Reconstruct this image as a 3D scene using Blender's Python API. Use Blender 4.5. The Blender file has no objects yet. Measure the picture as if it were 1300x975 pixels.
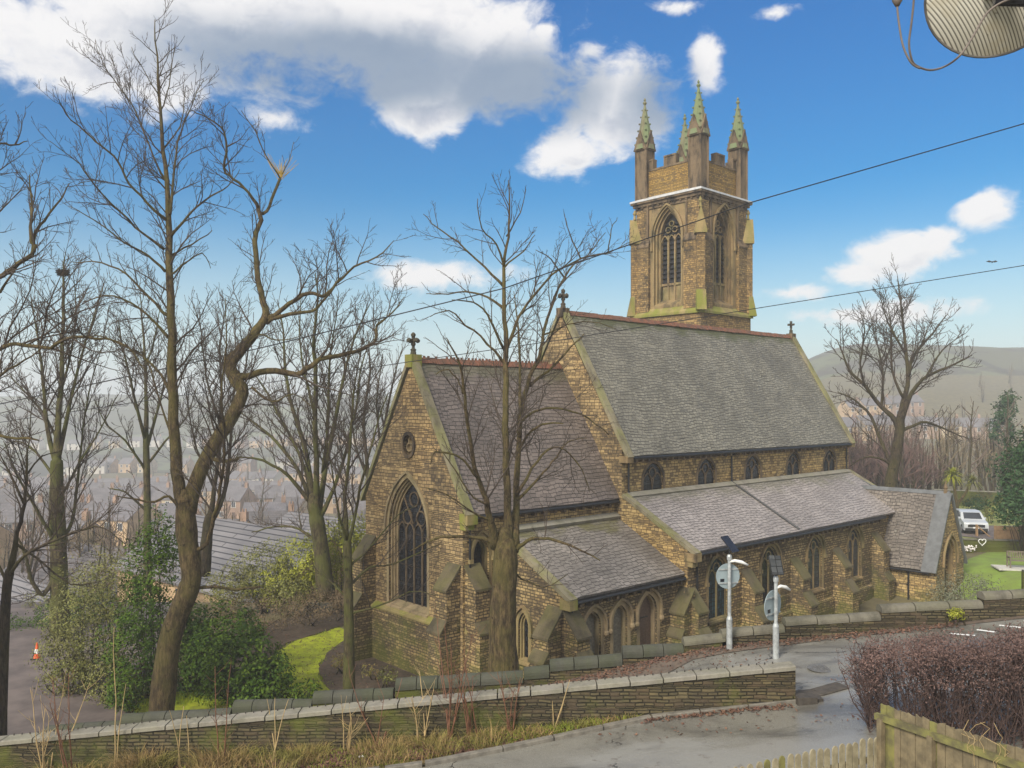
import bpy, math, random
import numpy as np
from mathutils import Vector, noise
from mathutils.geometry import tessellate_polygon
R = math.radians
SC = bpy.context.scene
COL = SC.collection

# ------------------------------------------------------------------ camera, world, sun, exposure
F, CX, HY = 1071.0, 650.0, 515.0          # focal length and horizon of the 1300x975 photograph
cam_d = bpy.data.cameras.new('camera')
cam = bpy.data.objects.new('camera', cam_d); COL.objects.link(cam)
cam_d.sensor_width = 36.0; cam_d.lens = 36.0 * F / 1300.0
cam_d.shift_y = (HY - 487.5) / 1300.0
cam_d.clip_start = 0.1; cam_d.clip_end = 9000
cam.rotation_euler = (R(90), 0, 0)
SC.camera = cam
SUN_EL, SUN_AZ = 36.0, 214.0               # azimuth clockwise from +Y (view direction)
SUN_STRENGTH, SKY_STRENGTH, EXPOSURE = 3.3, 0.10, 0.50
CLOUD_GAIN = 0.69
SC.view_settings.view_transform = 'Standard'; SC.view_settings.look = 'None'
SC.view_settings.exposure = EXPOSURE; SC.view_settings.gamma = 1.0
SC.view_settings.use_curve_mapping = False
SC.cycles.use_denoising = True
SC.cycles.volume_bounces = 1
SC.cycles.max_bounces = 6
SC.cycles.diffuse_bounces = 3
SC.cycles.transparent_max_bounces = 8


class NT:
    """tiny node-tree writer: values that are sockets are linked"""
    def __init__(s, tree):
        s.t = tree; s.t.nodes.clear()
    def n(s, typ, ins=None, **at):
        nd = s.t.nodes.new(typ)
        for k, v in at.items(): setattr(nd, k, v)
        for k, v in (ins or {}).items():
            i = nd.inputs[k]
            if isinstance(v, bpy.types.NodeSocket): s.t.links.new(v, i)
            else: i.default_value = v
        return nd
    def m(s, op, a, b=None, c=None, clamp=False):
        nd = s.t.nodes.new('ShaderNodeMath'); nd.operation = op; nd.use_clamp = clamp
        for i, v in enumerate((a, b, c)):
            if v is None: continue
            if isinstance(v, bpy.types.NodeSocket): s.t.links.new(v, nd.inputs[i])
            else: nd.inputs[i].default_value = v
        return nd.outputs[0]
    def mix(s, f, a, b, blend='MIX'):
        nd = s.t.nodes.new('ShaderNodeMix'); nd.data_type = 'RGBA'; nd.blend_type = blend
        for i, v in ((0, f), (6, a), (7, b)):
            if isinstance(v, bpy.types.NodeSocket): s.t.links.new(v, nd.inputs[i])
            else: nd.inputs[i].default_value = v if i == 0 else (*v[:3], 1)
        return nd.outputs[2]
    def step(s, x, lo, hi):
        nd = s.t.nodes.new('ShaderNodeMapRange'); nd.interpolation_type = 'SMOOTHSTEP'
        s.t.links.new(x, nd.inputs[0]); nd.inputs[1].default_value = lo; nd.inputs[2].default_value = hi
        return nd.outputs[0]
    def noise(s, vec, scale, detail=4, rough=.55, dist=0.0, out=0):
        nd = s.n('ShaderNodeTexNoise', {'Vector': vec, 'Scale': scale, 'Detail': detail, 'Roughness': rough, 'Distortion': dist})
        return nd.outputs[out]


def make_world():
    w = bpy.data.worlds.new('World'); SC.world = w; w.use_nodes = True
    nt = NT(w.node_tree)
    sky = nt.n('ShaderNodeTexSky', sky_type='NISHITA', sun_disc=False, sun_elevation=R(SUN_EL),
               sun_rotation=R(SUN_AZ), altitude=100, air_density=1.0, dust_density=0.6, ozone_density=2.2)
    hs = nt.n('ShaderNodeHueSaturation', {'Color': sky.outputs[0], 'Saturation': 1.75, 'Value': .90, 'Hue': 0.497})
    tc = nt.n('ShaderNodeTexCoord').outputs['Generated']
    sp = nt.n('ShaderNodeSeparateXYZ', {0: tc})
    x, y, z = sp.outputs
    az = nt.m('ARCTAN2', x, y)
    el = nt.m('ARCSINE', z)
    def A(px): return math.atan((px - CX) / F)
    def E(px, py): return math.atan((HY - py) / math.hypot(F, px - CX))
    # azimuth/elevation centre and half-axes (radians) of each cloud bank
    banks = [  # px, py, rx, ry, thinness
        (105, 60, 135, 62, 0), (290, 18, 250, 74, 0), (455, 28, 190, 60, 0), (600, 62, 110, 48, .08), (650, 108, 110, 50, 0),
        (545, 125, 78, 44, 0), (722, 188, 60, 36, .02), (772, 138, 72, 60, .05), (898, 88, 28, 60, .42), (870, 8, 66, 20, .70),
        (985, 16, 60, 20, .72), (1138, 320, 66, 34, .22), (1092, 348, 50, 22, .25), (1248, 265, 40, 24, .2), (1005, 372, 70, 22, .38),
        (345, 150, 70, 30, .55), (560, 350, 160, 26, .5), (1080, 400, 140, 20, .4), (1190, 300, 30, 18, .3), (690, 38, 30, 14, .5), (750, 66, 34, 18, .5)]
    def field(azs, els, sc_noise):
        cur = None
        for px, py, rx, ry, th in banks:
            dx = nt.m('MULTIPLY', nt.m('SUBTRACT', azs, A(px)), F / rx * .97)
            dy = nt.m('MULTIPLY', nt.m('SUBTRACT', els, E(px, py)), F / ry * .97)
            d = nt.m('SQRT', nt.m('ADD', nt.m('MULTIPLY', dx, dx), nt.m('MULTIPLY', dy, dy)))
            e = nt.m('SUBTRACT', 1.0 - th, d)
            cur = e if cur is None else nt.m('SMOOTH_MAX', cur, e, .25)
        cur = nt.m('MAXIMUM', cur, -1.1)
        v = nt.n('ShaderNodeCombineXYZ', {0: azs, 1: nt.m('MULTIPLY', els, 1.5), 2: 3.7}).outputs[0]
        n1 = nt.noise(v, 8.5, 12, .60, .35)
        n2 = nt.noise(v, 27.0, 8, .62, .5)
        return nt.m('ADD', nt.m('ADD', cur, nt.m('MULTIPLY', nt.m('SUBTRACT', n1, .5), sc_noise)), nt.m('MULTIPLY', nt.m('SUBTRACT', n2, .5), sc_noise * .58))
    f0 = field(az, el, 1.85)
    f1 = field(nt.m('SUBTRACT', az, .012), nt.m('ADD', el, .020), 1.85)
    a0 = nt.step(f0, -.20, .38)
    # unseen broken cloud added behind the viewer and overhead to whiten the fill light
    v2 = nt.n('ShaderNodeVectorMath', {0: tc, 1: (1, 1, 2.0)}, operation='MULTIPLY').outputs[0]
    back = nt.m('MULTIPLY', nt.step(nt.noise(v2, 2.2, 6, .6), .28, .46), nt.step(nt.m('ADD', nt.m('MULTIPLY', y, -1.0), nt.m('MULTIPLY', nt.m('MAXIMUM', nt.m('SUBTRACT', z, .52), 0), 4.0)), -.2, .35))
    lit = nt.step(nt.m('SUBTRACT', f0, f1), -.28, .34)
    thick = nt.step(f0, .15, .95)
    # heavy grey bases of the two large banks
    def spot(px, py, rx, ry):
        dx = nt.m('MULTIPLY', nt.m('SUBTRACT', az, A(px)), F / rx)
        dy = nt.m('MULTIPLY', nt.m('SUBTRACT', el, E(px, py)), F / ry)
        return nt.m('SUBTRACT', 1.0, nt.m('SQRT', nt.m('ADD', nt.m('MULTIPLY', dx, dx), nt.m('MULTIPLY', dy, dy))))
    g = nt.m('MAXIMUM', nt.m('MAXIMUM', spot(430, 88, 300, 66), spot(660, 112, 150, 64)), nt.m('MULTIPLY', spot(835, 125, 70, 70), .7))
    gm = nt.step(nt.m('ADD', g, nt.m('MULTIPLY', nt.m('SUBTRACT', nt.noise(tc, 9.0, 5), .5), .7)), -.1, .6)
    white = nt.mix(nt.m('MULTIPLY', thick, nt.m('SUBTRACT', 1.0, lit)), (1.0, .985, .98), (.52, .56, .66))
    ccol = nt.mix(nt.m('MULTIPLY', gm, .9), white, (.24, .33, .46))
    ccol = nt.mix(back, ccol, (1.0, .97, .92))
    alpha = nt.m('MAXIMUM', nt.m('MULTIPLY', a0, .97), nt.m('MULTIPLY', back, .85))
    deep = nt.mix(nt.step(el, .10, .52), (.60, .95, .90), (.0, .92, 1.10))
    blue = nt.mix(1.0, hs.outputs[0], deep, 'MULTIPLY')
    blue = nt.mix(nt.m('MULTIPLY', nt.m('SUBTRACT', 1.0, nt.step(el, -.02, .26)), .85), blue, (5.4, 5.9, 6.3))
    b1 = nt.n('ShaderNodeBackground', {'Color': blue, 'Strength': SKY_STRENGTH})
    b2 = nt.n('ShaderNodeBackground', {'Color': ccol, 'Strength': CLOUD_GAIN})
    mx = nt.n('ShaderNodeMixShader', {0: alpha, 1: b1.outputs[0], 2: b2.outputs[0]})
    out = nt.n('ShaderNodeOutputWorld', {'Surface': mx.outputs[0]})
    w.cycles.sampling_method = 'MANUAL'; w.cycles.sample_map_resolution = 512
make_world()

sun_d = bpy.data.lights.new('sun', 'SUN'); sun_d.energy = SUN_STRENGTH; sun_d.angle = R(18); sun_d.color = (1.0, .93, .80)
sun = bpy.data.objects.new('sun', sun_d); COL.objects.link(sun)
_sd = Vector((math.sin(R(SUN_AZ)) * math.cos(R(SUN_EL)), math.cos(R(SUN_AZ)) * math.cos(R(SUN_EL)), math.sin(R(SUN_EL))))
sun.rotation_euler = _sd.to_track_quat('Z', 'Y').to_euler(); sun.location = (0, 0, 200)

# ------------------------------------------------------------------ helpers
def P(px, py, d):
    return Vector(((px - CX) / F * d, d, (HY - py) / F * d))

def sstep(a, b, x):
    t = min(1, max(0, (x - a) / (b - a))); return t * t * (3 - 2 * t)

def lerp(a, b, t): return a + (b - a) * t

def interp(tab, x):
    if x <= tab[0][0]: return tab[0][1]
    for (x0, y0), (x1, y1) in zip(tab, tab[1:]):
        if x <= x1:
            t = (x - x0) / (x1 - x0); return y0 + (y1 - y0) * (t * t * (3 - 2 * t) * .5 + t * .5)
    return tab[-1][1]

LEFT = [(46, -11.8), (75, -17.5), (110, -22), (200, -28), (300, -35), (480, -36), (600, -28), (740, -2), (880, 12), (1100, 0), (1600, -10)]
RIGHT = [(46, -10.1), (95, -10.6), (130, -12), (220, -14), (300, -10), (400, 10), (500, 34), (570, 40), (700, 38), (900, 20), (1600, -10)]

def street_z(x): return -7.75 + .1 * min(max(x, -60), 70)

def ground_z(x, y):
    s = x / max(y, 30.)
    plat = -11.8 + 1.8 * sstep(26, 30.5, x)
    if y < 46: far = plat
    else:
        far = lerp(interp(LEFT, y), interp(RIGHT, y), sstep(.12, .42, s))
        far = lerp(plat, far, sstep(46, 60, y))
        if y > 90: far += noise.noise(Vector((x * .012, y * .012, 3.3))) * min(4.5, (y - 90) * .02)
    lane = .8 * (1 - sstep(-1.5, 6.8, x)) * sstep(20.1, 20.8, y)
    w = sstep(-13.5, -10, x)
    y0 = lerp(22.0, 24.95, w); y1 = lerp(31.0, 25.25, w)
    t = min(1, max(0, (y - y0) / (y1 - y0)))
    if w < 1: t = lerp(t * t * (3 - 2 * t), t, w)
    return lerp(street_z(x) - lane, far, t)

def G(px, py, far=400, near=14):
    """where the sight line of a photograph point meets the ground"""
    d = near
    while d < far:
        p = P(px, py, d)
        if p.z < ground_z(p.x, p.y): break
        d += .1 if d < 80 else 1.
    return Vector((p.x, p.y, ground_z(p.x, p.y)))

def tag(o, label=None, cat=None, group=None, kind=None):
    if label: o['label'] = label
    if cat: o['category'] = cat
    if group: o['group'] = group
    if kind: o['kind'] = kind
    return o

def empty(name, label, cat, loc=(0, 0, 0), rz=0, group=None):
    o = bpy.data.objects.new(name, None); COL.objects.link(o)
    o.location = loc; o.rotation_euler = (0, 0, rz); o.empty_display_size = .3
    return tag(o, label, cat, group)

def copy_tree(o, parent=None):
    c = o.copy(); COL.objects.link(c)
    if parent: c.parent = parent
    for ch in [k for k in ALL_CHILDREN.get(o.name, [])]:
        copy_tree(ch, c)
    return c
ALL_CHILDREN = {}

def auto_uv(me):
    nl = len(me.loops)
    if nl == 0: return
    uvl = me.uv_layers.new(name='UVMap')
    npoly = len(me.polygons)
    nrm = np.empty(npoly * 3, 'f'); me.polygons.foreach_get('normal', nrm); nrm = nrm.reshape(-1, 3)
    lt = np.empty(npoly, 'i'); me.polygons.foreach_get('loop_total', lt)
    vi = np.empty(nl, 'i'); me.loops.foreach_get('vertex_index', vi)
    co = np.empty(len(me.vertices) * 3, 'f'); me.vertices.foreach_get('co', co); co = co.reshape(-1, 3)
    flat = np.abs(nrm[:, 2]) > .985
    u = np.stack([-nrm[:, 1], nrm[:, 0], np.zeros(npoly)], 1)
    ln = np.linalg.norm(u, axis=1, keepdims=True); u = u / np.maximum(ln, 1e-6)
    # one direction per line, so both sides of a wall read alike
    sgn = np.where((u[:, 0] + u[:, 1] * .7) < 0, -1, 1)[:, None]; u = u * sgn
    v = np.cross(nrm, u)
    v = v * np.where(v[:, 2] < 0, -1, 1)[:, None]
    u[flat] = (1, 0, 0); v[flat] = (0, 1, 0)
    pi = np.repeat(np.arange(npoly), lt)
    pc = co[vi]
    uv = np.stack([(pc * u[pi]).sum(1), (pc * v[pi]).sum(1)], 1).astype('f')
    uvl.data.foreach_set('uv', uv.ravel())

class MB:
    def __init__(s): s.v = []; s.f = []; s.mi = []
    def add(s, vs, fs, mi=0):
        o = len(s.v); s.v.extend([tuple(p) for p in vs])
        s.f.extend([tuple(i + o for i in f) for f in fs]); s.mi.extend([mi] * len(fs)); return s
    def box(s, x0, x1, y0, y1, z0, z1, mi=0, fr=None):
        vs = [(x, y, z) for z in (z0, z1) for y in (y0, y1) for x in (x0, x1)]
        if fr: vs = [fr(*p) for p in vs]
        return s.add(vs, [(0, 2, 3, 1), (4, 5, 7, 6), (0, 1, 5, 4), (2, 6, 7, 3), (0, 4, 6, 2), (1, 3, 7, 5)], mi)
    def prism(s, poly, off, mi=0, smi=None):
        """poly: 3-D points of one end; off: vector to the other"""
        n = len(poly); off = Vector(off); a = [Vector(p) for p in poly]; b = [p + off for p in a]
        s.add(a + b, [tuple(range(n)), tuple(range(2 * n - 1, n - 1, -1))], mi)
        s.add(a + b, [(i, (i + 1) % n, n + (i + 1) % n, n + i) for i in range(n)], mi if smi is None else smi)
        return s
    def tube(s, pts, r, n=8, mi=0, cap=True):
        pts = [Vector(p) for p in pts]
        if not hasattr(r, '__len__'): r = [r] * len(pts)
        vs = []; fs = []; k = len(pts)
        ref = None
        for i in range(k):
            t = (pts[min(i + 1, k - 1)] - pts[max(i - 1, 0)]).normalized()
            if ref is None:
                ref = t.cross(Vector((0, 0, 1)))
                if ref.length < .05: ref = t.cross(Vector((1, 0, 0)))
            ref = (ref - t * ref.dot(t)).normalized(); bi = t.cross(ref)
            for j in range(n):
                a = 2 * math.pi * j / n
                vs.append(pts[i] + (ref * math.cos(a) + bi * math.sin(a)) * r[i])
        for i in range(k - 1):
            for j in range(n):
                fs.append((i * n + j, i * n + (j + 1) % n, (i + 1) * n + (j + 1) % n, (i + 1) * n + j))
        if cap: fs += [tuple(range(n - 1, -1, -1)), tuple(range((k - 1) * n, k * n))]
        return s.add(vs, fs, mi)
    def lathe(s, c, prof, n=12, mi=0, ax=None):
        c = Vector(c); vs = []; k = len(prof)
        for r, z in prof:
            for j in range(n):
                a = 2 * math.pi * j / n; vs.append(c + Vector((r * math.cos(a), r * math.sin(a), z)))
        fs = [(i * n + j, i * n + (j + 1) % n, (i + 1) * n + (j + 1) % n, (i + 1) * n + j) for i in range(k - 1) for j in range(n)]
        fs += [tuple(range(n - 1, -1, -1)), tuple(range((k - 1) * n, k * n))]
        return s.add(vs, fs, mi)
    def build(s, name, mats, parent=None, smooth=False, uv=True):
        return link_mesh(name, s.v, s.f, mats, parent, smooth, uv, s.mi)

def link_mesh(name, vs, fs, mats, parent=None, smooth=False, uv=True, mi=None):
    me = bpy.data.meshes.new(name)
    me.from_pydata([tuple(v) for v in vs] if not isinstance(vs, np.ndarray) else vs, [], fs)
    if not isinstance(mats, (list, tuple)): mats = [mats]
    for m in mats: me.materials.append(m)
    if mi is not None and any(mi): me.polygons.foreach_set('material_index', np.array(mi, 'i'))
    if smooth: me.polygons.foreach_set('use_smooth', np.ones(len(me.polygons), bool))
    me.update()
    if uv: auto_uv(me)
    o = bpy.data.objects.new(name, me); COL.objects.link(o)
    if parent:
        o.parent = parent; ALL_CHILDREN.setdefault(parent.name, []).append(o)
    return o

# ------------------------------------------------------------------ materials
def new_mat(name):
    m = bpy.data.materials.new(name); m.use_nodes = True
    return m, NT(m.node_tree)

def finish(nt, col, rough=.8, bump=None, bstr=.3, bdist=.02, metal=0.0, spec=.5):
    ins = {'Base Color': col if isinstance(col, bpy.types.NodeSocket) else (*col, 1), 'Roughness': rough, 'Metallic': metal, 'Specular IOR Level': spec}
    if bump is not None:
        b = nt.n('ShaderNodeBump', {'Height': bump, 'Strength': bstr, 'Distance': bdist}); ins['Normal'] = b.outputs[0]
    p = nt.n('ShaderNodeBsdfPrincipled', ins)
    nt.n('ShaderNodeOutputMaterial', {'Surface': p.outputs[0]})

def stone_mat(name, c1, c2, mortar, bw=.42, bh=.17, soot=.5, algae=.4, algae_z=-9.5, msize=.018, bias=-.2, sootcol=(.05, .04, .03)):
    m, nt = new_mat(name)
    uv = nt.n('ShaderNodeTexCoord').outputs['UV']
    pos = nt.n('ShaderNodeNewGeometry').outputs['Position']
    wob = nt.noise(pos, 2.3, 3, .5, out=1)
    uvw = nt.n('ShaderNodeVectorMath', {0: uv, 1: nt.n('ShaderNodeVectorMath', {0: nt.n('ShaderNodeVectorMath', {0: wob, 1: (.5, .5, .5)}, operation='SUBTRACT').outputs[0], 1: (.09, .075, 0)}, operation='MULTIPLY').outputs[0]}, operation='ADD').outputs[0]
    br = nt.n('ShaderNodeTexBrick', {'Vector': uvw, 'Color1': (*c1, 1), 'Color2': (*c2, 1), 'Mortar': (*mortar, 1), 'Scale': 1.0, 'Mortar Size': msize, 'Mortar Smooth': .35, 'Bias': bias, 'Brick Width': bw, 'Row Height': bh}, offset=.47, squash=.75, squash_frequency=3)
    brb = nt.n('ShaderNodeTexBrick', {'Vector': uvw, 'Color1': tuple(c * .93 for c in c1) + (1,), 'Color2': tuple(c * .9 for c in c2) + (1,), 'Mortar': (*mortar, 1), 'Scale': 1.0, 'Mortar Size': msize * .8, 'Mortar Smooth': .35, 'Bias': bias, 'Brick Width': bw * .72, 'Row Height': bh * .5}, offset=.41, squash=1.5, squash_frequency=2)
    def rand_of(w_, h_, **k): return nt.n('ShaderNodeSeparateColor', {0: nt.n('ShaderNodeTexBrick', {'Vector': uvw, 'Color1': (0, 0, 0, 1), 'Color2': (1, 1, 1, 1), 'Mortar': (.5, .5, .5, 1), 'Scale': 1.0, 'Mortar Size': 0.0, 'Bias': 0., 'Brick Width': w_, 'Row Height': h_}, **k).outputs[0]}).outputs[0]
    ra = rand_of(bw, bh, offset=.47, squash=.75, squash_frequency=3)
    # some courses are split into two thinner ones
    vrow = nt.m('FLOOR', nt.m('DIVIDE', nt.n('ShaderNodeSeparateXYZ', {0: uvw}).outputs[1], bh))
    wn = nt.n('ShaderNodeTexWhiteNoise', {'W': vrow}, noise_dimensions='1D').outputs[0]
    split = nt.m('GREATER_THAN', wn, .62)
    rnd = nt.mix(split, nt.n('ShaderNodeCombineColor', {0: ra, 1: ra, 2: ra}).outputs[0], nt.n('ShaderNodeCombineColor', {0: rand_of(bw * .72, bh * .5, offset=.41, squash=1.5, squash_frequency=2)}).outputs[0])
    rnd = nt.n('ShaderNodeSeparateColor', {0: rnd}).outputs[0]
    big = nt.noise(pos, .55, 5, .6)
    base = nt.mix(split, br.outputs[0], brb.outputs[0])
    fac = nt.m('ADD', nt.m('MULTIPLY', br.outputs[1], nt.m('SUBTRACT', 1.0, split)), nt.m('MULTIPLY', brb.outputs[1], split))
    col = nt.mix(nt.m('MULTIPLY', nt.step(rnd, .66, .98), .68), base, (.12, .088, .058))
    col = nt.mix(nt.m('MULTIPLY', nt.m('SUBTRACT', 1.0, nt.step(rnd, .0, .16)), .45), col, tuple(min(1, c * 1.22) for c in c1))
    col = nt.mix(1.0, col, nt.mix(nt.noise(pos, 9, 4, .6), (.62, .62, .62), (1.3, 1.28, 1.22)), 'MULTIPLY')
    sootm = nt.m('MULTIPLY', nt.step(nt.m('ADD', big, nt.m('MULTIPLY', nt.m('SUBTRACT', nt.noise(pos, 6, 4, .65), .5), .6)), .46, .72), soot)
    warm = nt.step(nt.noise(pos, .35, 4, .6), .42, .6)
    col = nt.mix(nt.m('MULTIPLY', warm, .35), col, nt.mix(1.0, col, (1.25, 1.12, .92), 'MULTIPLY'))
    col = nt.mix(sootm, col, sootcol)
    z = nt.n('ShaderNodeSeparateXYZ', {0: pos}).outputs[2]
    am = nt.m('ADD', nt.m('MULTIPLY', nt.m('SUBTRACT', algae_z, z), .25), nt.m('MULTIPLY', nt.m('SUBTRACT', nt.noise(pos, .9, 5, .65), .5), 3.0))
    col = nt.mix(nt.m('MULTIPLY', nt.step(am, .1, .9), algae), col, (.11, .125, .02))
    h = nt.m('ADD', nt.m('MULTIPLY', fac, -1.0), nt.m('ADD', nt.m('MULTIPLY', nt.noise(pos, 14, 4, .6), .6), nt.m('MULTIPLY', rnd, .5)))
    finish(nt, col, .9, h, .6, .03, spec=.25)
    return m

def ashlar_mat(name, base, dark, dirt=.5, green=0.0, joint=.5, greencol=(.16, .19, .06)):
    m, nt = new_mat(name)
    uv = nt.n('ShaderNodeTexCoord').outputs['UV']
    pos = nt.n('ShaderNodeNewGeometry').outputs['Position']
    br = nt.n('ShaderNodeTexBrick', {'Vector': uv, 'Color1': (*base, 1), 'Color2': tuple(c * .78 for c in base) + (1,), 'Mortar': tuple(c * .5 for c in base) + (1,), 'Scale': 1.0, 'Mortar Size': .008, 'Mortar Smooth': .2, 'Brick Width': .7, 'Row Height': .34})
    col = nt.mix(1.0 - joint, br.outputs[0], base)
    st = nt.n('ShaderNodeVectorMath', {0: pos, 1: (1, 1, .35)}, operation='MULTIPLY').outputs[0]
    col = nt.mix(nt.m('MULTIPLY', nt.step(nt.noise(st, 1.6, 6, .65), .42, .68), dirt), col, dark)
    if green: col = nt.mix(nt.m('MULTIPLY', nt.step(nt.noise(st, 1.1, 6, .6, .4), .40, .60), green), col, greencol)
    col = nt.mix(1.0, col, nt.mix(nt.noise(pos, 18, 4, .6), (.72, .72, .72), (1.2, 1.2, 1.2)), 'MULTIPLY')
    finish(nt, col, .85, nt.noise(pos, 22, 4, .6), .3, .02, spec=.3)
    return m

def slate_mat(name, c1, c2, bw=.36, bh=.22, moss=0.3, moss_lo=.35, lichen=.3, gap=.016, mosscol=(.10, .105, .035), vmoss=None):
    m, nt = new_mat(name)
    uv = nt.n('ShaderNodeTexCoord').outputs['UV']
    pos = nt.n('ShaderNodeNewGeometry').outputs['Position']
    wob = nt.noise(pos, 1.3, 3, .5, out=1)
    uvw = nt.n('ShaderNodeVectorMath', {0: uv, 1: nt.n('ShaderNodeVectorMath', {0: nt.n('ShaderNodeVectorMath', {0: wob, 1: (.5, .5, .5)}, operation='SUBTRACT').outputs[0], 1: (.08, .05, 0)}, operation='MULTIPLY').outputs[0]}, operation='ADD').outputs[0]
    kw = dict(offset=.5, squash=1.15, squash_frequency=3)
    br = nt.n('ShaderNodeTexBrick', {'Vector': uvw, 'Color1': (*c1, 1), 'Color2': (*c2, 1), 'Mortar': tuple(c * .22 for c in c2) + (1,), 'Scale': 1.0, 'Mortar Size': gap, 'Mortar Smooth': .25, 'Bias': 0., 'Brick Width': bw, 'Row Height': bh}, **kw)
    br2 = nt.n('ShaderNodeTexBrick', {'Vector': uvw, 'Color1': (0, 0, 0, 1), 'Color2': (1, 1, 1, 1), 'Mortar': (.5, .5, .5, 1), 'Scale': 1.0, 'Mortar Size': 0.0, 'Bias': 0., 'Brick Width': bw, 'Row Height': bh}, **kw)
    rnd = nt.n('ShaderNodeSeparateColor', {0: br2.outputs[0]}).outputs[0]
    col = br.outputs[0]
    col = nt.mix(nt.m('MULTIPLY', nt.step(rnd, .80, .98), .42), col, tuple(min(1, c * 1.35) for c in c1))
    col = nt.mix(nt.m('MULTIPLY', nt.step(nt.noise(pos, .42, 5, .6), .40, .66), .5), col, tuple(c * .62 for c in c2))
    col = nt.mix(nt.m('MULTIPLY', nt.step(nt.noise(pos, 3.2, 5, .7), .60, .72), lichen), col, (.34, .34, .30))
    mm = nt.noise(pos, .8, 6, .7)
    if vmoss is not None:   # moss thickest just under the ridge (height band)
        z = nt.n('ShaderNodeSeparateXYZ', {0: pos}).outputs[2]
        mm = nt.m('ADD', nt.m('MULTIPLY', nt.m('SUBTRACT', mm, .5), .9), nt.m('ADD', .36, nt.m('MULTIPLY', nt.step(z, vmoss - 1.3, vmoss), .38)))
    col = nt.mix(nt.m('MULTIPLY', nt.step(mm, moss_lo, moss_lo + .2), moss), col, mosscol)
    col = nt.mix(1.0, col, nt.mix(nt.noise(pos, 20, 3, .6), (.75, .75, .75), (1.2, 1.2, 1.2)), 'MULTIPLY')
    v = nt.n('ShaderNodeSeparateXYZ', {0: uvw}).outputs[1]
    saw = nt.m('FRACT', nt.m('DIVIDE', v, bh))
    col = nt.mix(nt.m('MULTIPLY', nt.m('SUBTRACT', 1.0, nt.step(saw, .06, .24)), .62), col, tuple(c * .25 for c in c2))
    h = nt.m('ADD', nt.m('MULTIPLY', saw, -1.0), nt.m('ADD', nt.m('MULTIPLY', br.outputs[1], -.8), nt.m('MULTIPLY', rnd, .5)))
    finish(nt, col, nt.m('ADD', .42, nt.m('MULTIPLY', nt.noise(pos, 5, 3), .25)), h, .6, .022, spec=.45)
    return m

def plain_mat(name, c, rough=.7, var=.25, scale=6., metal=0.0, c2=None, spec=.5, bump=.2):
    m, nt = new_mat(name)
    pos = nt.n('ShaderNodeNewGeometry').outputs['Position']
    nz = nt.noise(pos, scale, 5, .62)
    col = nt.mix(nt.step(nz, .3, .7), tuple(x * (1 - var) for x in c) if c2 is None else c2, tuple(min(1, x * (1 + var)) for x in c) if c2 is None else c)
    finish(nt, col, rough, nt.noise(pos, scale * 4, 4, .6), bump, .01, metal, spec)
    return m

def leaf_mat(name, ca, cb, cc, rough=.5, spec=.4):
    m, nt = new_mat(name)
    geo = nt.n('ShaderNodeNewGeometry')
    rnd = geo.outputs['Random Per Island']
    pos = geo.outputs['Position']
    col = nt.mix(rnd, ca, cb)
    col = nt.mix(nt.step(nt.noise(pos, 1.1, 4, .6), .42, .62), col, cc)
    finish(nt, col, rough, spec=spec)
    return m

def bark_mat(name, c, dark, green, g=.5):
    m, nt = new_mat(name)
    pos = nt.n('ShaderNodeNewGeometry').outputs['Position']
    st = nt.n('ShaderNodeVectorMath', {0: pos, 1: (1, 1, .3)}, operation='MULTIPLY').outputs[0]
    rd = nt.n('ShaderNodeVectorMath', {0: pos, 1: (1, 1, .10)}, operation='MULTIPLY').outputs[0]
    ridge = nt.noise(rd, 26, 5, .7, .6)
    col = nt.mix(nt.step(nt.noise(st, 7, 6, .7), .35, .65), dark, c)
    col = nt.mix(nt.m('MULTIPLY', nt.m('SUBTRACT', 1.0, nt.step(ridge, .36, .52)), .75), col, tuple(x * .45 for x in dark))
    col = nt.mix(nt.m('MULTIPLY', nt.step(nt.noise(pos, .9, 5, .65), .40, .60), g), col, green)
    col = nt.mix(nt.m('MULTIPLY', nt.step(nt.noise(pos, 2.7, 4, .6, .6), .62, .68), .75), col, tuple(x * .4 for x in dark))
    finish(nt, col, .92, nt.m('ADD', nt.noise(st, 16, 5, .7), nt.m('MULTIPLY', ridge, 1.6)), .9, .05, spec=.15)
    return m

M = {}
M['stone'] = stone_mat('sandstone_masonry', (.49, .355, .165), (.31, .22, .105), (.08, .06, .04), bw=.31, bh=.15, soot=.6, algae=.5)
M['stone_brown'] = stone_mat('brown_gable_masonry', (.42, .305, .155), (.245, .175, .095), (.055, .042, .03), bw=.33, bh=.155, soot=.75, algae=.35, bias=.0)
M['stone_rough'] = stone_mat('split_stone_walling', (.42, .31, .155), (.23, .175, .095), (.06, .048, .032), bw=.29, bh=.13, soot=.75, algae=.62, algae_z=-9.0, msize=.024, bias=.05)
M['stone_tower'] = stone_mat('tower_masonry', (.35, .24, .105), (.22, .15, .07), (.08, .06, .04), bw=.30, bh=.15, soot=.9, algae=.0, bias=-.1)
M['panel'] = stone_mat('parapet_masonry', (.34, .22, .07), (.26, .165, .052), (.12, .085, .04), bw=.28, bh=.12, soot=.35, algae=0)
M['garden_stone'] = stone_mat('mossy_boundary_masonry', (.14, .115, .065), (.068, .06, .036), (.02, .018, .012), bw=.31, bh=.085, soot=.55, algae=.78, algae_z=-6.6, msize=.02, bias=0)
M['ashlar'] = ashlar_mat('dressed_sandstone', (.32, .225, .115), (.06, .045, .03), .9, .25)
M['ashlar_light'] = ashlar_mat('pale_dressed_sandstone', (.40, .30, .175), (.09, .065, .042), .7, .18)
M['ashlar_dark'] = ashlar_mat('sooted_sandstone', (.19, .135, .08), (.03, .024, .019), 1.0, .0)
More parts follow.
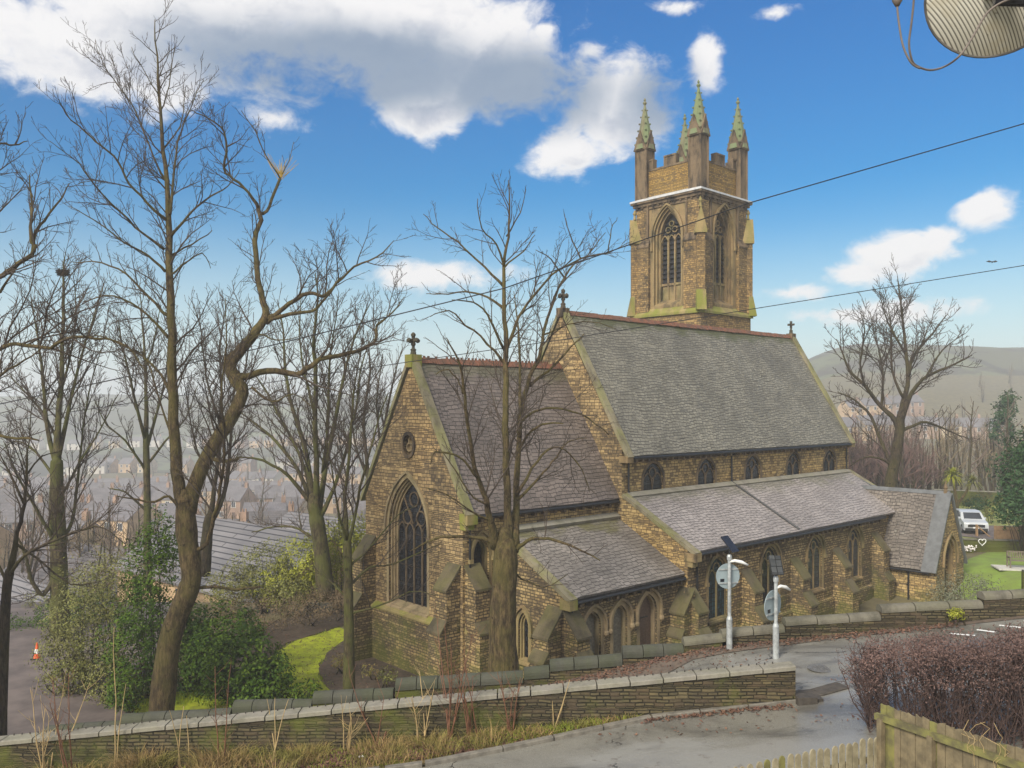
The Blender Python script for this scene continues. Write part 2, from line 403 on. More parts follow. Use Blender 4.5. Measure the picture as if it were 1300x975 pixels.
M['black_stone'] = ashlar_mat('blackened_stone', (.075, .062, .045), (.025, .022, .018), .7, .3, joint=0, greencol=(.06, .07, .03))
M['ashlar_green'] = ashlar_mat('algae_stained_sandstone', (.33, .26, .11), (.07, .055, .03), .45, .85, greencol=(.19, .205, .03))
M['ashlar_mid'] = ashlar_mat('streaked_sandstone', (.30, .21, .105), (.055, .042, .03), .9, .12)
M['ashlar_olive'] = ashlar_mat('olive_stained_sandstone', (.36, .265, .12), (.09, .07, .04), .5, .6, greencol=(.19, .18, .05))
M['spire'] = ashlar_mat('verdigris_stained_stone', (.20, .19, .11), (.06, .05, .035), .5, .85, joint=.3, greencol=(.16, .21, .10))
M['weather'] = ashlar_mat('mossy_weathering_slab', (.135, .11, .065), (.045, .038, .026), .75, .38, greencol=(.125, .12, .028))
M['coping'] = ashlar_mat('grey_coping_stone', (.27, .235, .155), (.09, .075, .05), .7, .45, joint=.25, greencol=(.21, .22, .05))
M['coping_pale'] = ashlar_mat('pale_flat_coping', (.27, .248, .205), (.115, .105, .08), .5, .12, joint=.0)
M['coping_roll'] = ashlar_mat('dark_roll_coping', (.082, .082, .064), (.034, .034, .027), .5, .45, joint=.0, greencol=(.058, .068, .03))
M['coping_roll_pale'] = ashlar_mat('weathered_roll_coping', (.17, .155, .12), (.065, .06, .045), .75, .35, joint=.0, greencol=(.13, .13, .07))
M['lead'] = plain_mat('lead_sheet', (.52, .52, .52), .5, .15, 3)
M['lead_dark'] = plain_mat('dark_lead_sheet', (.12, .125, .13), .45, .2, 3)
M['slate_chancel'] = slate_mat('purple_stone_slates', (.225, .182, .158), (.13, .105, .09), .34, .20, .45, .50, .25, vmoss=1.9)
M['slate_nave'] = slate_mat('grey_green_slates', (.265, .245, .19), (.145, .132, .10), .27, .175, .9, .50, .35, gap=.014, vmoss=4.9, mosscol=(.085, .088, .03))
M['slate_aisle'] = slate_mat('wet_mauve_slates', (.40, .355, .335), (.285, .252, .238), .32, .205, .4, .52, .12, vmoss=-4.2)
M['slate_vestry'] = slate_mat('wet_purple_slates', (.30, .268, .24), (.18, .16, .142), .34, .21, .8, .50, .2, vmoss=-5.1, mosscol=(.13, .12, .04))
M['slate_porch'] = slate_mat('dark_porch_slates', (.24, .205, .175), (.12, .10, .085), .3, .21, .2, .55, .4)
M['slate_far'] = slate_mat('town_roof_slates', (.22, .20, .21), (.15, .14, .145), .5, .4, .2, .6, .2)
M['slate_far_dark'] = slate_mat('dark_town_slates', (.17, .15, .15), (.12, .11, .11), .5, .4, .2, .6, .2)
M['terracotta'] = plain_mat('terracotta_ridge', (.22, .085, .045), .8, .35, 3, c2=(.11, .06, .038))
M['gutter'] = plain_mat('black_gutter', (.012, .012, .014), .45, .3, 8)
M['glass_dark'] = None
def glass_mat(name, c, tint, rough=.12):
    m, nt = new_mat(name)
    uv = nt.n('ShaderNodeTexCoord').outputs['UV']
    pos = nt.n('ShaderNodeNewGeometry').outputs['Position']
    br = nt.n('ShaderNodeTexBrick', {'Vector': uv, 'Color1': (*c, 1), 'Color2': (*tint, 1), 'Mortar': (.008, .008, .008, 1), 'Scale': 1.0, 'Mortar Size': .012, 'Bias': -.1, 'Brick Width': .16, 'Row Height': .2}, offset=0.)
    col = nt.mix(nt.step(nt.noise(pos, 3, 3), .45, .6), br.outputs[0], c)
    finish(nt, col, nt.m('ADD', rough, nt.m('MULTIPLY', nt.noise(pos, 2, 3), .2)), nt.m('ADD', nt.noise(pos, 5, 3), br.outputs[1]), .35, .03, spec=.22)
    return m
M['glass_dark'] = glass_mat('leaded_dark_glass', (.012, .013, .016), (.03, .034, .04))
M['glass_blue'] = glass_mat('leaded_blue_glass', (.012, .022, .03), (.03, .075, .10))
M['glass_grey'] = glass_mat('protective_grey_glazing', (.04, .043, .045), (.085, .09, .092))
M['glass_house'] = plain_mat('house_window_glass', (.03, .035, .045), .15, .3, .5)
M['door_wood'] = plain_mat('weathered_brown_door', (.12, .075, .05), .7, .3, 12)
M['door_grey'] = plain_mat('weathered_grey_board', (.17, .155, .12), .8, .3, 12)
M['bark'] = bark_mat('olive_bark', (.175, .125, .062), (.05, .037, .024), (.125, .112, .032), .5)
M['bark_dark'] = bark_mat('dark_bark', (.10, .075, .05), (.035, .027, .02), (.085, .08, .025), .4)
M['bark_green'] = bark_mat('algae_green_bark', (.14, .115, .058), (.05, .04, .026), (.11, .118, .03), .7)
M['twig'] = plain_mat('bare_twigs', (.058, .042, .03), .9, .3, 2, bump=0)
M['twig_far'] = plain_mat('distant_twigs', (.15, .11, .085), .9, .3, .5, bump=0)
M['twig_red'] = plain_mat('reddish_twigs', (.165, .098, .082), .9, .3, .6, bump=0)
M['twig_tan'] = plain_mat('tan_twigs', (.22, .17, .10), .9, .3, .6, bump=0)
M['sucker'] = plain_mat('yellow_sucker_shoots', (.50, .33, .06), .8, .2, 6, bump=0)
M['laurel'] = leaf_mat('laurel_leaves', (.022, .046, .004), (.105, .165, .016), (.042, .085, .008), .6, .12)
M['box_leaf'] = leaf_mat('olive_shrub_leaves', (.085, .10, .018), (.24, .235, .05), (.14, .135, .035), .6)
M['lime_leaf'] = leaf_mat('lime_shrub_leaves', (.17, .19, .012), (.40, .40, .03), (.25, .26, .02), .6)
M['yew_leaf'] = leaf_mat('dark_evergreen_leaves', (.015, .045, .014), (.055, .11, .04), (.03, .07, .024), .6, .2)
M['ivy_leaf'] = leaf_mat('grey_green_leaves', (.11, .125, .075), (.20, .205, .13), (.14, .14, .09), .6)
M['hedge_leaf'] = leaf_mat('purple_hedge_leaves', (.075, .042, .036), (.225, .138, .115), (.13, .078, .064), .75)
M['hedge_stem'] = plain_mat('hedge_stems', (.075, .045, .038), .85, .3, 8)
M['scrub'] = leaf_mat('winter_scrub', (.13, .085, .05), (.22, .16, .09), (.15, .11, .06), .9)
M['dry_grass'] = leaf_mat('dry_grass_blades', (.36, .235, .095), (.20, .14, .055), (.20, .18, .04), .85)
M['green_grass'] = leaf_mat('green_grass_blades', (.15, .19, .02), (.27, .30, .03), (.19, .17, .04), .7)
M['lawn_grass'] = leaf_mat('lawn_grass_blades', (.24, .33, .012), (.40, .48, .02), (.27, .31, .02), .7)
M['leaf_litter'] = leaf_mat('fallen_leaves', (.09, .045, .03), (.21, .115, .07), (.13, .065, .045), .85)
M['stalk'] = plain_mat('straw_stalks', (.42, .30, .14), .8, .2, 6)
M['stalk_red'] = plain_mat('red_brown_stems', (.17, .075, .04), .7, .25, 6)
M['galv'] = plain_mat('galvanised_post', (.40, .42, .42), .5, .28, 7, metal=.3)
M['sign_grey'] = plain_mat('grey_sign_back', (.27, .33, .35), .5, .08, 3)
M['white_plastic'] = plain_mat('white_lamp_shell', (.80, .80, .77), .4, .05, 3)
M['panel_black'] = plain_mat('solar_panel_face', (.016, .017, .022), .25, .2, 5)
M['fence'] = plain_mat('weathered_fence_board', (.235, .185, .105), .85, .3, 5, c2=(.12, .095, .055))
M['fence_green'] = plain_mat('algae_fence_board', (.22, .205, .06), .85, .3, 5, c2=(.105, .09, .045))
M['picket_wood'] = plain_mat('pale_weathered_picket', (.36, .31, .20), .85, .3, 6, c2=(.21, .18, .11))
M['fence_brown'] = plain_mat('brown_fence_board', (.30, .19, .10), .85, .2, 3)
M['white_paint'] = plain_mat('white_paint', (.78, .78, .76), .6, .08, 6)
M['car_paint'] = plain_mat('silver_white_car_paint', (.47, .49, .51), .25, .03, 1)
M['rubber'] = plain_mat('black_rubber', (.02, .02, .02), .8, .2, 10)
M['chrome'] = plain_mat('bright_metal', (.6, .6, .62), .25, .05, 3, metal=.8)
M['lamp_glass'] = plain_mat('headlamp_glass', (.75, .78, .8), .15, .05, 3)
M['bench_wood'] = plain_mat('grey_brown_bench_wood', (.17, .14, .10), .8, .25, 8)
M['slab'] = plain_mat('pale_paving_slab', (.50, .48, .43), .8, .15, 3)
M['cone_orange'] = plain_mat('orange_cone_plastic', (.75, .12, .03), .5, .1, 8)
M['wire'] = plain_mat('black_cable', (.02, .02, .022), .6, .2, 4)
M['cable_brown'] = plain_mat('grey_brown_cable', (.16, .13, .11), .6, .2, 14)
M['litter'] = plain_mat('white_litter', (.85, .85, .86), .5, .08, 15)
M['render'] = plain_mat('cream_house_wall', (.50, .40, .27), .9, .2, .5)
M['house_stone'] = plain_mat('buff_house_wall', (.46, .32, .19), .9, .25, .5)
M['brick_house'] = plain_mat('brown_house_wall', (.32, .21, .15), .9, .25, .5)
M['pale_house'] = plain_mat('pale_house_wall', (.58, .54, .48), .9, .12, .5)
M['sheet_roof'] = None
M['nest'] = plain_mat('nest_sticks', (.04, .03, .022), .95, .3, 10)
M['bird'] = plain_mat('black_feathers', (.02, .02, .022), .7, .2, 10)
M['road_iron'] = plain_mat('worn_wet_iron', (.17, .165, .155), .5, .3, 14, c2=(.09, .085, .08))
M['iron'] = plain_mat('rusty_iron', (.05, .042, .036), .8, .3, 10)

def sheet_mat():
    m, nt = new_mat('ribbed_sheet_roof')
    uv = nt.n('ShaderNodeTexCoord').outputs['UV']
    v = nt.n('ShaderNodeSeparateXYZ', {0: uv}).outputs[1]
    fr = nt.m('FRACT', nt.m('DIVIDE', v, .62))
    br = nt.n('ShaderNodeTexBrick', {'Vector': uv, 'Color1': (.22, .205, .205, 1), 'Color2': (.17, .16, .16, 1), 'Mortar': (.04, .038, .04, 1), 'Scale': 1.0, 'Mortar Size': .06, 'Mortar Smooth': .3, 'Brick Width': 60., 'Row Height': .52})
    pos = nt.n('ShaderNodeNewGeometry').outputs['Position']
    col = nt.mix(1.0, br.outputs[0], nt.mix(nt.noise(pos, .7, 5, .65), (.75, .75, .75), (1.2, 1.2, 1.2)), 'MULTIPLY')
    finish(nt, col, .55, nt.m('SUBTRACT', 1.0, br.outputs[1]), .5, .03)
    return m
M['sheet_roof'] = sheet_mat()

def road_mat():
    m, nt = new_mat('wet_worn_asphalt')
    pos = nt.n('ShaderNodeNewGeometry').outputs['Position']
    st = nt.n('ShaderNodeVectorMath', {0: pos, 1: (.45, 1, 1)}, operation='MULTIPLY').outputs[0]
    agg = nt.noise(pos, 75, 3, .75)
    col = nt.mix(nt.step(agg, .3, .7), (.11, .105, .09), (.29, .275, .235))
    col = nt.mix(nt.m('MULTIPLY', nt.step(nt.noise(st, .7, 6, .65, .8), .44, .64), .7), col, (.075, .07, .062))
    col = nt.mix(nt.m('MULTIPLY', nt.step(nt.noise(st, .33, 5, .6), .48, .56), .45), col, (.30, .295, .275))
    dirt = nt.m('MULTIPLY', nt.step(nt.noise(pos, 2.6, 6, .75), .58, .70), .6)
    col = nt.mix(dirt, col, (.085, .062, .045))
    vo = nt.n('ShaderNodeTexVoronoi', {'Vector': nt.n('ShaderNodeVectorMath', {0: pos, 1: nt.noise(pos, 1.5, 4, .6, out=1)}, operation='ADD').outputs[0], 'Scale': .42}, feature='DISTANCE_TO_EDGE').outputs[0]
    crack = nt.m('MULTIPLY', nt.m('SUBTRACT', 1.0, nt.step(vo, .004, .016)), nt.step(nt.noise(pos, .5, 3), .5, .6))
    col = nt.mix(crack, col, (.02, .018, .016))
    wet = nt.step(nt.noise(st, .5, 4, .55, .5), .40, .58)
    rough = nt.m('SUBTRACT', .40, nt.m('MULTIPLY', wet, .27))
    finish(nt, col, rough, nt.m('SUBTRACT', agg, nt.m('MULTIPLY', crack, 2.0)), .35, .006, spec=.5)
    return m
M['road'] = road_mat()
M['tarmac'] = plain_mat('churchyard_tarmac', (.17, .135, .12), .8, .25, .8, c2=(.095, .075, .068))
M['patch'] = plain_mat('dark_kerb_stone', (.06, .05, .04), .75, .3, 6)
M['kerb'] = plain_mat('worn_kerb_stone', (.16, .145, .12), .85, .3, 4)
M['ground'] = plain_mat('winter_ground', (.16, .135, .06), .95, .3, .5, c2=(.09, .075, .04))
def hill_mat():
    m, nt = new_mat('far_fields')
    pos = nt.n('ShaderNodeNewGeometry').outputs['Position']
    wp = nt.n('ShaderNodeVectorMath', {0: pos, 1: nt.n('ShaderNodeVectorMath', {0: nt.noise(pos, .012, 4, .6, out=1), 1: (40, 40, 0)}, operation='MULTIPLY').outputs[0]}, operation='ADD').outputs[0]
    fl = nt.n('ShaderNodeVectorMath', {0: wp, 1: (1, 1, 0)}, operation='MULTIPLY').outputs[0]
    v = nt.n('ShaderNodeTexVoronoi', {'Vector': fl, 'Scale': .013})
    e = nt.n('ShaderNodeTexVoronoi', {'Vector': fl, 'Scale': .013}, feature='DISTANCE_TO_EDGE').outputs[0]
    rnd = nt.n('ShaderNodeSeparateColor', {0: v.outputs[1]}).outputs[0]
    col = nt.mix(rnd, (.075, .075, .045), (.125, .145, .07))
    col = nt.mix(nt.step(nt.noise(pos, .03, 6, .7), .50, .58), col, (.055, .05, .035))
    col = nt.mix(nt.m('SUBTRACT', 1.0, nt.step(e, .02, .05)), col, (.04, .04, .028))
    finish(nt, col, .95)
    return m
M['hillside'] = hill_mat()
M['soil'] = plain_mat('bare_soil_bed', (.10, .07, .045), .95, .4, 5, c2=(.05, .035, .022))
M['lawn'] = plain_mat('mossy_lawn', (.40, .45, .012), .9, .3, 2.4, c2=(.20, .22, .018), bump=.8)
M['lawn_dull'] = plain_mat('dull_lawn', (.23, .27, .05), .9, .3, 1.2, c2=(.17, .16, .05), bump=.5)
M['green_lawn'] = plain_mat('green_lawn', (.19, .28, .035), .9, .25, 1.0, c2=(.15, .19, .04), bump=.5)
M['litter_ground'] = plain_mat('leaf_strewn_strip', (.15, .11, .08), .9, .35, 4, c2=(.085, .065, .05))
M['verge'] = plain_mat('rough_verge', (.22, .17, .07), .95, .35, 2.5, c2=(.12, .085, .045), bump=.6)
M['flower'] = plain_mat('pale_flowers', (.80, .76, .74), .7, .15, 20)
M['dish_rim'] = plain_mat('dish_rim', (.10, .09, .08), .6, .3, 20)
def dish_mat():
    m, nt = new_mat('perforated_dish')
    ob = nt.n('ShaderNodeTexCoord').outputs['Object']
    d = nt.n('ShaderNodeVectorMath', {0: ob, 1: (.80, -.05, .60)}, operation='DOT_PRODUCT').outputs['Value']
    w = nt.m('PINGPONG', nt.m('DIVIDE', d, .0105), .5)
    col = nt.mix(nt.step(w, .10, .24), (.16, .15, .13), (.60, .57, .49))
    col = nt.mix(nt.step(nt.noise(ob, 16, 5, .7), .66, .70), col, (.10, .09, .07))
    col = nt.mix(nt.m('MULTIPLY', nt.step(nt.noise(ob, 5, 4), .55, .65), .4), col, (.42, .36, .24))
    finish(nt, col, .6, w, .4, .004)
    return m
M['dish'] = dish_mat()

# ------------------------------------------------------------------ ground, road, lawns, haze
def make_ground():
    ys = [-40, -20, 0, 8, 12, 15, 17, 18, 19, 20, 20.1, 20.25, 20.4, 20.6, 20.8, 21, 22, 23, 24, 24.95, 25.1, 25.25]
    y = 26.
    while y < 1600: ys.append(y); y += max(1., (y - 20) * .035)
    nc = 170; vs = []; fs = []; mi = []
    for y in ys:
        W = max(70, .98 * y)
        for c in range(nc + 1):
            x = W * (c / nc * 2 - 1); vs.append((x, y, ground_z(x, y)))
    for j in range(len(ys) - 1):
        for c in range(nc):
            a = j * (nc + 1) + c; fs.append((a, a + 1, a + nc + 2, a + nc + 1)); mi.append(1 if ys[j] > 420 else 0)
    tag(link_mesh('ground', vs, fs, [M['ground'], M['hillside']], None, True, False, mi), kind='structure')
make_ground()

def sheet(name, poly, mat, lift, step=.8, kind='structure', jitter=0.0):
    """a sheet following the ground inside a plan polygon (x,y)"""
    rng = random.Random(len(name)); pts = [Vector((x, y, 0)) for x, y in poly]
    ring = []
    for i, p in enumerate(pts):
        q = pts[(i + 1) % len(pts)]; n = max(1, int((q - p).length / step))
        for k in range(n):
            r = p.lerp(q, k / n)
            if jitter: r = r + Vector((rng.uniform(-1, 1), rng.uniform(-1, 1), 0)) * jitter
            ring.append(r)
    xs = [p.x for p in ring]; ys = [p.y for p in ring]
    def inside(x, y):
        c = False; j = len(ring) - 1
        for i in range(len(ring)):
            a, b = ring[i], ring[j]
            if (a.y > y) != (b.y > y) and x < (b.x - a.x) * (y - a.y) / (b.y - a.y) + a.x: c = not c
            j = i
        return c
    from mathutils.geometry import delaunay_2d_cdt
    V = [p.to_2d() for p in ring]; nb = len(V)
    x = min(xs)
    while x < max(xs):
        y = min(ys)
        while y < max(ys):
            if inside(x, y): V.append(Vector((x, y)))
            y += step
        x += step
    r = delaunay_2d_cdt(V, [], [list(range(nb))], 1, 1e-4)
    vs = [(p.x, p.y, ground_z(p.x, p.y) + lift) for p in r[0]]
    return tag(link_mesh(name, vs, [tuple(f) for f in r[2]], mat, None, True), kind=kind)

def XY(px, py): p = G(px, py); return (p.x, p.y)
def LP(px, py):
    d = 11.8 * F / (py - HY); return ((px - CX) / F * d, max(26.2, d))
KERB = [(-45, 16.2), (-14, 17.6), (-1.9, 18.5), (-.2, 18.9), (3.3, 19.86), (6.75, 20.0)]
# street: one wet asphalt surface, in front of the low wall and round its end to the churchyard wall
sheet('road', [(-45, 5)] + [(40, 5), (40, 24.9), (-3.5, 24.9), (-4, 22.5), (-3.5, 20.36), (6.88, 20.36), (6.9, 20.05)] + [(x, y) for x, y in reversed(KERB)], M['road'], .014, .7)
sheet('footpath', [(-13, 20.4), (1.5, 20.4), (3.2, 22.6), (5.2, 24.2), (9.5, 24.55), (16, 24.72), (16, 24.93), (-9.9, 24.93)], M['litter_ground'], .032, .5)
sheet('verge', [(-45, 16.3)] + [(x, y + .12) for x, y in KERB[1:]] + [(6.7, 20.0), (-45, 20.0)], M['verge'], .014, .8)
sheet('car_park', [(-45, 20.45), (-13.2, 20.45), (-12.6, 24), (-13.5, 28), (-15, 33), (-17, 40), (-20, 50), (-24, 58), (-60, 58), (-60, 30)], M['tarmac'], .03, 1.2)
lawn_poly = [LP(335, 880), LP(340, 838), LP(365, 818), LP(430, 797), LP(445, 800), LP(436, 815), LP(415, 830), LP(405, 850), LP(412, 868), LP(440, 905), LP(300, 912), LP(165, 914), LP(160, 884), LP(250, 880)]
sheet('lawn', lawn_poly, M['lawn'], .04, .7, jitter=.22)
sheet('church_path', [LP(250, 815), LP(300, 800), LP(400, 778), LP(450, 772), LP(450, 792), LP(430, 796), LP(365, 817), LP(340, 836), LP(250, 850)], M['soil'], .05, .8, jitter=.1)
sheet('planting_bed', [LP(412, 868), LP(405, 850), LP(416, 830), LP(438, 814), LP(470, 822), LP(560, 862), LP(560, 890), LP(440, 900)], M['soil'], .055, .6, jitter=.06)
sheet('churchyard_grass', [(20, 27), (60, 27), (60, 47.5), (30, 44), (26, 40)], M['lawn_dull'], .03, 1.5)
sheet('bench_lawn', [(27, 44), (60, 44), (62, 58.5), (33, 58.5), (26.5, 52)], M['green_lawn'], .05, 1.2)
sheet('garden_grass', [(28, 62.5), (70, 62.5), (84, 90), (44, 90), (30, 70)], M['lawn_dull'], .05, 2)
sheet('driveway', [(36.5, 64), (60, 64), (60, 72), (36, 72.5), (34, 68)], M['tarmac'], .09, 1.2)

def kerb_line(name, pts, mat, w=.14, h=.11, label=None):
    mb = MB()
    for (x0, y0), (x1, y1) in zip(pts, pts[1:]):
        a = Vector((x0, y0, street_z(x0))); b = Vector((x1, y1, street_z(x1))); n = max(1, int((b - a).length / .92))
        for k in range(n):
            p = a.lerp(b, k / n + .004); q = a.lerp(b, (k + 1) / n - .006)
            d = (q - p).normalized(); s = Vector((-d.y, d.x, 0)) * w
            mb.prism([p + Vector((0, 0, -.05)), p + s + Vector((0, 0, -.05)), p + s + Vector((0, 0, h)), p + s * .08 + Vector((0, 0, h)), p + Vector((0, 0, h - .02))], q - p)
    return tag(mb.build(name, mat), kind='structure')
kerb_line('kerb', KERB, M['kerb'])
kerb_line('junction_kerb', [XY(1014, 889), XY(1045, 886), XY(1078, 876)], M['patch'], .42, .06)

def add_haze():
    mb = MB().box(-1700, 1700, -60, 1640, -70, 46)
    m = bpy.data.materials.new('haze'); m.use_nodes = True
    nt = NT(m.node_tree)
    v = nt.n('ShaderNodeVolumePrincipled', {'Color': (.97, .975, 1, 1), 'Density': HAZE, 'Anisotropy': 0.1})
    nt.n('ShaderNodeOutputMaterial', {'Volume': v.outputs[0]})
    o = mb.build('haze', m, uv=False); tag(o, kind='stuff')
HAZE = .0010
add_haze()

# white road marks beyond the hedge
mb = MB()
def mark(a, b, w=.11):
    a = Vector(a); b = Vector(b); d = (b - a).normalized(); s = Vector((-d.y, d.x, 0)) * w / 2
    q = [a - s, b - s, b + s, a + s]
    mb.add([(p.x, p.y, street_z(p.x) + .026) for p in q], [(0, 1, 2, 3)])
Q = [G(*p, near=16) for p in ((1206, 806), (1238, 808), (1240, 801), (1265, 804), (1268, 795), (1296, 799), (1300, 789), (1330, 793))]
mark(Q[0], Q[1]); mark(Q[2], Q[3]); mark(Q[4], Q[5]); mark(Q[6], Q[7])
tag(mb.build('road_markings', M['white_paint']), kind='structure')

# manhole cover
g = G(1043, 851)
mc = empty('manhole_cover', 'round iron manhole cover set in the wet road beyond the end of the low wall', 'manhole cover', (g.x, g.y, g.z + .016))
m_ = MB(); m_.lathe((0, 0, 0), [(.36, 0), (.36, .012), (.30, .012)], 28); m_.build('frame', M['road_iron'], mc)
m_ = MB(); m_.lathe((0, 0, 0), [(.285, 0), (.285, .016), (.05, .018)], 28)
for i in range(-3, 4):
    for j in range(-3, 4):
        if i * i + j * j < 10: m_.box(i * .075 - .022, i * .075 + .022, j * .075 - .022, j * .075 + .022, .015, .026)
m_.build('lid', M['road_iron'], mc)

# ------------------------------------------------------------------ the church
GZ = -12.0
CH = empty('church', 'large sandstone gothic church with slate roofs and a square pinnacled tower', 'church', (223 / F * 38, 38, GZ), R(42.446))
def ch(mb, name, mat, parent=None, smooth=False):
    o = mb.build(name, mat, parent or CH, smooth)
    if parent is None: o.location = (0, 0, -GZ)
    return o
def fr_s(y): return lambda a, n, z: (a, y - n, z)        # facing south (towards the street)
def fr_n(y): return lambda a, n, z: (a, y + n, z)
def fr_e(x): return lambda a, n, z: (x - n, a, z)        # facing the chancel end
def fr_w(x): return lambda a, n, z: (x + n, a, z)

def arch_e(h, rise): return (rise * rise - h * h) / (2 * h)
def arch_pts(c, zs, h, e, k=9):
    """left springing -> apex -> right springing of a pointed arch"""
    Rr = h + e; top = math.acos(min(1, max(-1, e / Rr)))
    L = [(c + e - Rr * math.cos(top * i / k), zs + Rr * math.sin(top * i / k)) for i in range(k + 1)]
    return L + [(2 * c - a, z) for a, z in reversed(L[:-1])]
def arch_loop(c, z0, zs, h, e, k=9): return [(c - h, z0)] + arch_pts(c, zs, h, e, k) + [(c + h, z0)]

def panel(mb, fr, outline, holes, depth=.45, mi=0, rmi=0):
    loops = [[Vector((a, z, 0)) for a, z in lp] for lp in [outline] + holes]
    tris = tessellate_polygon(loops); flat = [p for lp in loops for p in lp]
    mb.add([fr(p.x, 0, p.y) for p in flat], [tuple(t) for t in tris], mi)
    for lp in holes:
        n = len(lp)
        mb.add([fr(a, 0, z) for a, z in lp] + [fr(a, -depth, z) for a, z in lp], [(i, (i + 1) % n, n + (i + 1) % n, n + i) for i in range(n)], rmi)

def arch_band(mb, fr, c, z0, zs, h, e, t, n0, n1, k=9, legs=True, mi=0):
    """band of width t outside the arch (h,e), from depth n0 to n1"""
    i_ = arch_pts(c, zs, h, e, k); o_ = arch_pts(c, zs, h + t, e, k)
    if legs: i_ = [(c - h, z0)] + i_ + [(c + h, z0)]; o_ = [(c - h - t, z0)] + o_ + [(c + h + t, z0)]
    n = len(i_)
    vs = [fr(a, nn, z) for nn in (n0, n1) for lp in (i_, o_) for a, z in lp]
    fs = []
    for j in range(n - 1):
        fs += [(2 * n + j, 2 * n + j + 1, 3 * n + j + 1, 3 * n + j), (j, 2 * n + j, 2 * n + j + 1, j + 1), (n + j, n + j + 1, 3 * n + j + 1, 3 * n + j), (j, j + 1, n + j + 1, n + j)]
    fs += [(0, n, 3 * n, 2 * n), (n - 1, 2 * n - 1, 4 * n - 1, 3 * n - 1)]
    mb.add(vs, fs, mi)

def ring(mb, fr, c, z, r, t, n0, n1, k=16, mi=0, sx=1.):
    vs = []; fs = []
    for nn in (n0, n1):
        for rr in (r, r + t):
            for j in range(k):
                a = 2 * math.pi * j / k; vs.append(fr(c + sx * rr * math.cos(a), nn, z + rr * math.sin(a)))
    for j in range(k):
        q = (j + 1) % k
        fs += [(2 * k + j, 2 * k + q, 3 * k + q, 3 * k + j), (j, 2 * k + j, 2 * k + q, q), (k + j, k + q, 3 * k + q, 3 * k + j)]
    mb.add(vs, fs, mi)

def window(fr, c, z0, zs, h, rise, lights=2, glass='glass_dark', depth=.42, hood=True, mat='ashlar', trace='ashlar_dark', sill=True, name='window', orders=2, label=None):
    """stone surround (hood, two orders, sill) > tracery, glass"""
    e = arch_e(h, rise); mb = MB()
    arch_band(mb, fr, c, z0, zs, h, e, .17, -.02, .012)
    for q in range(orders):
        arch_band(mb, fr, c, z0, zs, h - .075 * (q + 1), e, .075, -depth, -(.06 + (depth - .12) * (q + .4) / max(orders, 1)))
    if hood:
        arch_band(mb, fr, c, zs - .12, zs, h + .17, e, .10, -.01, .11)
        for s in (-1, 1): mb.box(c + s * (h + .22) - .10, c + s * (h + .22) + .10, -.01, .14, zs - .30, zs - .12, fr=fr)
    if sill:
        mb.prism([fr(c - h - .12, .10, z0 - .05), fr(c - h - .12, -.40, z0 + .16), fr(c - h - .12, -.40, z0 - .2), fr(c - h - .12, .10, z0 - .15)], Vector(fr(c + h + .12, 0, 0)) - Vector(fr(c - h - .12, 0, 0)))
    w = ch(mb, name, M[mat])
    if label: w['label'] = label
    hi = h - .075 * orders
    tr = MB(); n0, n1 = -depth + .03, -depth + .11
    lw = 2 * hi / lights; t = .05 if lights < 4 else .045
    for k in range(1, lights):
        a = c - hi + lw * k; tr.box(a - t, a + t, n0, n1, z0, zs + .02, fr=fr)
    if lights > 1:
        hl = lw / 2 - t; el = arch_e(hl, hl * 1.5)
        for k in range(lights):
            cc = c - hi + lw * (k + .5)
            arch_band(tr, fr, cc, zs, zs - hl * .4, hl * .96, el, t * 1.3, n0, n1, 5, legs=False)
        # head: circles stacked in the arch
        rr = hi * .30
        if lights == 2: ring(tr, fr, c, zs + rise * .44, rr, .06, n0, n1)
        else:
            for s in (-1, 1): ring(tr, fr, c + s * hi * .42, zs + rise * .24, hi * .24, .06, n0, n1)
            ring(tr, fr, c, zs + rise * .58, hi * .24, .06, n0, n1)
            for s in (-1, 1):
                tr.prism([fr(c + s * hi * .05, n0, zs + .3), fr(c + s * hi * .05, n1, zs + .3), fr(c + s * hi * .05 + .07, n1, zs + .3), fr(c + s * hi * .05 + .07, n0, zs + .3)], Vector(fr(c + s * hi * .55, 0, zs + rise * .6)) - Vector(fr(c, 0, zs + .3)))
    tr.build('tracery', M[trace], w)
    gl = MB(); lp = arch_loop(c, z0, zs, hi + .02, e)
    gl.add([fr(a, -depth + .06, z) for a, z in lp], [tuple(range(len(lp)))])
    gl.build('glass', M[glass], w)
    return arch_loop(c, z0, zs, h, e)

def gable(y0, y1, ym, zb, ze, zr): return [(y0, zb), (y0, ze), (ym, zr), (y1, ze), (y1, zb)]

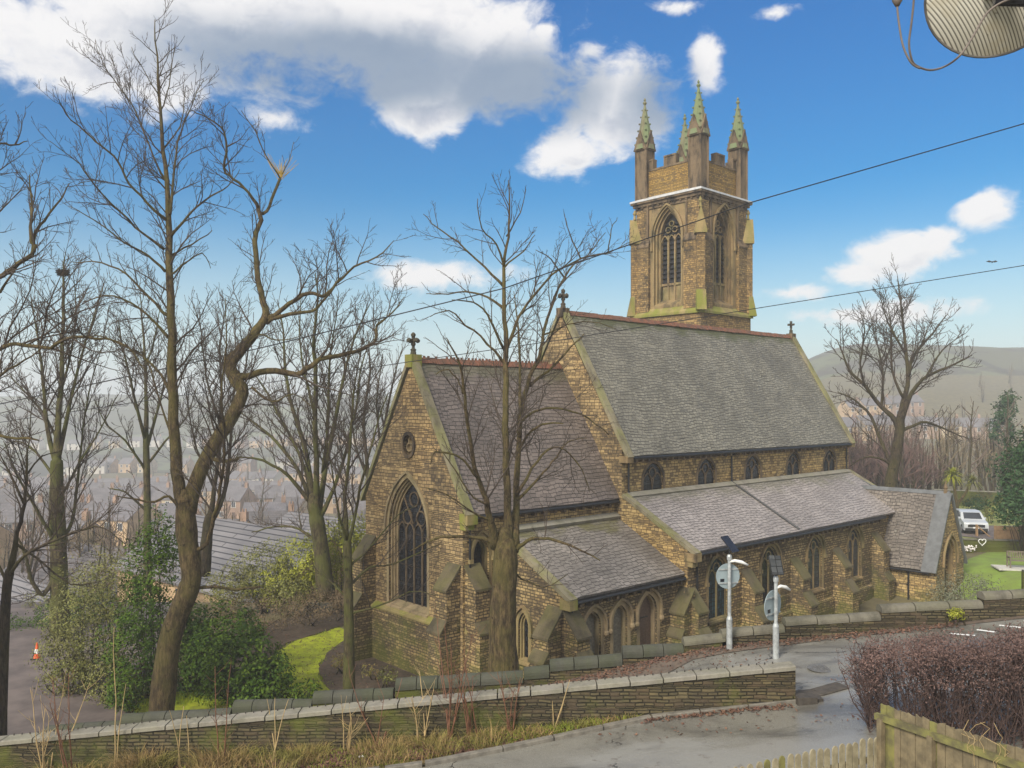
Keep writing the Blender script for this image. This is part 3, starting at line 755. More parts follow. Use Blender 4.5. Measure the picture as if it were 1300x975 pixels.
def buttress(fr, c, w, zb, stages, k=1.25, mat='stone_rough'):
    """stages: (projection, top of the upright face) from the ground up"""
    mb = MB(); a0, a1 = c - w / 2, c + w / 2
    poly = [(-.06, zb), (stages[0][0], zb)]
    for i, (p, zt) in enumerate(stages):
        nx = stages[i + 1][0] if i + 1 < len(stages) else -.06
        poly += [(p, zt), (nx, zt + (p - max(nx, 0)) * k)]
    poly = poly[:-1] + [(0, stages[-1][1] + stages[-1][0] * k), (-.06, stages[-1][1] + stages[-1][0] * k)]
    # convex slices so that the stepped profile closes cleanly
    prev = zb
    for i, (p, zt) in enumerate(stages):
        nx = max(0, stages[i + 1][0]) if i + 1 < len(stages) else 0
        z1 = zt + (p - nx) * k
        pl = [fr(a0, n, z) for n, z in ((-.06, prev), (p, prev), (p, zt), (nx, z1), (-.06, z1))]
        mb.prism(pl, Vector(fr(a1, 0, 0)) - Vector(fr(a0, 0, 0)), 0)
        prev = z1
    o = ch(mb, 'buttress', M[mat])
    for i, (p, zt) in enumerate(stages):
        cp = MB()
        nx = max(0, stages[i + 1][0]) if i + 1 < len(stages) else 0
        z1 = zt + (p - nx) * k; s = .07
        pl = [fr(a0 - .05, n, z) for n, z in ((p + .07, zt - .09), (p + .07, zt + .01), (nx + .01, z1 + .08), (nx + .01, z1 - .05))]
        cp.prism(pl, Vector(fr(a1 + .05, 0, 0)) - Vector(fr(a0 - .05, 0, 0))); cp.build('weathering', M['weather'], o)

def roof(name, p00, p10, p11, p01, mat, th=.13, nu=26, nv=12, amp=.022, sag=.0):
    """slab with a slightly uneven face: p00-p10 eaves, p01-p11 ridge"""
    p = [Vector(q) for q in (p00, p10, p11, p01)]
    nrm = (p[1] - p[0]).cross(p[3] - p[0]).normalized()
    if nrm.z < 0: nrm = -nrm
    mb = MB(); vs = []; fs = []
    for j in range(nv + 1):
        for i in range(nu + 1):
            u, v = i / nu, j / nv
            q = p[0].lerp(p[1], u).lerp(p[3].lerp(p[2], u), v)
            d = noise.noise(q * .6) * amp + noise.noise(q * 2.1) * amp * .4 - sag * math.sin(math.pi * u) * v
            vs.append(q + nrm * (th + d))
    for j in range(nv):
        for i in range(nu):
            a = j * (nu + 1) + i; fs.append((a, a + 1, a + nu + 2, a + nu + 1))
    mb.add(vs, fs)
    e0 = [vs[i] for i in range(nu + 1)]; low = [q - nrm * th for q in e0]
    mb.add(e0 + low, [(i, i + 1, nu + 2 + i, nu + 1 + i) for i in range(nu)])
    for a, b, c_, d_ in ((p[0], p[3], vs[0], vs[nv * (nu + 1)]), (p[1], p[2], vs[nu], vs[-1])):
        mb.add([a, b, d_, c_], [(0, 1, 2, 3)])
    return ch(mb, name, mat)

def strip(name, a, b, up, side, th, mat, parent=None, seg=.9):
    """run of coping stones from a to b"""
    a = Vector(a); b = Vector(b); up = Vector(up).normalized() * th; side = Vector(side); n = max(1, int((b - a).length / seg))
    mb = MB()
    for i in range(n):
        p = a.lerp(b, i / n); q = a.lerp(b, (i + 1) / n) - (b - a).normalized() * .012
        mb.prism([p, p + side, p + side + up, p + up], q - p)
    return ch(mb, name, mat, parent)

def gutter(x0, x1, y, z, corbels=True, every=.62):
    mb = MB(); mb.tube([(x0, y, z), (x1, y, z - .03)], .075, 8)
    mb.box(x0, x1, y - .03, y + .22, z + .02, z + .07)
    o = ch(mb, 'gutter', M['gutter'])
    if corbels:
        cb = MB(); x = x0 + .3
        while x < x1 - .2: cb.box(x, x + .13, y + .03, y + .30, z - .24, z - .10); x += every
        cb.box(x0 + .1, x1 - .1, y + .10, y + .30, z - .12, z - .02)
        cb.build('corbel_table', M['ashlar_dark'], o)

def downpipe(x, y, z1, z0):
    mb = MB(); mb.tube([(x, y - .08, z1), (x, y - .08, z0)], .05, 8); mb.box(x - .1, x + .1, y - .18, y, z1 - .05, z1 + .18)
    z = z1 - .8
    while z > z0: mb.box(x - .08, x + .08, y - .1, y + .02, z, z + .06); z -= 1.1
    ch(mb, 'downpipe', M['gutter'])

def ridge_tiles(name, a, b, crest=True):
    a = Vector(a); b = Vector(b); n = int((b - a).length / .42); d = (b - a) / n; mb = MB()
    rg = random.Random(5)
    for i in range(n):
        p = a + d * (i + .03); q = d * .94; dz = rg.uniform(-.015, .015)
        mb.prism([p + Vector((0, -.20, -.17 + dz)), p + Vector((0, -.03, .09 + dz)), p + Vector((0, .03, .09 + dz)), p + Vector((0, .20, -.17 + dz))], q)
        if crest:
            for k in (.18, .62):
                if rg.random() < .86: mb.prism([p + d * k + Vector((0, -.025, .08)), p + d * k + Vector((0, .025, .08)), p + d * k + Vector((0, .025, .17)), p + d * k + Vector((0, -.025, .17))], d * .24)
    ch(mb, name, M['terracotta'])

def finial_cross(x, y, z, s=1.0, rich=True, mat='black_stone'):
    mb = MB(); c = Vector((x, y, z + .62 * s))
    mb.lathe((x, y, z), [(.22 * s, -.35 * s), (.16 * s, -.05 * s), (.20 * s, .03 * s), (.10 * s, .12 * s), (.09 * s, .40 * s)], 8)
    mb.box(x - .08 * s, x + .08 * s, y - .34 * s, y + .34 * s, c.z - .09 * s, c.z + .09 * s)
    mb.box(x - .08 * s, x + .08 * s, y - .09 * s, y + .09 * s, c.z - .35 * s, c.z + .34 * s)
    mb.box(x - .34 * s, x + .34 * s, y - .085 * s, y + .085 * s, c.z - .08 * s, c.z + .08 * s)
    if rich:
        for dx, dy, dz in ((0, -.34, 0), (0, .34, 0), (0, 0, .36), (.34, 0, 0), (-.34, 0, 0), (0, 0, -.22)):
            mb.lathe((x + dx * s, y + dy * s, c.z + dz * s - .15 * s), [(.05 * s, 0), (.15 * s, .06 * s), (.16 * s, .18 * s), (.05 * s, .3 * s)], 7)
    ch(mb, 'gable_cross', M[mat])

YM = 7.95
# --- chancel
CL, CY0, CY1, CE, CR = -9.54, 4.30, 11.60, -4.27, 1.85
holes = []
he = window(fr_e(CL), 8.2, -9.05, -5.6, 1.45, 2.4, 4, 'glass_dark', .46, True, 'ashlar_light', 'ashlar_dark', orders=3)
rnd = [(8.1 + .42 * math.cos(i * math.pi / 12), -1.75 + .52 * math.sin(i * math.pi / 12)) for i in range(24)]
mb = MB(); panel(mb, fr_e(CL), gable(CY0, CY1, YM, GZ, CE, CR), [he, rnd], .5)
ch(mb, 'chancel_gable_wall', M['stone_brown'])
mb = MB(); ring(mb, fr_e(CL), 8.1, -1.75, .44, .16, -.02, .07, 24, sx=.85)
o = ch(mb, 'roundel', M['ashlar_dark'])
mb = MB()
for k in range(3):
    a = math.pi / 2 + k * 2 * math.pi / 3; ring(mb, fr_e(CL), 8.1 + .18 * math.cos(a), -1.75 + .2 * math.sin(a), .15, .06, -.30, -.12, 12)
lp = rnd; mb.add([fr_e(CL)(a, -.28, z) for a, z in lp], [tuple(range(len(lp)))]); mb.build('trefoil', M['ashlar_light'], o)
hl = window(fr_s(CY0), -8.53, -8.75, -6.25, .42, .75, 1, 'glass_dark', .4)
mb = MB(); panel(mb, fr_s(CY0), [(CL, GZ), (CL, CE), (0, CE), (0, GZ)], [hl], .45)
ch(mb, 'chancel_wall', M['stone'])
mb = MB(); panel(mb, fr_n(CY1), [(CL, GZ), (CL, CE), (0, CE), (0, GZ)], []); ch(mb, 'chancel_wall', M['stone'])
# plinth and sill course below the great window
mb = MB(); f = fr_e(CL)
mb.prism([f(CY0 + .2, n, z) for n, z in ((-.02, GZ), (.18, GZ), (.18, -9.34), (-.02, -9.16))], Vector((0, CY1 - CY0 - .4, 0)))
ch(mb, 'chancel_plinth', M['stone_rough'])
mb = MB(); mb.prism([f(CY0 + .15, n, z) for n, z in ((-.02, -9.36), (.27, -9.36), (.27, -9.28), (-.02, -9.08))], Vector((0, CY1 - CY0 - .3, 0)))
ch(mb, 'string_course', M['ashlar_green'])
for yy, zz in ((CY0, 0),):
    mb = MB(); fs_ = fr_s(CY0); mb.prism([fs_(CL + .1, n, z) for n, z in ((-.02, -9.4), (.16, -9.4), (.16, -9.3), (-.02, -9.12))], Vector((1.8, 0, 0)))
    ch(mb, 'string_course', M['ashlar_green'])
roof('chancel_roof', (CL + .3, CY0 - .22, CE - .30), (0, CY0 - .22, CE - .30), (0, YM, CR), (CL + .3, YM, CR), M['slate_chancel'])
roof('chancel_roof', (CL + .3, CY1 + .22, CE - .30), (0, CY1 + .22, CE - .30), (0, YM, CR), (CL + .3, YM, CR), M['slate_chancel'])
up = Vector((0, -.87, .5)); upn = Vector((0, .87, .5))
strip('gable_coping', (CL - .10, CY0 - .28, CE - .28), (CL - .10, YM - .02, CR + .14), up, (.40, 0, 0), .17, M['coping'])
strip('gable_coping', (CL - .10, CY1 + .28, CE - .28), (CL - .10, YM + .02, CR + .14), upn, (.40, 0, 0), .17, M['coping'])
mb = MB(); mb.box(CL - .10, CL + .46, CY0 - .42, CY0 + .1, CE - .62, CE - .18); mb.box(CL - .06, CL + .4, CY0 - .26, CY0 + .1, CE - .85, CE - .60)
ch(mb, 'kneeler', M['ashlar_green'])
mb = MB(); mb.box(CL - .14, CL + .42, YM - .26, YM + .26, CR - .15, CR + .42); ch(mb, 'gable_apex_stone', M['ashlar_green'])
finial_cross(CL + .14, YM, CR + .62, .70)
ridge_tiles('ridge_tiles', (CL + .4, YM, CR + .22), (-.05, YM, CR + .22))
gutter(CL + .45, -.1, CY0 - .33, CE - .34)
downpipe(CL + .32, CY0, CE - .6, -8.4)
buttress(fr_e(CL), CY0 + .55, .80, GZ, [(1.05, -9.25), (.72, -7.55)])
buttress(fr_s(CY0), CL + .50, .75, GZ, [(.95, -9.25), (.68, -7.50)])
buttress(fr_e(CL), CY1 - .45, .80, GZ, [(1.15, -9.25), (.75, -7.1)])
buttress(fr_n(CY1), CL + .50, .75, GZ, [(.95, -9.25), (.68, -7.50)])

# --- vestry (lean-to against the chancel)
VX, VY, VE, VT = -7.60, .43, -7.56, -5.42
hv = window(fr_e(VX), 2.72, -10.55, -9.15, .30, .6, 1, 'glass_dark', .3, True, 'ashlar')
mb = MB(); panel(mb, fr_e(VX), [(VY, GZ), (VY, VE), (CY0, VT), (CY0, GZ)], [hv], .4); ch(mb, 'vestry_gable_wall', M['stone_rough'])
doors = []
for c, h, z1, mat, nm in ((-5.87, .50, -9.05, 'door_grey', 'blocked_window'), (-4.15, .46, -9.02, 'door_grey', 'blocked_window'), (-2.27, .60, -9.02, 'door_wood', 'door')):
    e = arch_e(h, h * 1.35); fr = fr_s(VY); mb = MB()
    arch_band(mb, fr, c, GZ, z1, h, e, .20, -.02, .012); arch_band(mb, fr, c, GZ, z1, h - .08, e, .08, -.4, -.10)
    arch_band(mb, fr, c, z1 - .25, z1, h + .20, e, .10, -.01, .12)
    for s in (-1, 1): mb.lathe(fr(c + s * (h + .26), .06, z1 - .48), [(.06, 0), (.12, .08), (.12, .18), (.07, .25)], 8)
    d = ch(mb, nm, M['ashlar_light']); d['label'] = {'door': 'arched brown timber door in a moulded stone surround'}.get(nm, 'arched opening filled with grey boards')
    lp = arch_loop(c, GZ, z1, h - .06, e); lf = MB(); lf.prism([fr(a, -.34, z) for a, z in lp], Vector(fr(0, .05, 0)) - Vector(fr(0, 0, 0)))
    k = c - h + .12
    while k < c + h - .06: lf.box(k - .008, k + .008, -.30, -.286, GZ, z1 + .25, fr=fr); k += .16
    lf.build('leaf', M[mat], d)
    if nm == 'door':
        hg = MB()
        for zz in (-10.9, -9.3): hg.box(c - h + .1, c + h * .5, -.29, -.27, zz, zz + .05, fr=fr)
        hg.build('strap_hinge', M['iron'], d)
    doors.append(arch_loop(c, GZ + .01, z1, h, e))
mb = MB(); panel(mb, fr_s(VY), [(VX, GZ), (VX, VE), (0, VE), (0, GZ)], doors, .4); ch(mb, 'vestry_wall', M['stone_rough'])
roof('vestry_roof', (VX + .25, VY - .25, VE - .13), (0, VY - .25, VE - .13), (0, CY0, VT - .05), (VX + .25, CY0, VT - .05), M['slate_vestry'], nu=18, nv=8)
upv = Vector((0, -.5, .86))
strip('lean_to_coping', (VX - .08, VY - .38, VE - .16), (VX - .08, CY0, VT - .02), upv, (.42, 0, 0), .17, M['coping'])
mb = MB(); mb.box(VX - .08, VX + .36, VY - .45, VY + .12, VE - .46, VE - .06); ch(mb, 'kneeler', M['ashlar_green'])
strip('flashing', (VX + .3, CY0 - .32, VT - .06), (0, CY0 - .32, VT - .06), (0, -.5, .86), (0, .30, .17), .16, M['coping_pale'], seg=.6)
gutter(VX + .36, -.05, VY - .34, VE - .22, True, .55)
downpipe(VX + .42, VY, VE - .5, GZ)
buttress(fr_e(VX), VY + .42, .78, GZ, [(1.05, -9.95), (.80, -9.05)])
buttress(fr_s(VY), VX + .40, .74, GZ, [(.95, -9.95), (.72, -9.05)])

# --- nave with clerestory
NX1, NY0, NY1, NE, NR = 23.4, 3.85, 12.05, -2.06, 4.72
hs_ = []
for k in range(5):
    hs_.append(window(fr_s(NY0), 2.45 + 4.6 * k - .0 * k, -4.30, -3.80, .80, .92, 2, 'glass_dark', .16, False, 'ashlar_dark', 'ashlar_dark', sill=True, orders=0))
mb = MB(); panel(mb, fr_s(NY0), [(0, -6.9), (0, NE), (NX1, NE), (NX1, -6.9)], hs_, .35)
ch(mb, 'clerestory_wall', M['stone'])
mb = MB(); panel(mb, fr_n(NY1), [(0, GZ), (0, NE), (NX1, NE), (NX1, GZ)], []); ch(mb, 'clerestory_wall', M['stone'])
mb = MB(); panel(mb, fr_e(0), gable(NY0, NY1, YM, GZ, NE, NR), []); ch(mb, 'nave_gable_wall', M['stone_brown'])
mb = MB(); panel(mb, fr_w(NX1), gable(NY0, NY1, YM, GZ, NE, NR), [])
ch(mb, 'nave_gable_wall', M['stone_brown'])
SL = Vector((0, NY0 - YM, NE - NR))
roof('nave_roof', (.2, NY0 - .25, NE - .44), (NX1 - .2, NY0 - .25, NE - .44), (NX1 - .2, YM, NR), (.2, YM, NR), M['slate_nave'], nu=60, nv=20, amp=.03, sag=.05)
roof('nave_roof', (.2, NY1 + .25, NE - .44), (NX1 - .2, NY1 + .25, NE - .44), (NX1 - .2, YM, NR), (.2, YM, NR), M['slate_nave'], nu=20, nv=8)
for x in (-.06, NX1 - .36):
    strip('gable_coping', (x, NY0 - .34, NE - .50), (x, YM - .02, NR + .16), up, (.42, 0, 0), .17, M['coping'])
    strip('gable_coping', (x, NY1 + .34, NE - .50), (x, YM + .02, NR + .16), upn, (.42, 0, 0), .17, M['coping'])
    mb = MB(); mb.box(x - .02, x + .44, NY0 - .42, NY0 + .1, NE - .70, NE - .38); ch(mb, 'kneeler', M['ashlar'])
    mb = MB(); mb.box(x - .05, x + .46, YM - .24, YM + .24, NR - .1, NR + .36); ch(mb, 'gable_apex_stone', M['ashlar_dark'])
finial_cross(.16, YM, NR + .56, .72); finial_cross(NX1 - .16, YM, NR + .55, .72, False)
ridge_tiles('ridge_tiles', (.3, YM, NR + .17), (NX1 - .3, YM, NR + .17), False)
gutter(.4, NX1 - .3, NY0 - .36, NE - .48, True, .48)
for x in (.42, 9.35, NX1 - .4): downpipe(x, NY0, NE - .6, -4.45)

# --- south aisle
AX1, AE, AT = 23.4, -6.50, -4.42
hs_ = []
for k, gl in enumerate(('glass_blue', 'glass_dark', 'glass_grey', 'glass_grey')):
    hs_.append(window(fr_s(0), 2.40 + 4.6 * k, -10.0, -8.05, .78, .95, 2, gl, .20, True, 'ashlar', 'ashlar', orders=1))
mb = MB(); panel(mb, fr_s(0), [(0, GZ), (0, AE), (AX1, AE), (AX1, GZ)], hs_, .45); ch(mb, 'aisle_wall', M['stone_rough'])
for x in (0, AX1): mb = MB(); panel(mb, fr_e(x) if x == 0 else fr_w(x), [(0, GZ), (0, AE), (NY0, AT), (NY0, GZ)], []); ch(mb, 'aisle_end_wall', M['stone'])
roof('aisle_roof', (.2, -.28, AE - .15), (AX1 - .2, -.28, AE - .15), (AX1 - .2, NY0, AT), (.2, NY0, AT), M['slate_aisle'], nu=50, nv=10, amp=.025)
for x in (-.06, AX1 - .36):
    strip('lean_to_coping', (x, -.42, AE - .22), (x, NY0, AT + .03), upv, (.40, 0, 0), .16, M['coping'])
mb = MB(); mb.box(-.1, .38, -.5, .1, AE - .5, AE - .12); mb.box(-.05, .34, -.3, .1, AE - .75, AE - .48); ch(mb, 'kneeler', M['ashlar'])
strip('flashing', (.35, NY0 - .30, AT - .10), (NX1 - .3, NY0 - .30, AT - .10), (0, -.5, .86), (0, .3, .17), .16, M['coping_pale'], seg=.6)
mb = MB(); s0 = Vector((9.35, NY0 - .1, AT + .17)); s1 = Vector((9.35, -.30, AE + .06)); mb.tube([s0, s1], .05, 6); ch(mb, 'roof_channel', M['gutter'])
mb = MB(); mb.box(NX1 - .44, NX1 - .1, -.44, NY0, 0, .01) if False else mb.prism([(NX1 - .5, -.44, AE + .02), (NX1 - .06, -.44, AE + .02), (NX1 - .06, -.44, AE + .09), (NX1 - .5, -.44, AE + .09)], (0, NY0 + .44, AT - AE + .02)); ch(mb, 'lead_capping', M['lead_dark'])
gutter(.42, 19.4, -.40, AE - .20, True, .5)
downpipe(.62, 0, AE - .5, GZ)
for k in range(3): buttress(fr_s(0), 4.75 + 4.6 * k, .72, GZ, [(1.15, -10.25), (.72, -8.95)])
buttress(fr_s(0), 18.75, .72, GZ, [(1.05, -10.3), (.75, -8.6)])
buttress(fr_e(0), .02, .76, GZ, [(.95, -10.2), (.75, -9.2)]); buttress(fr_s(0), .15, .7, GZ, [(.9, -10.2), (.72, -9.2)])
mb = MB(); mb.prism([fr_s(0)(.4, n, z) for n, z in ((-.02, GZ), (.14, GZ), (.14, -10.75), (-.02, -10.6))], (19, 0, 0)); ch(mb, 'aisle_plinth', M['stone_rough'])

# --- porch
QX0, QX1, QY, QE, QR = 19.65, 23.9, -3.2, -9.30, -5.35
qm = (QX0 + QX1) / 2
e = arch_e(.85, 1.35); fr = fr_s(QY); ho = arch_loop(qm, GZ + .01, -9.3, .85, e); mb = MB()
arch_band(mb, fr, qm, GZ, -9.3, .85, e, .2, -.02, .02); arch_band(mb, fr, qm, -9.5, -9.3, 1.05, e, .1, -.01, .12); arch_band(mb, fr, qm, GZ, -9.3, .72, e, .13, -.4, -.12)
pa = ch(mb, 'porch_arch', M['ashlar'])
lp = arch_loop(qm, GZ, -9.3, .80, e); mb = MB(); mb.add([fr(a, -1.2, z) for a, z in lp], [tuple(range(len(lp)))]); mb.build('inner_door', M['door_wood'], pa)
mb = MB(); panel(mb, fr, [(QX0, GZ), (QX0, QE), (qm, QR), (QX1, QE), (QX1, GZ)], [ho], 1.2); ch(mb, 'porch_gable_wall', M['stone'])
mb = MB(); panel(mb, fr_e(QX0), [(QY, GZ), (QY, QE), (0, QE), (0, GZ)], []); ch(mb, 'porch_wall', M['stone'])
mb = MB(); panel(mb, fr_w(QX1), [(QY, GZ), (QY, QE), (0, QE), (0, GZ)], []); ch(mb, 'porch_wall', M['stone'])
roof('porch_roof', (QX0 - .2, 2.6, QE - .36), (QX0 - .2, QY + .25, QE - .36), (qm, QY + .25, QR), (qm, 2.6, QR), M['slate_porch'], nu=18, nv=10)
roof('porch_roof', (QX1 + .2, 2.6, QE - .36), (QX1 + .2, QY + .25, QE - .36), (qm, QY + .25, QR), (qm, 2.6, QR), M['slate_porch'], nu=18, nv=10)
upq = Vector((-.87, 0, .48))
strip('porch_coping', (QX0 - .26, QY - .12, QE - .42), (qm, QY - .12, QR + .08), upq, (0, .85, 0), .12, M['lead_dark'], seg=6)
strip('porch_coping', (QX1 + .26, QY - .12, QE - .42), (qm, QY - .12, QR + .08), Vector((.87, 0, .48)), (0, .85, 0), .12, M['lead_dark'], seg=6)
mb = MB(); mb.prism([(qm - .18, QY, QR + .02), (qm, QY, QR + .24), (qm + .18, QY, QR + .02)], (0, 5.4, 0)); ch(mb, 'porch_ridge', M['lead_dark'])
mb = MB(); mb.tube([(QX0 - .3, QY + .3, QE - .42), (QX0 - .3, -.3, QE - .42)], .07, 6); ch(mb, 'gutter', M['gutter'])
downpipe(QX0 - .12, -1.6, QE - .5, GZ)
mb = MB(); mb.lathe((qm, QY + .25, QR + .1), [(.14, 0), (.09, .25), (.13, .33), (.05, .55), (.02, .75)], 8); ch(mb, 'gable_finial', M['ashlar_dark'])

# --- north aisle (out of sight behind the nave, closes the plan)
mb = MB(); mb.box(.3, 18.6, NY1 - .02, NY1 + 3.6, GZ, -6.6); ch(mb, 'north_aisle_wall', M['stone'])
roof('north_aisle_roof', (.2, NY1 + 3.9, -6.8), (18.7, NY1 + 3.9, -6.8), (18.7, NY1, -4.5), (.2, NY1, -4.5), M['slate_aisle'], nu=10, nv=4)

# --- tower
TX0, TX1, TY0, TY1 = 19.15, 25.05, 12.75, 18.45
TXM, TYM = (TX0 + TX1) / 2, (TY0 + TY1) / 2
ZS, ZC, ZP = 6.78, 15.05, 18.45
mb = MB(); mb.box(TX0 - .28, TX1 + .28, TY0 - .28, TY1 + .28, GZ, ZS - .12); ch(mb, 'tower_base', M['stone_tower'])
mb = MB()
mb.prism([(TX0 - .42, TY0 - .42, ZS - .14), (TX1 + .42, TY0 - .42, ZS - .14), (TX1 + .42, TY1 + .42, ZS - .14), (TX0 - .42, TY1 + .42, ZS - .14)], (0, 0, .16))
lo = [(TX0 - .42, TY0 - .42), (TX1 + .42, TY0 - .42), (TX1 + .42, TY1 + .42), (TX0 - .42, TY1 + .42)]; hi_ = [(TX0 + .1, TY0 + .1), (TX1 - .1, TY0 + .1), (TX1 - .1, TY1 - .1), (TX0 + .1, TY1 - .1)]
mb.add([(x, y, ZS + .02) for x, y in lo] + [(x, y, ZS + .62) for x, y in hi_], [(i, (i + 1) % 4, 4 + (i + 1) % 4, 4 + i) for i in range(4)] + [(4, 5, 6, 7)])
ch(mb, 'tower_string_course', M['ashlar_green'])
walls = MB()
for fr, cm, a0, a1 in ((fr_e(TX0), TYM, TY0, TY1), (fr_s(TY0), TXM, TX0, TX1), (fr_w(TX1), TYM, TY0, TY1), (fr_n(TY1), TXM, TX0, TX1)):
    h = 1.22; rise = 2.15; zs = 12.55; z0 = 7.5; e = arch_e(h, rise)
    panel(walls, fr, [(a0, ZS), (a0, ZC), (a1, ZC), (a1, ZS)], [arch_loop(cm, z0, zs, h, e)], .75)
    mb = MB()
    arch_band(mb, fr, cm, z0, zs, h, e, .13, -.05, .03); arch_band(mb, fr, cm, z0, zs, h - .14, e, .14, -.7, -.16); arch_band(mb, fr, cm, z0, zs, h - .30, e, .16, -.7, -.36)
    arch_band(mb, fr, cm, 11.6, zs, h + .13, e, .14, -.02, .16)
    mb.prism([fr(cm - h, n, z) for n, z in ((.05, z0 - .05), (-.7, z0 + .5), (-.7, z0 - .2), (.05, z0 - .25))], Vector(fr(cm + h, 0, 0)) - Vector(fr(cm - h, 0, 0)))
    w = ch(mb, 'belfry_opening', M['ashlar_mid'])
    hi2 = h - .30; tr = MB(); n0, n1 = -.62, -.46
    for k in (-1, 1): tr.box(cm + k * hi2 / 3 - .06, cm + k * hi2 / 3 + .06, n0, n1, z0 + .3, zs + .15, fr=fr)
    hl_ = hi2 / 3 - .05; el = arch_e(hl_, hl_ * 1.8)
    for k in (-1, 0, 1): arch_band(tr, fr, cm + k * hi2 * 2 / 3, zs, zs - .35, hl_, el, .07, n0, n1, 5, False)
    for k in (-1, 1): ring(tr, fr, cm + k * .30, zs + .55, .18, .07, n0, n1, 12)
    ring(tr, fr, cm, zs + 1.0, .16, .07, n0, n1, 12)
    tr.box(cm - hi2, cm + hi2, n0, n1, z0 + 1.45, z0 + 1.62, fr=fr)
    for k in (-1, 0, 1): tr.box(cm + k * hi2 * 2 / 3 - hl_, cm + k * hi2 * 2 / 3 + hl_, n0, n0 + .06, z0 + .4, z0 + 1.45, fr=fr)
    tr.build('tracery', M['ashlar'], w)
    lv = MB(); z = z0 + 1.66
    while z < zs + 1.2:
        lv.prism([fr(cm - hi2, n, zz) for n, zz in ((-.56, z), (-.60, z + .02), (-.72, z + .26), (-.69, z + .27))], Vector(fr(cm + hi2, 0, 0)) - Vector(fr(cm - hi2, 0, 0))); z += .36
    lv.build('louvres', M['gutter'], w)
    bk = MB(); lp = arch_loop(cm, z0, zs, h - .16, e); bk.add([fr(a, -.745, z) for a, z in lp], [tuple(range(len(lp)))]); bk.build('dark_backing', M['gutter'], w)
    # flat pilaster strips and clasping corner faces
    for s in (-1, 1):
        pb = MB(); c = cm + s * ((a1 - a0) / 2 - .62)
        pb.box(c - .62, c + .62, -.02, .24, ZS + .25, 11.95, fr=fr)
        pb.prism([fr(c - .62, n, z) for n, z in ((-.02, 11.95), (.24, 11.95), (.05, 12.5), (-.02, 12.5))], Vector(fr(c + .62, 0, 0)) - Vector(fr(c - .62, 0, 0)))
        c2 = cm + s * ((a1 - a0) / 2 - .50); pb.box(c2 - .50, c2 + .50, -.02, .09, 12.4, ZC - .05, fr=fr)
        o = ch(pb, 'corner_pier', M['stone_tower'])
        wb = MB(); wb.prism([fr(c - .66, n, z) for n, z in ((.28, 11.9), (.30, 12.0), (.06, 12.6), (.02, 12.5))], Vector(fr(c + .66, 0, 0)) - Vector(fr(c - .66, 0, 0))); wb.build('weathering', M['ashlar_dark'], o)
        wb = MB(); c3 = cm + s * (h + .55); wb.box(c3 - .07, c3 + .07, .0, .16, 12.5, ZC - .1, fr=fr); wb.build('shaft', M['ashlar_dark'], o)
ch(walls, 'tower_wall', M['ashlar_mid'])
# diagonal buttresses on the corners
for sx, sy, cx, cy in ((-1, -1, TX0, TY0), (-1, 1, TX0, TY1), (1, -1, TX1, TY0), (1, 1, TX1, TY1)):
    d = Vector((sx, sy, 0)).normalized(); t = Vector((-d.y, d.x, 0)); c = Vector((cx, cy, 0)) - d * .3
    fr = (lambda c, d, t: lambda a, n, z: tuple(c + t * a + d * n + Vector((0, 0, z))))(c, d, t)
    mb = MB(); mb.box(-.29, .29, 0, .78, ZS + .1, 12.5, fr=fr)
    o = ch(mb, 'diagonal_buttress', M['stone_tower'])
    fb = MB(); fb.prism([fr(-.34, n, z) for n, z in ((.5, ZS + .03), (1.1, ZS + .03), (1.0, ZS + .55), (.80, ZS + 1.5), (.5, ZS + 1.5))], Vector(fr(.34, 0, 0)) - Vector(fr(-.34, 0, 0))); fb.build('weathering', M['ashlar_green'], o)
    gb = MB(); gb.prism([fr(-.42, -.1, 12.3), fr(-.42, -.1, 12.5), fr(0, -.1, 14.2), fr(.42, -.1, 12.5), fr(.42, -.1, 12.3)], Vector(fr(0, .98, 0)) - Vector(fr(0, 0, 0)))
    gb.lathe(fr(0, .5, 14.2), [(.12, 0), (.08, .3), (.16, .45), (.03, .75)], 6)
    gb.build('gablet', M['ashlar_olive'], o)
# cornice with leaded top
mb = MB(); O = .38
for k, (ov, z0, z1) in enumerate(((.10, ZC - .25, ZC), (.24, ZC, ZC + .22), (O, ZC + .22, ZC + .36))):
    mb.box(TX0 - ov, TX1 + ov, TY0 - ov, TY1 + ov, z0, z1)
for fr, a0, a1 in ((fr_e(TX0), TY0, TY1), (fr_s(TY0), TX0, TX1)):
    a = a0
    while a < a1: mb.box(a, a + .16, .08, .2, ZC - .12, ZC, fr=fr); a += .5
o = ch(mb, 'cornice', M['ashlar_dark'])
mb = MB(); lo = [(TX0 - .42, TY0 - .42), (TX1 + .42, TY0 - .42), (TX1 + .42, TY1 + .42), (TX0 - .42, TY1 + .42)]; hi_ = [(TX0 + .3, TY0 + .3), (TX1 - .3, TY0 + .3), (TX1 - .3, TY1 - .3), (TX0 + .3, TY1 - .3)]
zq = ZC + .365
mb.add([(x, y, zq) for x, y in lo] + [(x, y, zq + .13) for x, y in lo] + [(x, y, zq + .42) for x, y in hi_], [(i, (i + 1) % 4, 4 + (i + 1) % 4, 4 + i) for i in range(4)] + [(4 + i, 4 + (i + 1) % 4, 8 + (i + 1) % 4, 8 + i) for i in range(4)] + [(8, 9, 10, 11)])
mb.build('lead_capping', M['lead'], o)
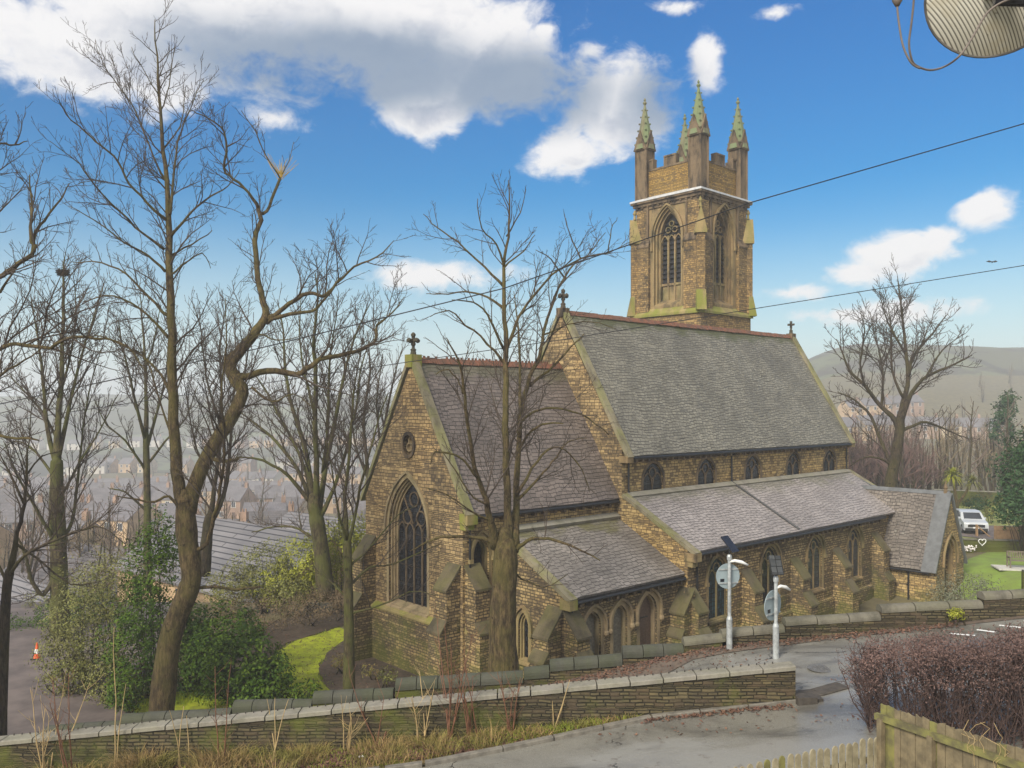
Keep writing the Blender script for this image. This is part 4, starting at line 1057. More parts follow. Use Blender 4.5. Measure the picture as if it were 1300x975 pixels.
# parapet
I = .28; zb = ZC + .6; zt = 17.75
pw = MB(); cp = MB()
for fr, a0, a1 in ((fr_e(TX0 + I), TY0 + I, TY1 - I), (fr_s(TY0 + I), TX0 + I, TX1 - I), (fr_w(TX1 - I), TY0 + I, TY1 - I), (fr_n(TY1 - I), TX0 + I, TX1 - I)):
    pw.box(a0, a1, -.38, 0, zb - .3, zt, fr=fr)
    L = a1 - a0; n = 3; mw = L * .19; gw = (L - n * mw) / (n - 1)
    cp.box(a0, a1, -.42, .05, zt, zt + .14, fr=fr)
    for k in range(n):
        s = a0 + k * (mw + gw) if True else 0
        cp.box(s, s + mw, -.38, .0, zt + .14, zt + .78, fr=fr); cp.box(s - .06, s + mw + .06, -.43, .06, zt + .78, zt + .90, fr=fr)
        for q in (0, 1):
            cc = s + q * mw; cp.box(cc - .06, cc + .06, -.41, .04, zt + .14, zt + .78, fr=fr)
po = ch(pw, 'parapet', M['panel']); cp.build('battlement', M['ashlar_dark'], po)
# pinnacles
for px_, py_ in ((TX0 + .40, TY0 + .40), (TX0 + .40, TY1 - .40), (TX1 - .40, TY0 + .40), (TX1 - .40, TY1 - .40)):
    def sq(r, z): return [(px_ + r * math.cos(a), py_ + r * math.sin(a), z) for a in (math.pi / 4 + math.pi / 2 * k for k in range(4))]
    mb = MB(); mb.prism(sq(.66, ZC + .4), (0, 0, 19.6 - ZC - .4))
    for k in range(4):                       # corner shafts
        a = math.pi / 4 + k * math.pi / 2; mb.tube([(px_ + .66 * math.cos(a), py_ + .66 * math.sin(a), ZC + .4), (px_ + .66 * math.cos(a), py_ + .66 * math.sin(a), 19.7)], .10, 6)
    mb.prism(sq(.86, 19.42), (0, 0, .10))
    po = ch(mb, 'pinnacle', M['ashlar_dark'])
    gb = MB()
    for k in range(4):
        a = k * math.pi / 2; d = Vector((math.cos(a), math.sin(a), 0)); t = Vector((-d.y, d.x, 0)); c = Vector((px_, py_, 0)) + d * .50
        gb.prism([c + t * -.56 + Vector((0, 0, 19.5)), c + t * .56 + Vector((0, 0, 19.5)), c + Vector((0, 0, 20.95))], d * .13)
    gb.build('gablet', M['ashlar_dark'], po)
    sp = MB(); zb_, zt_ = 19.5, 23.0; k8 = 8
    vs = [(px_ + .76 * math.cos(a), py_ + .76 * math.sin(a), zb_) for a in (math.pi / 8 + 2 * math.pi * k / 8 for k in range(8))] + [(px_ + .06 * math.cos(a), py_ + .06 * math.sin(a), zt_) for a in (math.pi / 8 + 2 * math.pi * k / 8 for k in range(8))]
    sp.add(vs, [(k, (k + 1) % 8, 8 + (k + 1) % 8, 8 + k) for k in range(8)] + [tuple(range(8, 16))])
    sp.lathe((px_, py_, zt_), [(.06, -.05), (.16, .1), (.13, .2), (.05, .26), (.10, .36), (.02, .52)], 8)
    for k in range(4):
        a = math.pi / 4 + k * math.pi / 2
        for q in range(6):
            f_ = (q + .8) / 6.6; r = .74 * (1 - f_) + .07 * f_ + .05; z = zb_ + (zt_ - zb_) * f_
            c = Vector((px_ + r * math.cos(a), py_ + r * math.sin(a), z)); s = .105 - .05 * f_
            sp.lathe(c, [(s * .4, -s), (s, -s * .2), (s * .9, s * .5), (s * .2, s)], 5)
    sp.build('spire', M['spire'], po)
mb = MB(); mb.box(TX0 + .3, TX1 - .3, TY0 + .3, TY1 - .3, ZC, 16.2); ch(mb, 'tower_roof', M['lead'])

# ------------------------------------------------------------------ boundary walls
WY = 25.12
bw = empty('churchyard_wall', 'dark stone churchyard wall stepped uphill under rounded coping stones', 'wall', (0, WY, street_z(0)))
def bw_add(mb, name, mat, parent=None, smooth=False):
    o = mb.build(name, mat, parent or bw, smooth)
    if parent is None: o.location = (0, -WY, -street_z(0))
    return o
SECT = [(60, 157, 921, 914, 0), (157, 296, 906, 899, 0), (298, 398, 889, 887, 0), (399, 501, 878, 873, 0), (503, 665, 861, 851, 0), (665, 698, 847, 844, 0),
        (698, 790, 837, 830, 0), (790, 867, 820, 817, 0), (867, 921, 809, 803, 1), (915, 995, 799, 791, 1), (995, 1116, 784, 776, 1), (1116, 1245, 767, 761, 1), (1245, 1460, 751, 741, 1)]
rg = random.Random(3)
for px0, px1, t0, t1, pale in SECT:
    a = P(px0, t0, WY); b = P(px1, t1, WY); r = .175
    mb = MB()
    za, zb_ = (a.z - .21, b.z - .21) if pale else (a.z - .30, b.z - .30)
    lo = min(ground_z(a.x, 26), ground_z(b.x, 26), street_z(a.x)) - .3
    mb.prism([(a.x, WY - .19, lo), (a.x, WY - .19, za), (a.x, WY + .19, za), (a.x, WY + .19, lo)], (b.x - a.x, 0, 0)) if abs(za - zb_) < .0 else mb.add(
        [(a.x, WY - .19, lo), (b.x, WY - .19, lo), (b.x, WY - .19, zb_), (a.x, WY - .19, za), (a.x, WY + .19, lo), (b.x, WY + .19, lo), (b.x, WY + .19, zb_), (a.x, WY + .19, za)],
        [(0, 1, 2, 3), (4, 7, 6, 5), (3, 2, 6, 7), (0, 3, 7, 4), (1, 5, 6, 2)])
    bw_add(mb, 'masonry', M['garden_stone'])
    n = max(1, round((b.x - a.x) / (.62 if not pale else .9)))
    for k in range(n):
        p = a.lerp(b, k / n); q = a.lerp(b, (k + 1) / n - .012 * n / max(n, 1) / n * 3)
        dz = rg.uniform(-.012, .012); cm = MB()
        b_ = -.21 if pale else -.30; w_ = .22 if pale else .24; e_ = .15 if pale else .19
        prof = [(-w_, b_), (w_, b_), (w_, -e_)] + [(w_ * math.cos(t), -e_ + e_ * math.sin(t)) for t in (math.pi * j / 9 for j in range(1, 9))] + [(-w_, -e_)]
        pts = [Vector((p.x, WY + u, p.z + w + dz)) for u, w in prof]
        cm.prism(pts, Vector((q.x - p.x, 0, q.z - p.z + rg.uniform(-.008, .008))))
        bw_add(cm, 'coping_stone', M['coping_roll_pale' if pale else 'coping_roll'])

FY = 20.02
fw = empty('low_stone_wall', 'low roadside wall of thin split stone with a pale flat coping and rusty stubs', 'wall', (0, FY, street_z(0)))
A0, A1 = P(-420, 981, FY), P(1010, 845.5, FY)
mb = MB(); lo0, lo1 = street_z(A0.x) - .3, street_z(A1.x) - .2
mb.add([(A0.x, FY, lo0), (A1.x, FY, lo1), (A1.x, FY, A1.z - .09), (A0.x, FY, A0.z - .09), (A0.x, FY + .34, lo0), (A1.x, FY + .34, lo1), (A1.x, FY + .34, A1.z - .09), (A0.x, FY + .34, A0.z - .09)],
       [(0, 1, 2, 3), (4, 7, 6, 5), (3, 2, 6, 7), (0, 3, 7, 4), (1, 5, 6, 2)])
o = mb.build('masonry', M['garden_stone'], fw); o.location = (0, -FY, -street_z(0))
n = 34
for k in range(n):
    p = A0.lerp(A1, k / n + .0006); q = A0.lerp(A1, (k + 1) / n - .0006); dz = rg.uniform(-.008, .008)
    cm = MB(); cm.prism([Vector((p.x, FY - .06 + u, p.z + w + dz)) for u, w in ((0, -.085), (.44, -.085), (.44, .0), (.40, .015), (.04, .015), (0, 0))], q - p)
    o = cm.build('coping_slab', M['coping_pale'], fw); o.location = (0, -FY, -street_z(0))
sm = None
for k in range(96):
    p = A0.lerp(A1, .30 + .69 * k / 96)
    if sm is None:
        st = MB(); st.lathe((0, 0, 0), [(.016, 0), (.014, .045), (.008, .05)], 6); sm = st.build('iron_stub', M['iron'], fw)
        s_ = sm
    else: s_ = sm.copy(); COL.objects.link(s_)
    s_.location = (p.x, .28, p.z + .013 - street_z(0))

# loose end stones where the wall meets the kerb
g = G(1022, 893)
es = MB(); es.box(-.22, .24, -.16, .2, -.05, .18); es.box(.1, .42, -.05, .25, -.05, .12)
tag(es.build('loose_end_stone', M['patch']), 'dark broken stone beside the kerb at the end of the low wall', 'stone'); COL.objects['loose_end_stone'].location = g

# ------------------------------------------------------------------ lit sign posts
def sign_post(px, py, top_py, sign_px, sign_py, dia, label, face, panel_tilt, glossy):
    g = G(px, py); d = g.y
    ht = (py - top_py) / F * d
    t = empty('sign_post', label, 'sign post', g, R(face))
    mb = MB(); mb.lathe((0, 0, -.1), [(.085, 0), (.085, 1.0), (.058, 1.08)], 16); mb.build('base_sleeve', M['galv'], t)
    mb = MB(); mb.lathe((0, 0, .95), [(.052, 0), (.050, ht - 1.0), (.03, ht - .98)], 14); mb.build('pole', M['galv'], t)
    zs = (py - sign_py) / F * d
    mb = MB(); prof = [(0.0001, 0), (dia / 2 - .01, 0), (dia / 2, .012), (dia / 2 - .01, .022), (0.0001, .022)]
    k = 40; vs = []; fs = []
    for yy in (0, .02):
        for j in range(k): a = 2 * math.pi * j / k; vs.append((dia / 2 * math.cos(a), .09 + yy, zs + dia / 2 * math.sin(a)))
    fs = [tuple(range(k)), tuple(range(2 * k - 1, k - 1, -1))] + [(j, (j + 1) % k, k + (j + 1) % k, k + j) for j in range(k)]
    mb.add(vs, fs); dsc = mb.build('sign_disc', M['sign_grey'], t)
    mb = MB()
    for s in (-1, 1): mb.box(-dia * .42, dia * .42, .062, .088, zs + s * dia * .27 - .018, zs + s * dia * .27 + .018)
    mb.build('sign_rail', M['galv'], dsc)
    mb = MB(); mb.box(-dia * .33, -dia * .16, .084, .0895, zs - dia * .22, zs - dia * .10); mb.build('sticker', M['panel_black'], dsc)
    mb = MB(); mb.tube([(0, -.02, zs + dia * .60), (.14, -.06, zs + dia * .64), (.34, -.10, zs + dia * .58), (.52, -.13, zs + dia * .46)], [.03, .045, .05, .028], 10)
    mb.build('lamp_arm', M['white_plastic'], t, True)
    tp = MB(); c = Vector((0, 0, ht + .28)); ax = Vector((math.cos(R(20)), 0, 0))
    n_ = Vector((.35, -.62, .7)).normalized() if not glossy else Vector((-.55, -.55, .6)).normalized()
    u = n_.cross(Vector((0, 0, 1))).normalized(); v = u.cross(n_) * -1
    q = [c + u * a + v * b for a, b in ((-.17, -.28), (.17, -.28), (.17, .30), (-.17, .30))]
    tp.prism(q, n_ * .035); tp.tube([(0, 0, ht - .1), c - n_ * .01], .022, 6); tp.build('solar_panel', M['glass_grey' if glossy else 'panel_black'], t)
    mb = MB(); mb.lathe((0, 0, ht - .18), [(.07, 0), (.075, .1), (.05, .16)], 10); mb.build('bracket', M['galv'], t)
sign_post(926, 826, 704, 921, 733, .74, 'grey sign post against the churchyard wall, round sign seen from behind, black panel on top', 12, 0, False)
sign_post(985, 837, 731, 987, 770, .84, 'nearer grey sign post at the end of the low wall, round sign seen from behind', 42, 0, True)

# ------------------------------------------------------------------ trees
def tubes_np(lines, n):
    """lines: list of (pts kx3, radii k) -> verts, faces (n sided, open tips)"""
    by = {}
    for p, r in lines: by.setdefault(len(p), []).append((p, r))
    V = []; Fq = []; base = 0
    ang = np.arange(n) * 2 * np.pi / n; ca, sa = np.cos(ang), np.sin(ang)
    for k, ls in by.items():
        Pn = np.array([l[0] for l in ls], 'f'); Rn = np.array([l[1] for l in ls], 'f'); N = len(ls)
        T = np.empty_like(Pn); T[:, 1:-1] = Pn[:, 2:] - Pn[:, :-2]; T[:, 0] = Pn[:, 1] - Pn[:, 0]; T[:, -1] = Pn[:, -1] - Pn[:, -2]
        T /= np.maximum(np.linalg.norm(T, axis=2, keepdims=True), 1e-6)
        mean = Pn[:, -1] - Pn[:, 0]; mean /= np.maximum(np.linalg.norm(mean, axis=1, keepdims=True), 1e-6)
        ref = np.where(np.abs(mean[:, 2:3]) > .8, np.array([[1., .13, 0]]), np.array([[.05, .1, 1.]]))[:, None, :]
        A = np.cross(T, np.broadcast_to(ref, T.shape)); A /= np.maximum(np.linalg.norm(A, axis=2, keepdims=True), 1e-6); B = np.cross(T, A)
        vs = Pn[:, :, None, :] + Rn[:, :, None, None] * (A[:, :, None, :] * ca[None, None, :, None] + B[:, :, None, :] * sa[None, None, :, None])
        V.append(vs.reshape(-1, 3))
        i = np.arange(k - 1)[:, None] * n; j = np.arange(n)[None, :]; jn = (j + 1) % n
        q = np.stack([i + j, i + jn, i + n + jn, i + n + j], -1).reshape(-1, 4)
        Fq.append((q[None] + (np.arange(N) * k * n)[:, None, None] + base).reshape(-1, 4)); base += N * k * n
    return np.concatenate(V), np.concatenate(Fq)

def mesh_np(name, V, Fq, mat, parent=None, smooth=False):
    me = bpy.data.meshes.new(name); k = Fq.shape[1]
    me.vertices.add(len(V)); me.vertices.foreach_set('co', V.astype('f').ravel())
    me.loops.add(Fq.size); me.loops.foreach_set('vertex_index', Fq.astype('i').ravel())
    me.polygons.add(len(Fq)); me.polygons.foreach_set('loop_start', np.arange(0, Fq.size, k, dtype='i'))
    if smooth: me.polygons.foreach_set('use_smooth', np.ones(len(Fq), bool))
    me.materials.append(mat); me.update(calc_edges=True)
    o = bpy.data.objects.new(name, me); COL.objects.link(o)
    if parent: o.parent = parent; ALL_CHILDREN.setdefault(parent.name, []).append(o)
    return o

def smooth_line(pts, rad, per=3):
    """Catmull-Rom resample of a traced limb"""
    pts = [Vector(p) for p in pts]; out = []; ro = []
    for i in range(len(pts) - 1):
        p0 = pts[max(i - 1, 0)]; p1 = pts[i]; p2 = pts[i + 1]; p3 = pts[min(i + 2, len(pts) - 1)]
        for k in range(per):
            t = k / per
            out.append(.5 * ((2 * p1) + (p2 - p0) * t + (2 * p0 - 5 * p1 + 4 * p2 - p3) * t * t + (3 * p1 - p0 - 3 * p2 + p3) * t ** 3))
            ro.append(rad[i] + (rad[i + 1] - rad[i]) * t)
    out.append(pts[-1]); ro.append(rad[-1])
    return out, ro

def rot_about(v, ax, a): 
    return v * math.cos(a) + ax.cross(v) * math.sin(a) + ax * ax.dot(v) * (1 - math.cos(a))

def grow(out, rng, pts, rad, level, cfg):
    """side shoots of a limb, recursively"""
    seg = [(pts[i + 1] - pts[i]).length for i in range(len(pts) - 1)]; L = sum(seg)
    if L < .05: return
    n = max(1, int(L / cfg['space'][level] * rng.uniform(.85, 1.15)))
    for c in range(n):
        t = lerp(cfg['t0'][level], 1., (c + rng.random()) / n) * L
        i = 0
        while i < len(seg) - 1 and t > seg[i]: t -= seg[i]; i += 1
        f = min(1, t / max(seg[i], 1e-6)); p = pts[i].lerp(pts[i + 1], f); r = lerp(rad[i], rad[i + 1], f)
        tan = (pts[i + 1] - pts[i]).normalized()
        frac = (sum(seg[:i]) + t) / L
        ln = min(cfg['max'][level], L * cfg['ratio'][level]) * (1.1 - .6 * frac) * rng.uniform(.55, 1.2)
        if ln < .12: continue
        side = tan.cross(Vector((rng.uniform(-1, 1), rng.uniform(-1, 1), rng.uniform(-1, 1))))
        if side.length < 1e-3: continue
        d = rot_about(tan, side.normalized(), R(rng.uniform(*cfg['ang'])))
        d = (d + Vector((0, 0, cfg['up'] * rng.uniform(.3, 1.)))).normalized()
        k = cfg['k'][level]; q = p.copy(); ps = [q.copy()]; step = ln / (k - 1)
        for s in range(k - 1):
            d = (d + Vector((rng.uniform(-1, 1), rng.uniform(-1, 1), rng.uniform(-1, 1))) * cfg['wig'] + Vector((0, 0, cfg['up'] * .16))).normalized()
            q = q + d * step; ps.append(q.copy())
        r0 = max(cfg['rmin'] * 1.25, min(r * .62, ln * .014 + .004))
        rs = [lerp(r0, cfg['rmin'], s / (k - 1)) for s in range(k)]
        out[level].append(([tuple(v) for v in ps], rs))
        if level + 1 < cfg['levels']: grow(out, rng, ps, rs, level + 1, cfg)

NEAR = dict(levels=3, space=(.46, .25, .17), t0=(.18, .12, .1), max=(3.0, 1.3, .55), ratio=(.45, .5, .5), ang=(28, 62), up=.34, wig=.22, k=(6, 5, 4), rmin=.0062)

TREE_NODES = {}
def traced_tree(name, label, trunk, limbs, d0, seed, cfg=NEAR, mats=('bark', 'twig'), ls=.72, ts=1.0, main=0, base_flare=1.1, group=None):
    """trunk/limbs: lists of (px, py, r_px); the first limb point sits on its parent; depth wanders limb by limb"""
    rng = random.Random(seed); root_g = Vector((P(trunk[0][0], trunk[0][1], d0).x, d0, 0)); root_g.z = min(P(trunk[0][0], trunk[0][1], d0).z, ground_z(root_g.x, root_g.y) + .1)
    t = empty(name, label, 'tree', root_g, group=group)
    nodes = []     # pixel, depth of everything placed so far
    def place(line, dstart, slope):
        pts = []; acc = 0; last = None
        for px, py, r in line:
            if last: acc += math.hypot(px - last[0], py - last[1]) / F * dstart
            last = (px, py); d = dstart + slope * acc
            pts.append(P(px, py, d) - root_g); nodes.append((px, py, d))
        return pts, [r / F * dstart for _, _, r in line]
    tp, tr = place(trunk, d0, 0.0); tr = [q * ts for q in tr]
    tp[0].z -= .5; tr[0] *= base_flare; dd = (tp[-1] - tp[-2]).normalized(); r9 = tr[-1]
    tp += [tp[-1] + dd * r9 * .8, tp[-1] + dd * r9 * 1.7]; tr += [r9 * .78, r9 * .25]
    tp, tr = smooth_line(tp, tr, 4)
    tm = MB(); vs = []
    tm.tube(tp, [r * (1 + .06 * rng.uniform(-1, 1)) for r in tr], 14)
    tm.build('trunk', M[mats[0]], t, True, False)
    big = []; out = [[], [], []]
    for li, line in enumerate(limbs):
        fx, fy = line[0][:2]
        near_ = min(nodes, key=lambda q: (q[0] - fx) ** 2 + (q[1] - fy) ** 2)
        slope = rng.uniform(.12, .55) * rng.choice((-1, 1)) if li else .15
        ps, rs = place(line, near_[2], slope); k_ = .84 if li < main else ls; rs = [q * k_ for q in rs]; rs[0] *= 1.25
        ps, rs = smooth_line(ps, rs, 3)
        ps = [p + Vector((0, 0, 0)) if i == 0 else p + Vector((rng.uniform(-1, 1), rng.uniform(-1, 1), rng.uniform(-1, 1))) * .03 for i, p in enumerate(ps)]
        big.append((ps, rs))
        grow(out, rng, ps, rs, 0, cfg)
    TREE_NODES[t.name] = nodes
    lm = MB()
    for ps, rs in big: lm.tube(ps, rs, 9)
    lm.build('limbs', M[mats[0]], t, True, False)
    V0, F0 = tubes_np(out[0], 5); parts = [(V0, F0)]
    for lv in (1, 2):
        if out[lv]: parts.append(tubes_np(out[lv], 3))
    V = np.concatenate([p[0] for p in parts]); off = np.cumsum([0] + [len(p[0]) for p in parts[:-1]])
    mesh_np('crown', V, np.concatenate([p[1] + o for p, o in zip(parts, off)]), M[mats[1]], t)
    return t

# the tall forked tree at the left: straight stem, and a contorted one leaning right
T1_trunk = [(203, 906, 17), (215, 815, 16), (238, 752, 15), (243, 727, 14.5), (237, 677, 15), (235, 640, 13)]
T1 = [
 [(235, 640, 11), (228, 625, 9.5), (223, 579, 8.5), (220, 509, 7.6), (218, 422, 6.6), (216, 363, 5.8), (214, 300, 5), (211, 227, 3.6), (206, 174, 2.8), (202, 119, 2.1), (199, 70, 1.4), (196, 24, .6)],
 [(237, 650, 11.5), (246, 619, 11.5), (264, 579, 11), (289, 537, 10.5), (307, 499, 10), (297, 478, 10.5), (292, 461, 10), (310, 440, 8.6), (327, 419, 7.4), (338, 398, 6), (333, 377, 5), (327, 355, 4.6), (324, 307, 4.2), (331, 279, 3.8), (328, 265, 3.4)],
 [(328, 265, 3), (316, 244, 2.6), (296, 227, 2.4), (284, 214, 2.3), (288, 181, 2), (279, 160, 1.5), (255, 146, 1.1), (243, 140, .6)],
 [(330, 270, 3.2), (338, 268, 3), (349, 244, 2.8), (356, 227, 2.8)],
 [(356, 227, 1.2), (338, 199, 1.1), (324, 167, .9), (307, 140, .6)],
 [(356, 227, .9), (366, 205, .8), (372, 180, .5)],
 [(338, 406, 5), (350, 400, 4.6), (367, 386, 4.2), (392, 372, 3.6), (411, 376, 3), (427, 360, 2.6), (450, 338, 2), (478, 326, 1.4), (500, 306, .7)],
 [(338, 409, 4.4), (346, 404, 4.2), (379, 397, 3.4), (397, 395, 2.8), (414, 379, 2), (432, 352, 1.2)],
 [(303, 476, 7.5), (312, 479, 6.8), (338, 470, 6.2), (376, 475, 5.6), (393, 466, 5.2), (407, 456, 4.8), (432, 451, 4.2), (463, 442, 3.6), (477, 430, 3.2), (479, 412, 2.6), (498, 398, 1.6), (513, 376, .7)],
 [(211, 279, 2.8), (188, 258, 2.4), (164, 234, 2.1), (150, 206, 1.9), (129, 185, 1.7), (108, 167, 1.4), (84, 146, 1), (75, 126, .5)],
 [(209, 227, 2), (195, 199, 1.7), (174, 146, 1.4), (150, 108, 1.1), (133, 84, .8), (120, 52, .5)],
 [(209, 317, 2.4), (181, 296, 2.1), (153, 269, 1.8), (119, 234, 1.4), (101, 209, 1.0), (63, 180, .5)],
 [(210, 345, 2.4), (188, 324, 2.1), (157, 307, 1.7), (119, 279, 1.1), (88, 262, .6)],
 [(213, 401, 2.6), (188, 377, 2.3), (160, 349, 1.9), (129, 333, 1.5), (94, 333, .7)],
 [(214, 429, 2.6), (195, 408, 2.3), (167, 384, 1.9), (133, 375, 1.5), (105, 384, .7)],
 [(216, 499, 2.6), (195, 464, 2.2), (153, 436, 1.7), (122, 427, 1.2), (77, 432, .6)],
 [(217, 300, 2.4), (241, 272, 2), (269, 248, 1.6), (289, 237, 1), (305, 215, .5)],
 [(216, 272, 2.4), (223, 195, 1.8), (234, 157, 1.3), (258, 101, .6)],
 [(217, 324, 1.8), (244, 310, 1.5), (269, 293, .8)],
 [(215, 350, 1.8), (240, 330, 1.4), (258, 322, 1.), (268, 340, .6)],
 [(204, 140, 1.2), (215, 110, 1), (221, 60, .5)], [(203, 125, 1.1), (186, 96, .8), (166, 60, .5)],
 [(207, 190, 1.4), (228, 160, 1.1), (236, 110, .6)],
 [(242, 700, 3.5), (262, 690, 4.2), (272, 655, 3.6), (280, 620, 3), (285, 560, 2.4), (282, 500, 1.8), (287, 440, 1.2), (285, 380, .6)],
 [(236, 660, 3), (215, 630, 2.6), (196, 638, 2.2), (165, 632, 1.4), (148, 630, .8)],
 [(289, 537, 3), (260, 590, 0.01)][:0] or [(262, 582, 3.4), (288, 585, 3.4), (303, 582, 2.4)],
 [(222, 560, 2.2), (205, 520, 1.8), (192, 470, 1.5), (176, 440, 1.1), (160, 400, .6)],
 [(238, 752, 3.5), (262, 745, 3.2), (300, 748, 3), (330, 744, 2.2)],
 [(310, 440, 2), (330, 425, 1.5), (352, 432, 1.2), (380, 428, .6)],
 [(320, 492, 2.2), (345, 510, 1.6), (372, 500, 1.2), (398, 520, .6)],
]
t1 = traced_tree('forked_tree', 'tallest bare tree, forked low into a straight stem and a contorted leaning stem', T1_trunk, T1, 30.6, 11, ls=.66, main=2, ts=.86)
# yellow sucker shoots on the cut limb end
rng = random.Random(77); sh = []; sd = min(TREE_NODES[t1.name], key=lambda q: abs(q[0] - 356) + abs(q[1] - 227))[2]
for k in range(26):
    a = P(356 + rng.uniform(-3, 3), 226 + rng.uniform(-6, 2), sd) - t1.location; d = Vector((rng.uniform(-.8, .9), rng.uniform(-.6, .6), rng.uniform(.4, 1.))).normalized(); L = rng.uniform(.35, 1.1)
    sh.append(([tuple(a), tuple(a + d * L * .5 + Vector((0, 0, .04))), tuple(a + d * L + Vector((0, 0, .16)))], [.014, .010, .006]))
V, Fq = tubes_np(sh, 4); mesh_np('sucker_shoots', V, Fq, M['sucker'], t1)

# the tree in front of the chancel
T2_trunk = [(640, 858, 21), (638, 800, 19.5), (640, 745, 18.5), (642, 705, 18), (641, 690, 15)]
T2 = [
 [(645, 694, 9), (645, 648, 7.2), (642, 565, 6.4), (642, 503, 5.8), (642, 441, 5), (640, 387, 4), (639, 339, 3.2), (645, 300, 2.4), (646, 258, 1.6), (645, 228, .6)],
 [(653, 694, 9), (655, 642, 6.4), (658, 565, 5.4), (662, 518, 4.8), (673, 478, 4.4), (685, 451, 3.8), (690, 425, 3.4), (699, 394, 2.8), (716, 352, 2.2), (737, 328, 1.8), (772, 321, 1.2), (803, 306, .6)],
 [(660, 555, 3), (660, 464, 2.6), (657, 408, 1.6), (653, 370, .7)],
 [(642, 446, 3.2), (652, 420, 2.9), (664, 394, 2.6), (685, 366, 2.2), (709, 342, 1.8), (744, 325, 1.2), (768, 296, .6)],
 [(630, 695, 8.5), (622, 657, 6), (615, 626, 4.8), (602, 595, 4), (596, 552, 3.2), (590, 503, 2.6), (584, 463, 2), (567, 428, .8)],
 [(639, 363, 2.4), (615, 339, 2), (580, 307, 1.6), (556, 290, 1.2), (538, 272, .6)],
 [(640, 392, 2.4), (619, 377, 2), (591, 370, 1.6), (560, 374, 1.1), (540, 372, .6)],
 [(641, 462, 2.4), (619, 436, 2), (591, 412, 1.6), (570, 394, 1.2), (546, 402, .6)],
 [(640, 342, 1.9), (631, 311, 1.6), (612, 290, 1.2), (606, 252, .6)],
 [(641, 446, 2.2), (619, 400, 1.8), (601, 384, 1.4), (573, 380, .7)],
 [(655, 700, 4.4), (664, 690, 3.6), (686, 683, 3), (724, 692, 2.2), (762, 711, 1)],
 [(630, 690, 4.6), (612, 683, 3.6), (582, 682, 3), (551, 684, 2.2), (520, 700, 1)],
 [(660, 538, 3), (668, 529, 2.6), (685, 520, 2.3), (716, 520, 1.9), (747, 531, 1.5), (772, 552, .8)],
 [(672, 490, 2.8), (686, 478, 2.4), (701, 466, 2.1), (725, 441, 1.6), (742, 424, .8)],
 [(659, 570, 2.6), (676, 546, 2.2), (695, 538, 1.8), (716, 538, .8)],
 [(656, 628, 3), (676, 595, 2.5), (695, 571, 2.1), (716, 571, 1.6), (738, 595, 1.2), (748, 625, .7)],
 [(656, 636, 2.6), (690, 600, 2), (706, 580, 1.6), (722, 560, 1.2), (745, 556, .6)],
 [(588, 500, 1.6), (584, 488, 1.5), (570, 470, 1.3), (553, 475, .7)],
 [(606, 606, 2.2), (592, 588, 2), (575, 577, 1.8), (553, 574, 1.5), (545, 590, .8)],
 [(619, 640, 2.2), (600, 630, 1.6), (580, 600, 1.2), (560, 570, .6)],
 [(624, 660, 2.2), (600, 650, 1.6), (568, 628, 1.2), (540, 620, .6)],
 [(643, 300, 1.3), (660, 270, 1), (668, 240, .5)], [(640, 340, 1.5), (664, 318, 1.2), (680, 298, .6)],
 [(716, 352, 1.4), (700, 330, 1.2), (680, 318, .6)], [(737, 328, 1.2), (722, 296, 1), (716, 268, .5)], [(772, 321, 1), (776, 292, .9), (784, 276, .5)],
 [(690, 425, 1.4), (720, 412, 1.2), (750, 408, 1), (782, 418, .5)],
 [(646, 720, 2), (662, 735, 1.6), (690, 745, 1.2), (720, 730, .6)],
]
traced_tree('chancel_tree', 'bare tree with several upright stems from one stout trunk in front of the chancel', T2_trunk, T2, 29.3, 23, dict(NEAR, space=(.62, .28, .19), max=(2.5, 1.2, .5)), ls=.68, ts=.9)

# the broad tree beyond the porch
T3_trunk = [(1129, 622, 10), (1133, 600, 9), (1138, 575, 8.4), (1142, 548, 7.6), (1143, 530, 6)]
T3 = [
 [(1142, 545, 5.4), (1133, 529, 4.6), (1119, 517, 4), (1098, 490, 3.2), (1078, 470, 2.4), (1071, 451, 1.6), (1062, 430, .7)],
 [(1143, 532, 6), (1147, 510, 5), (1153, 478, 4), (1149, 439, 3), (1145, 400, 2.1), (1139, 350, .6)],
 [(1143, 536, 5), (1154, 505, 4), (1165, 489, 3.4), (1176, 478, 2.8), (1203, 466, 2), (1234, 451, .7)],
 [(1153, 478, 3), (1160, 451, 2.5), (1184, 423, 1.8), (1203, 398, .6)],
 [(1143, 548, 3.4), (1158, 541, 2.8), (1176, 536, 2.4), (1207, 548, 1.5), (1222, 556, .6)],
 [(1134, 595, 4.2), (1127, 580, 3.8), (1119, 562, 3.4), (1106, 529, 2.8), (1086, 509, 2), (1063, 497, .7)],
 [(1131, 590, 2.4), (1118, 582, 2), (1098, 581, 1.5), (1078, 592, .6)],
 [(1098, 490, 2), (1092, 460, 1.6), (1098, 420, 1), (1092, 395, .5)],
 [(1150, 450, 2), (1128, 410, 1.5), (1116, 372, .6)], [(1119, 517, 2.2), (1120, 470, 1.8), (1112, 430, 1.2), (1104, 395, .5)],
 [(1147, 505, 2.4), (1132, 470, 2), (1132, 420, 1.4), (1126, 385, .5)], [(1176, 478, 1.8), (1196, 445, 1.3), (1222, 425, .5)],
]
FAR = dict(levels=3, space=(.62, .38, .3), t0=(.2, .12, .1), max=(4.2, 1.7, .8), ratio=(.5, .5, .5), ang=(25, 60), up=.3, wig=.22, k=(6, 5, 3), rmin=.014)
traced_tree('broad_tree', 'broad bare tree rising behind the slate-roofed porch', T3_trunk, T3, 66, 31, dict(FAR), ('bark_dark', 'twig'), ls=.68, ts=.8)

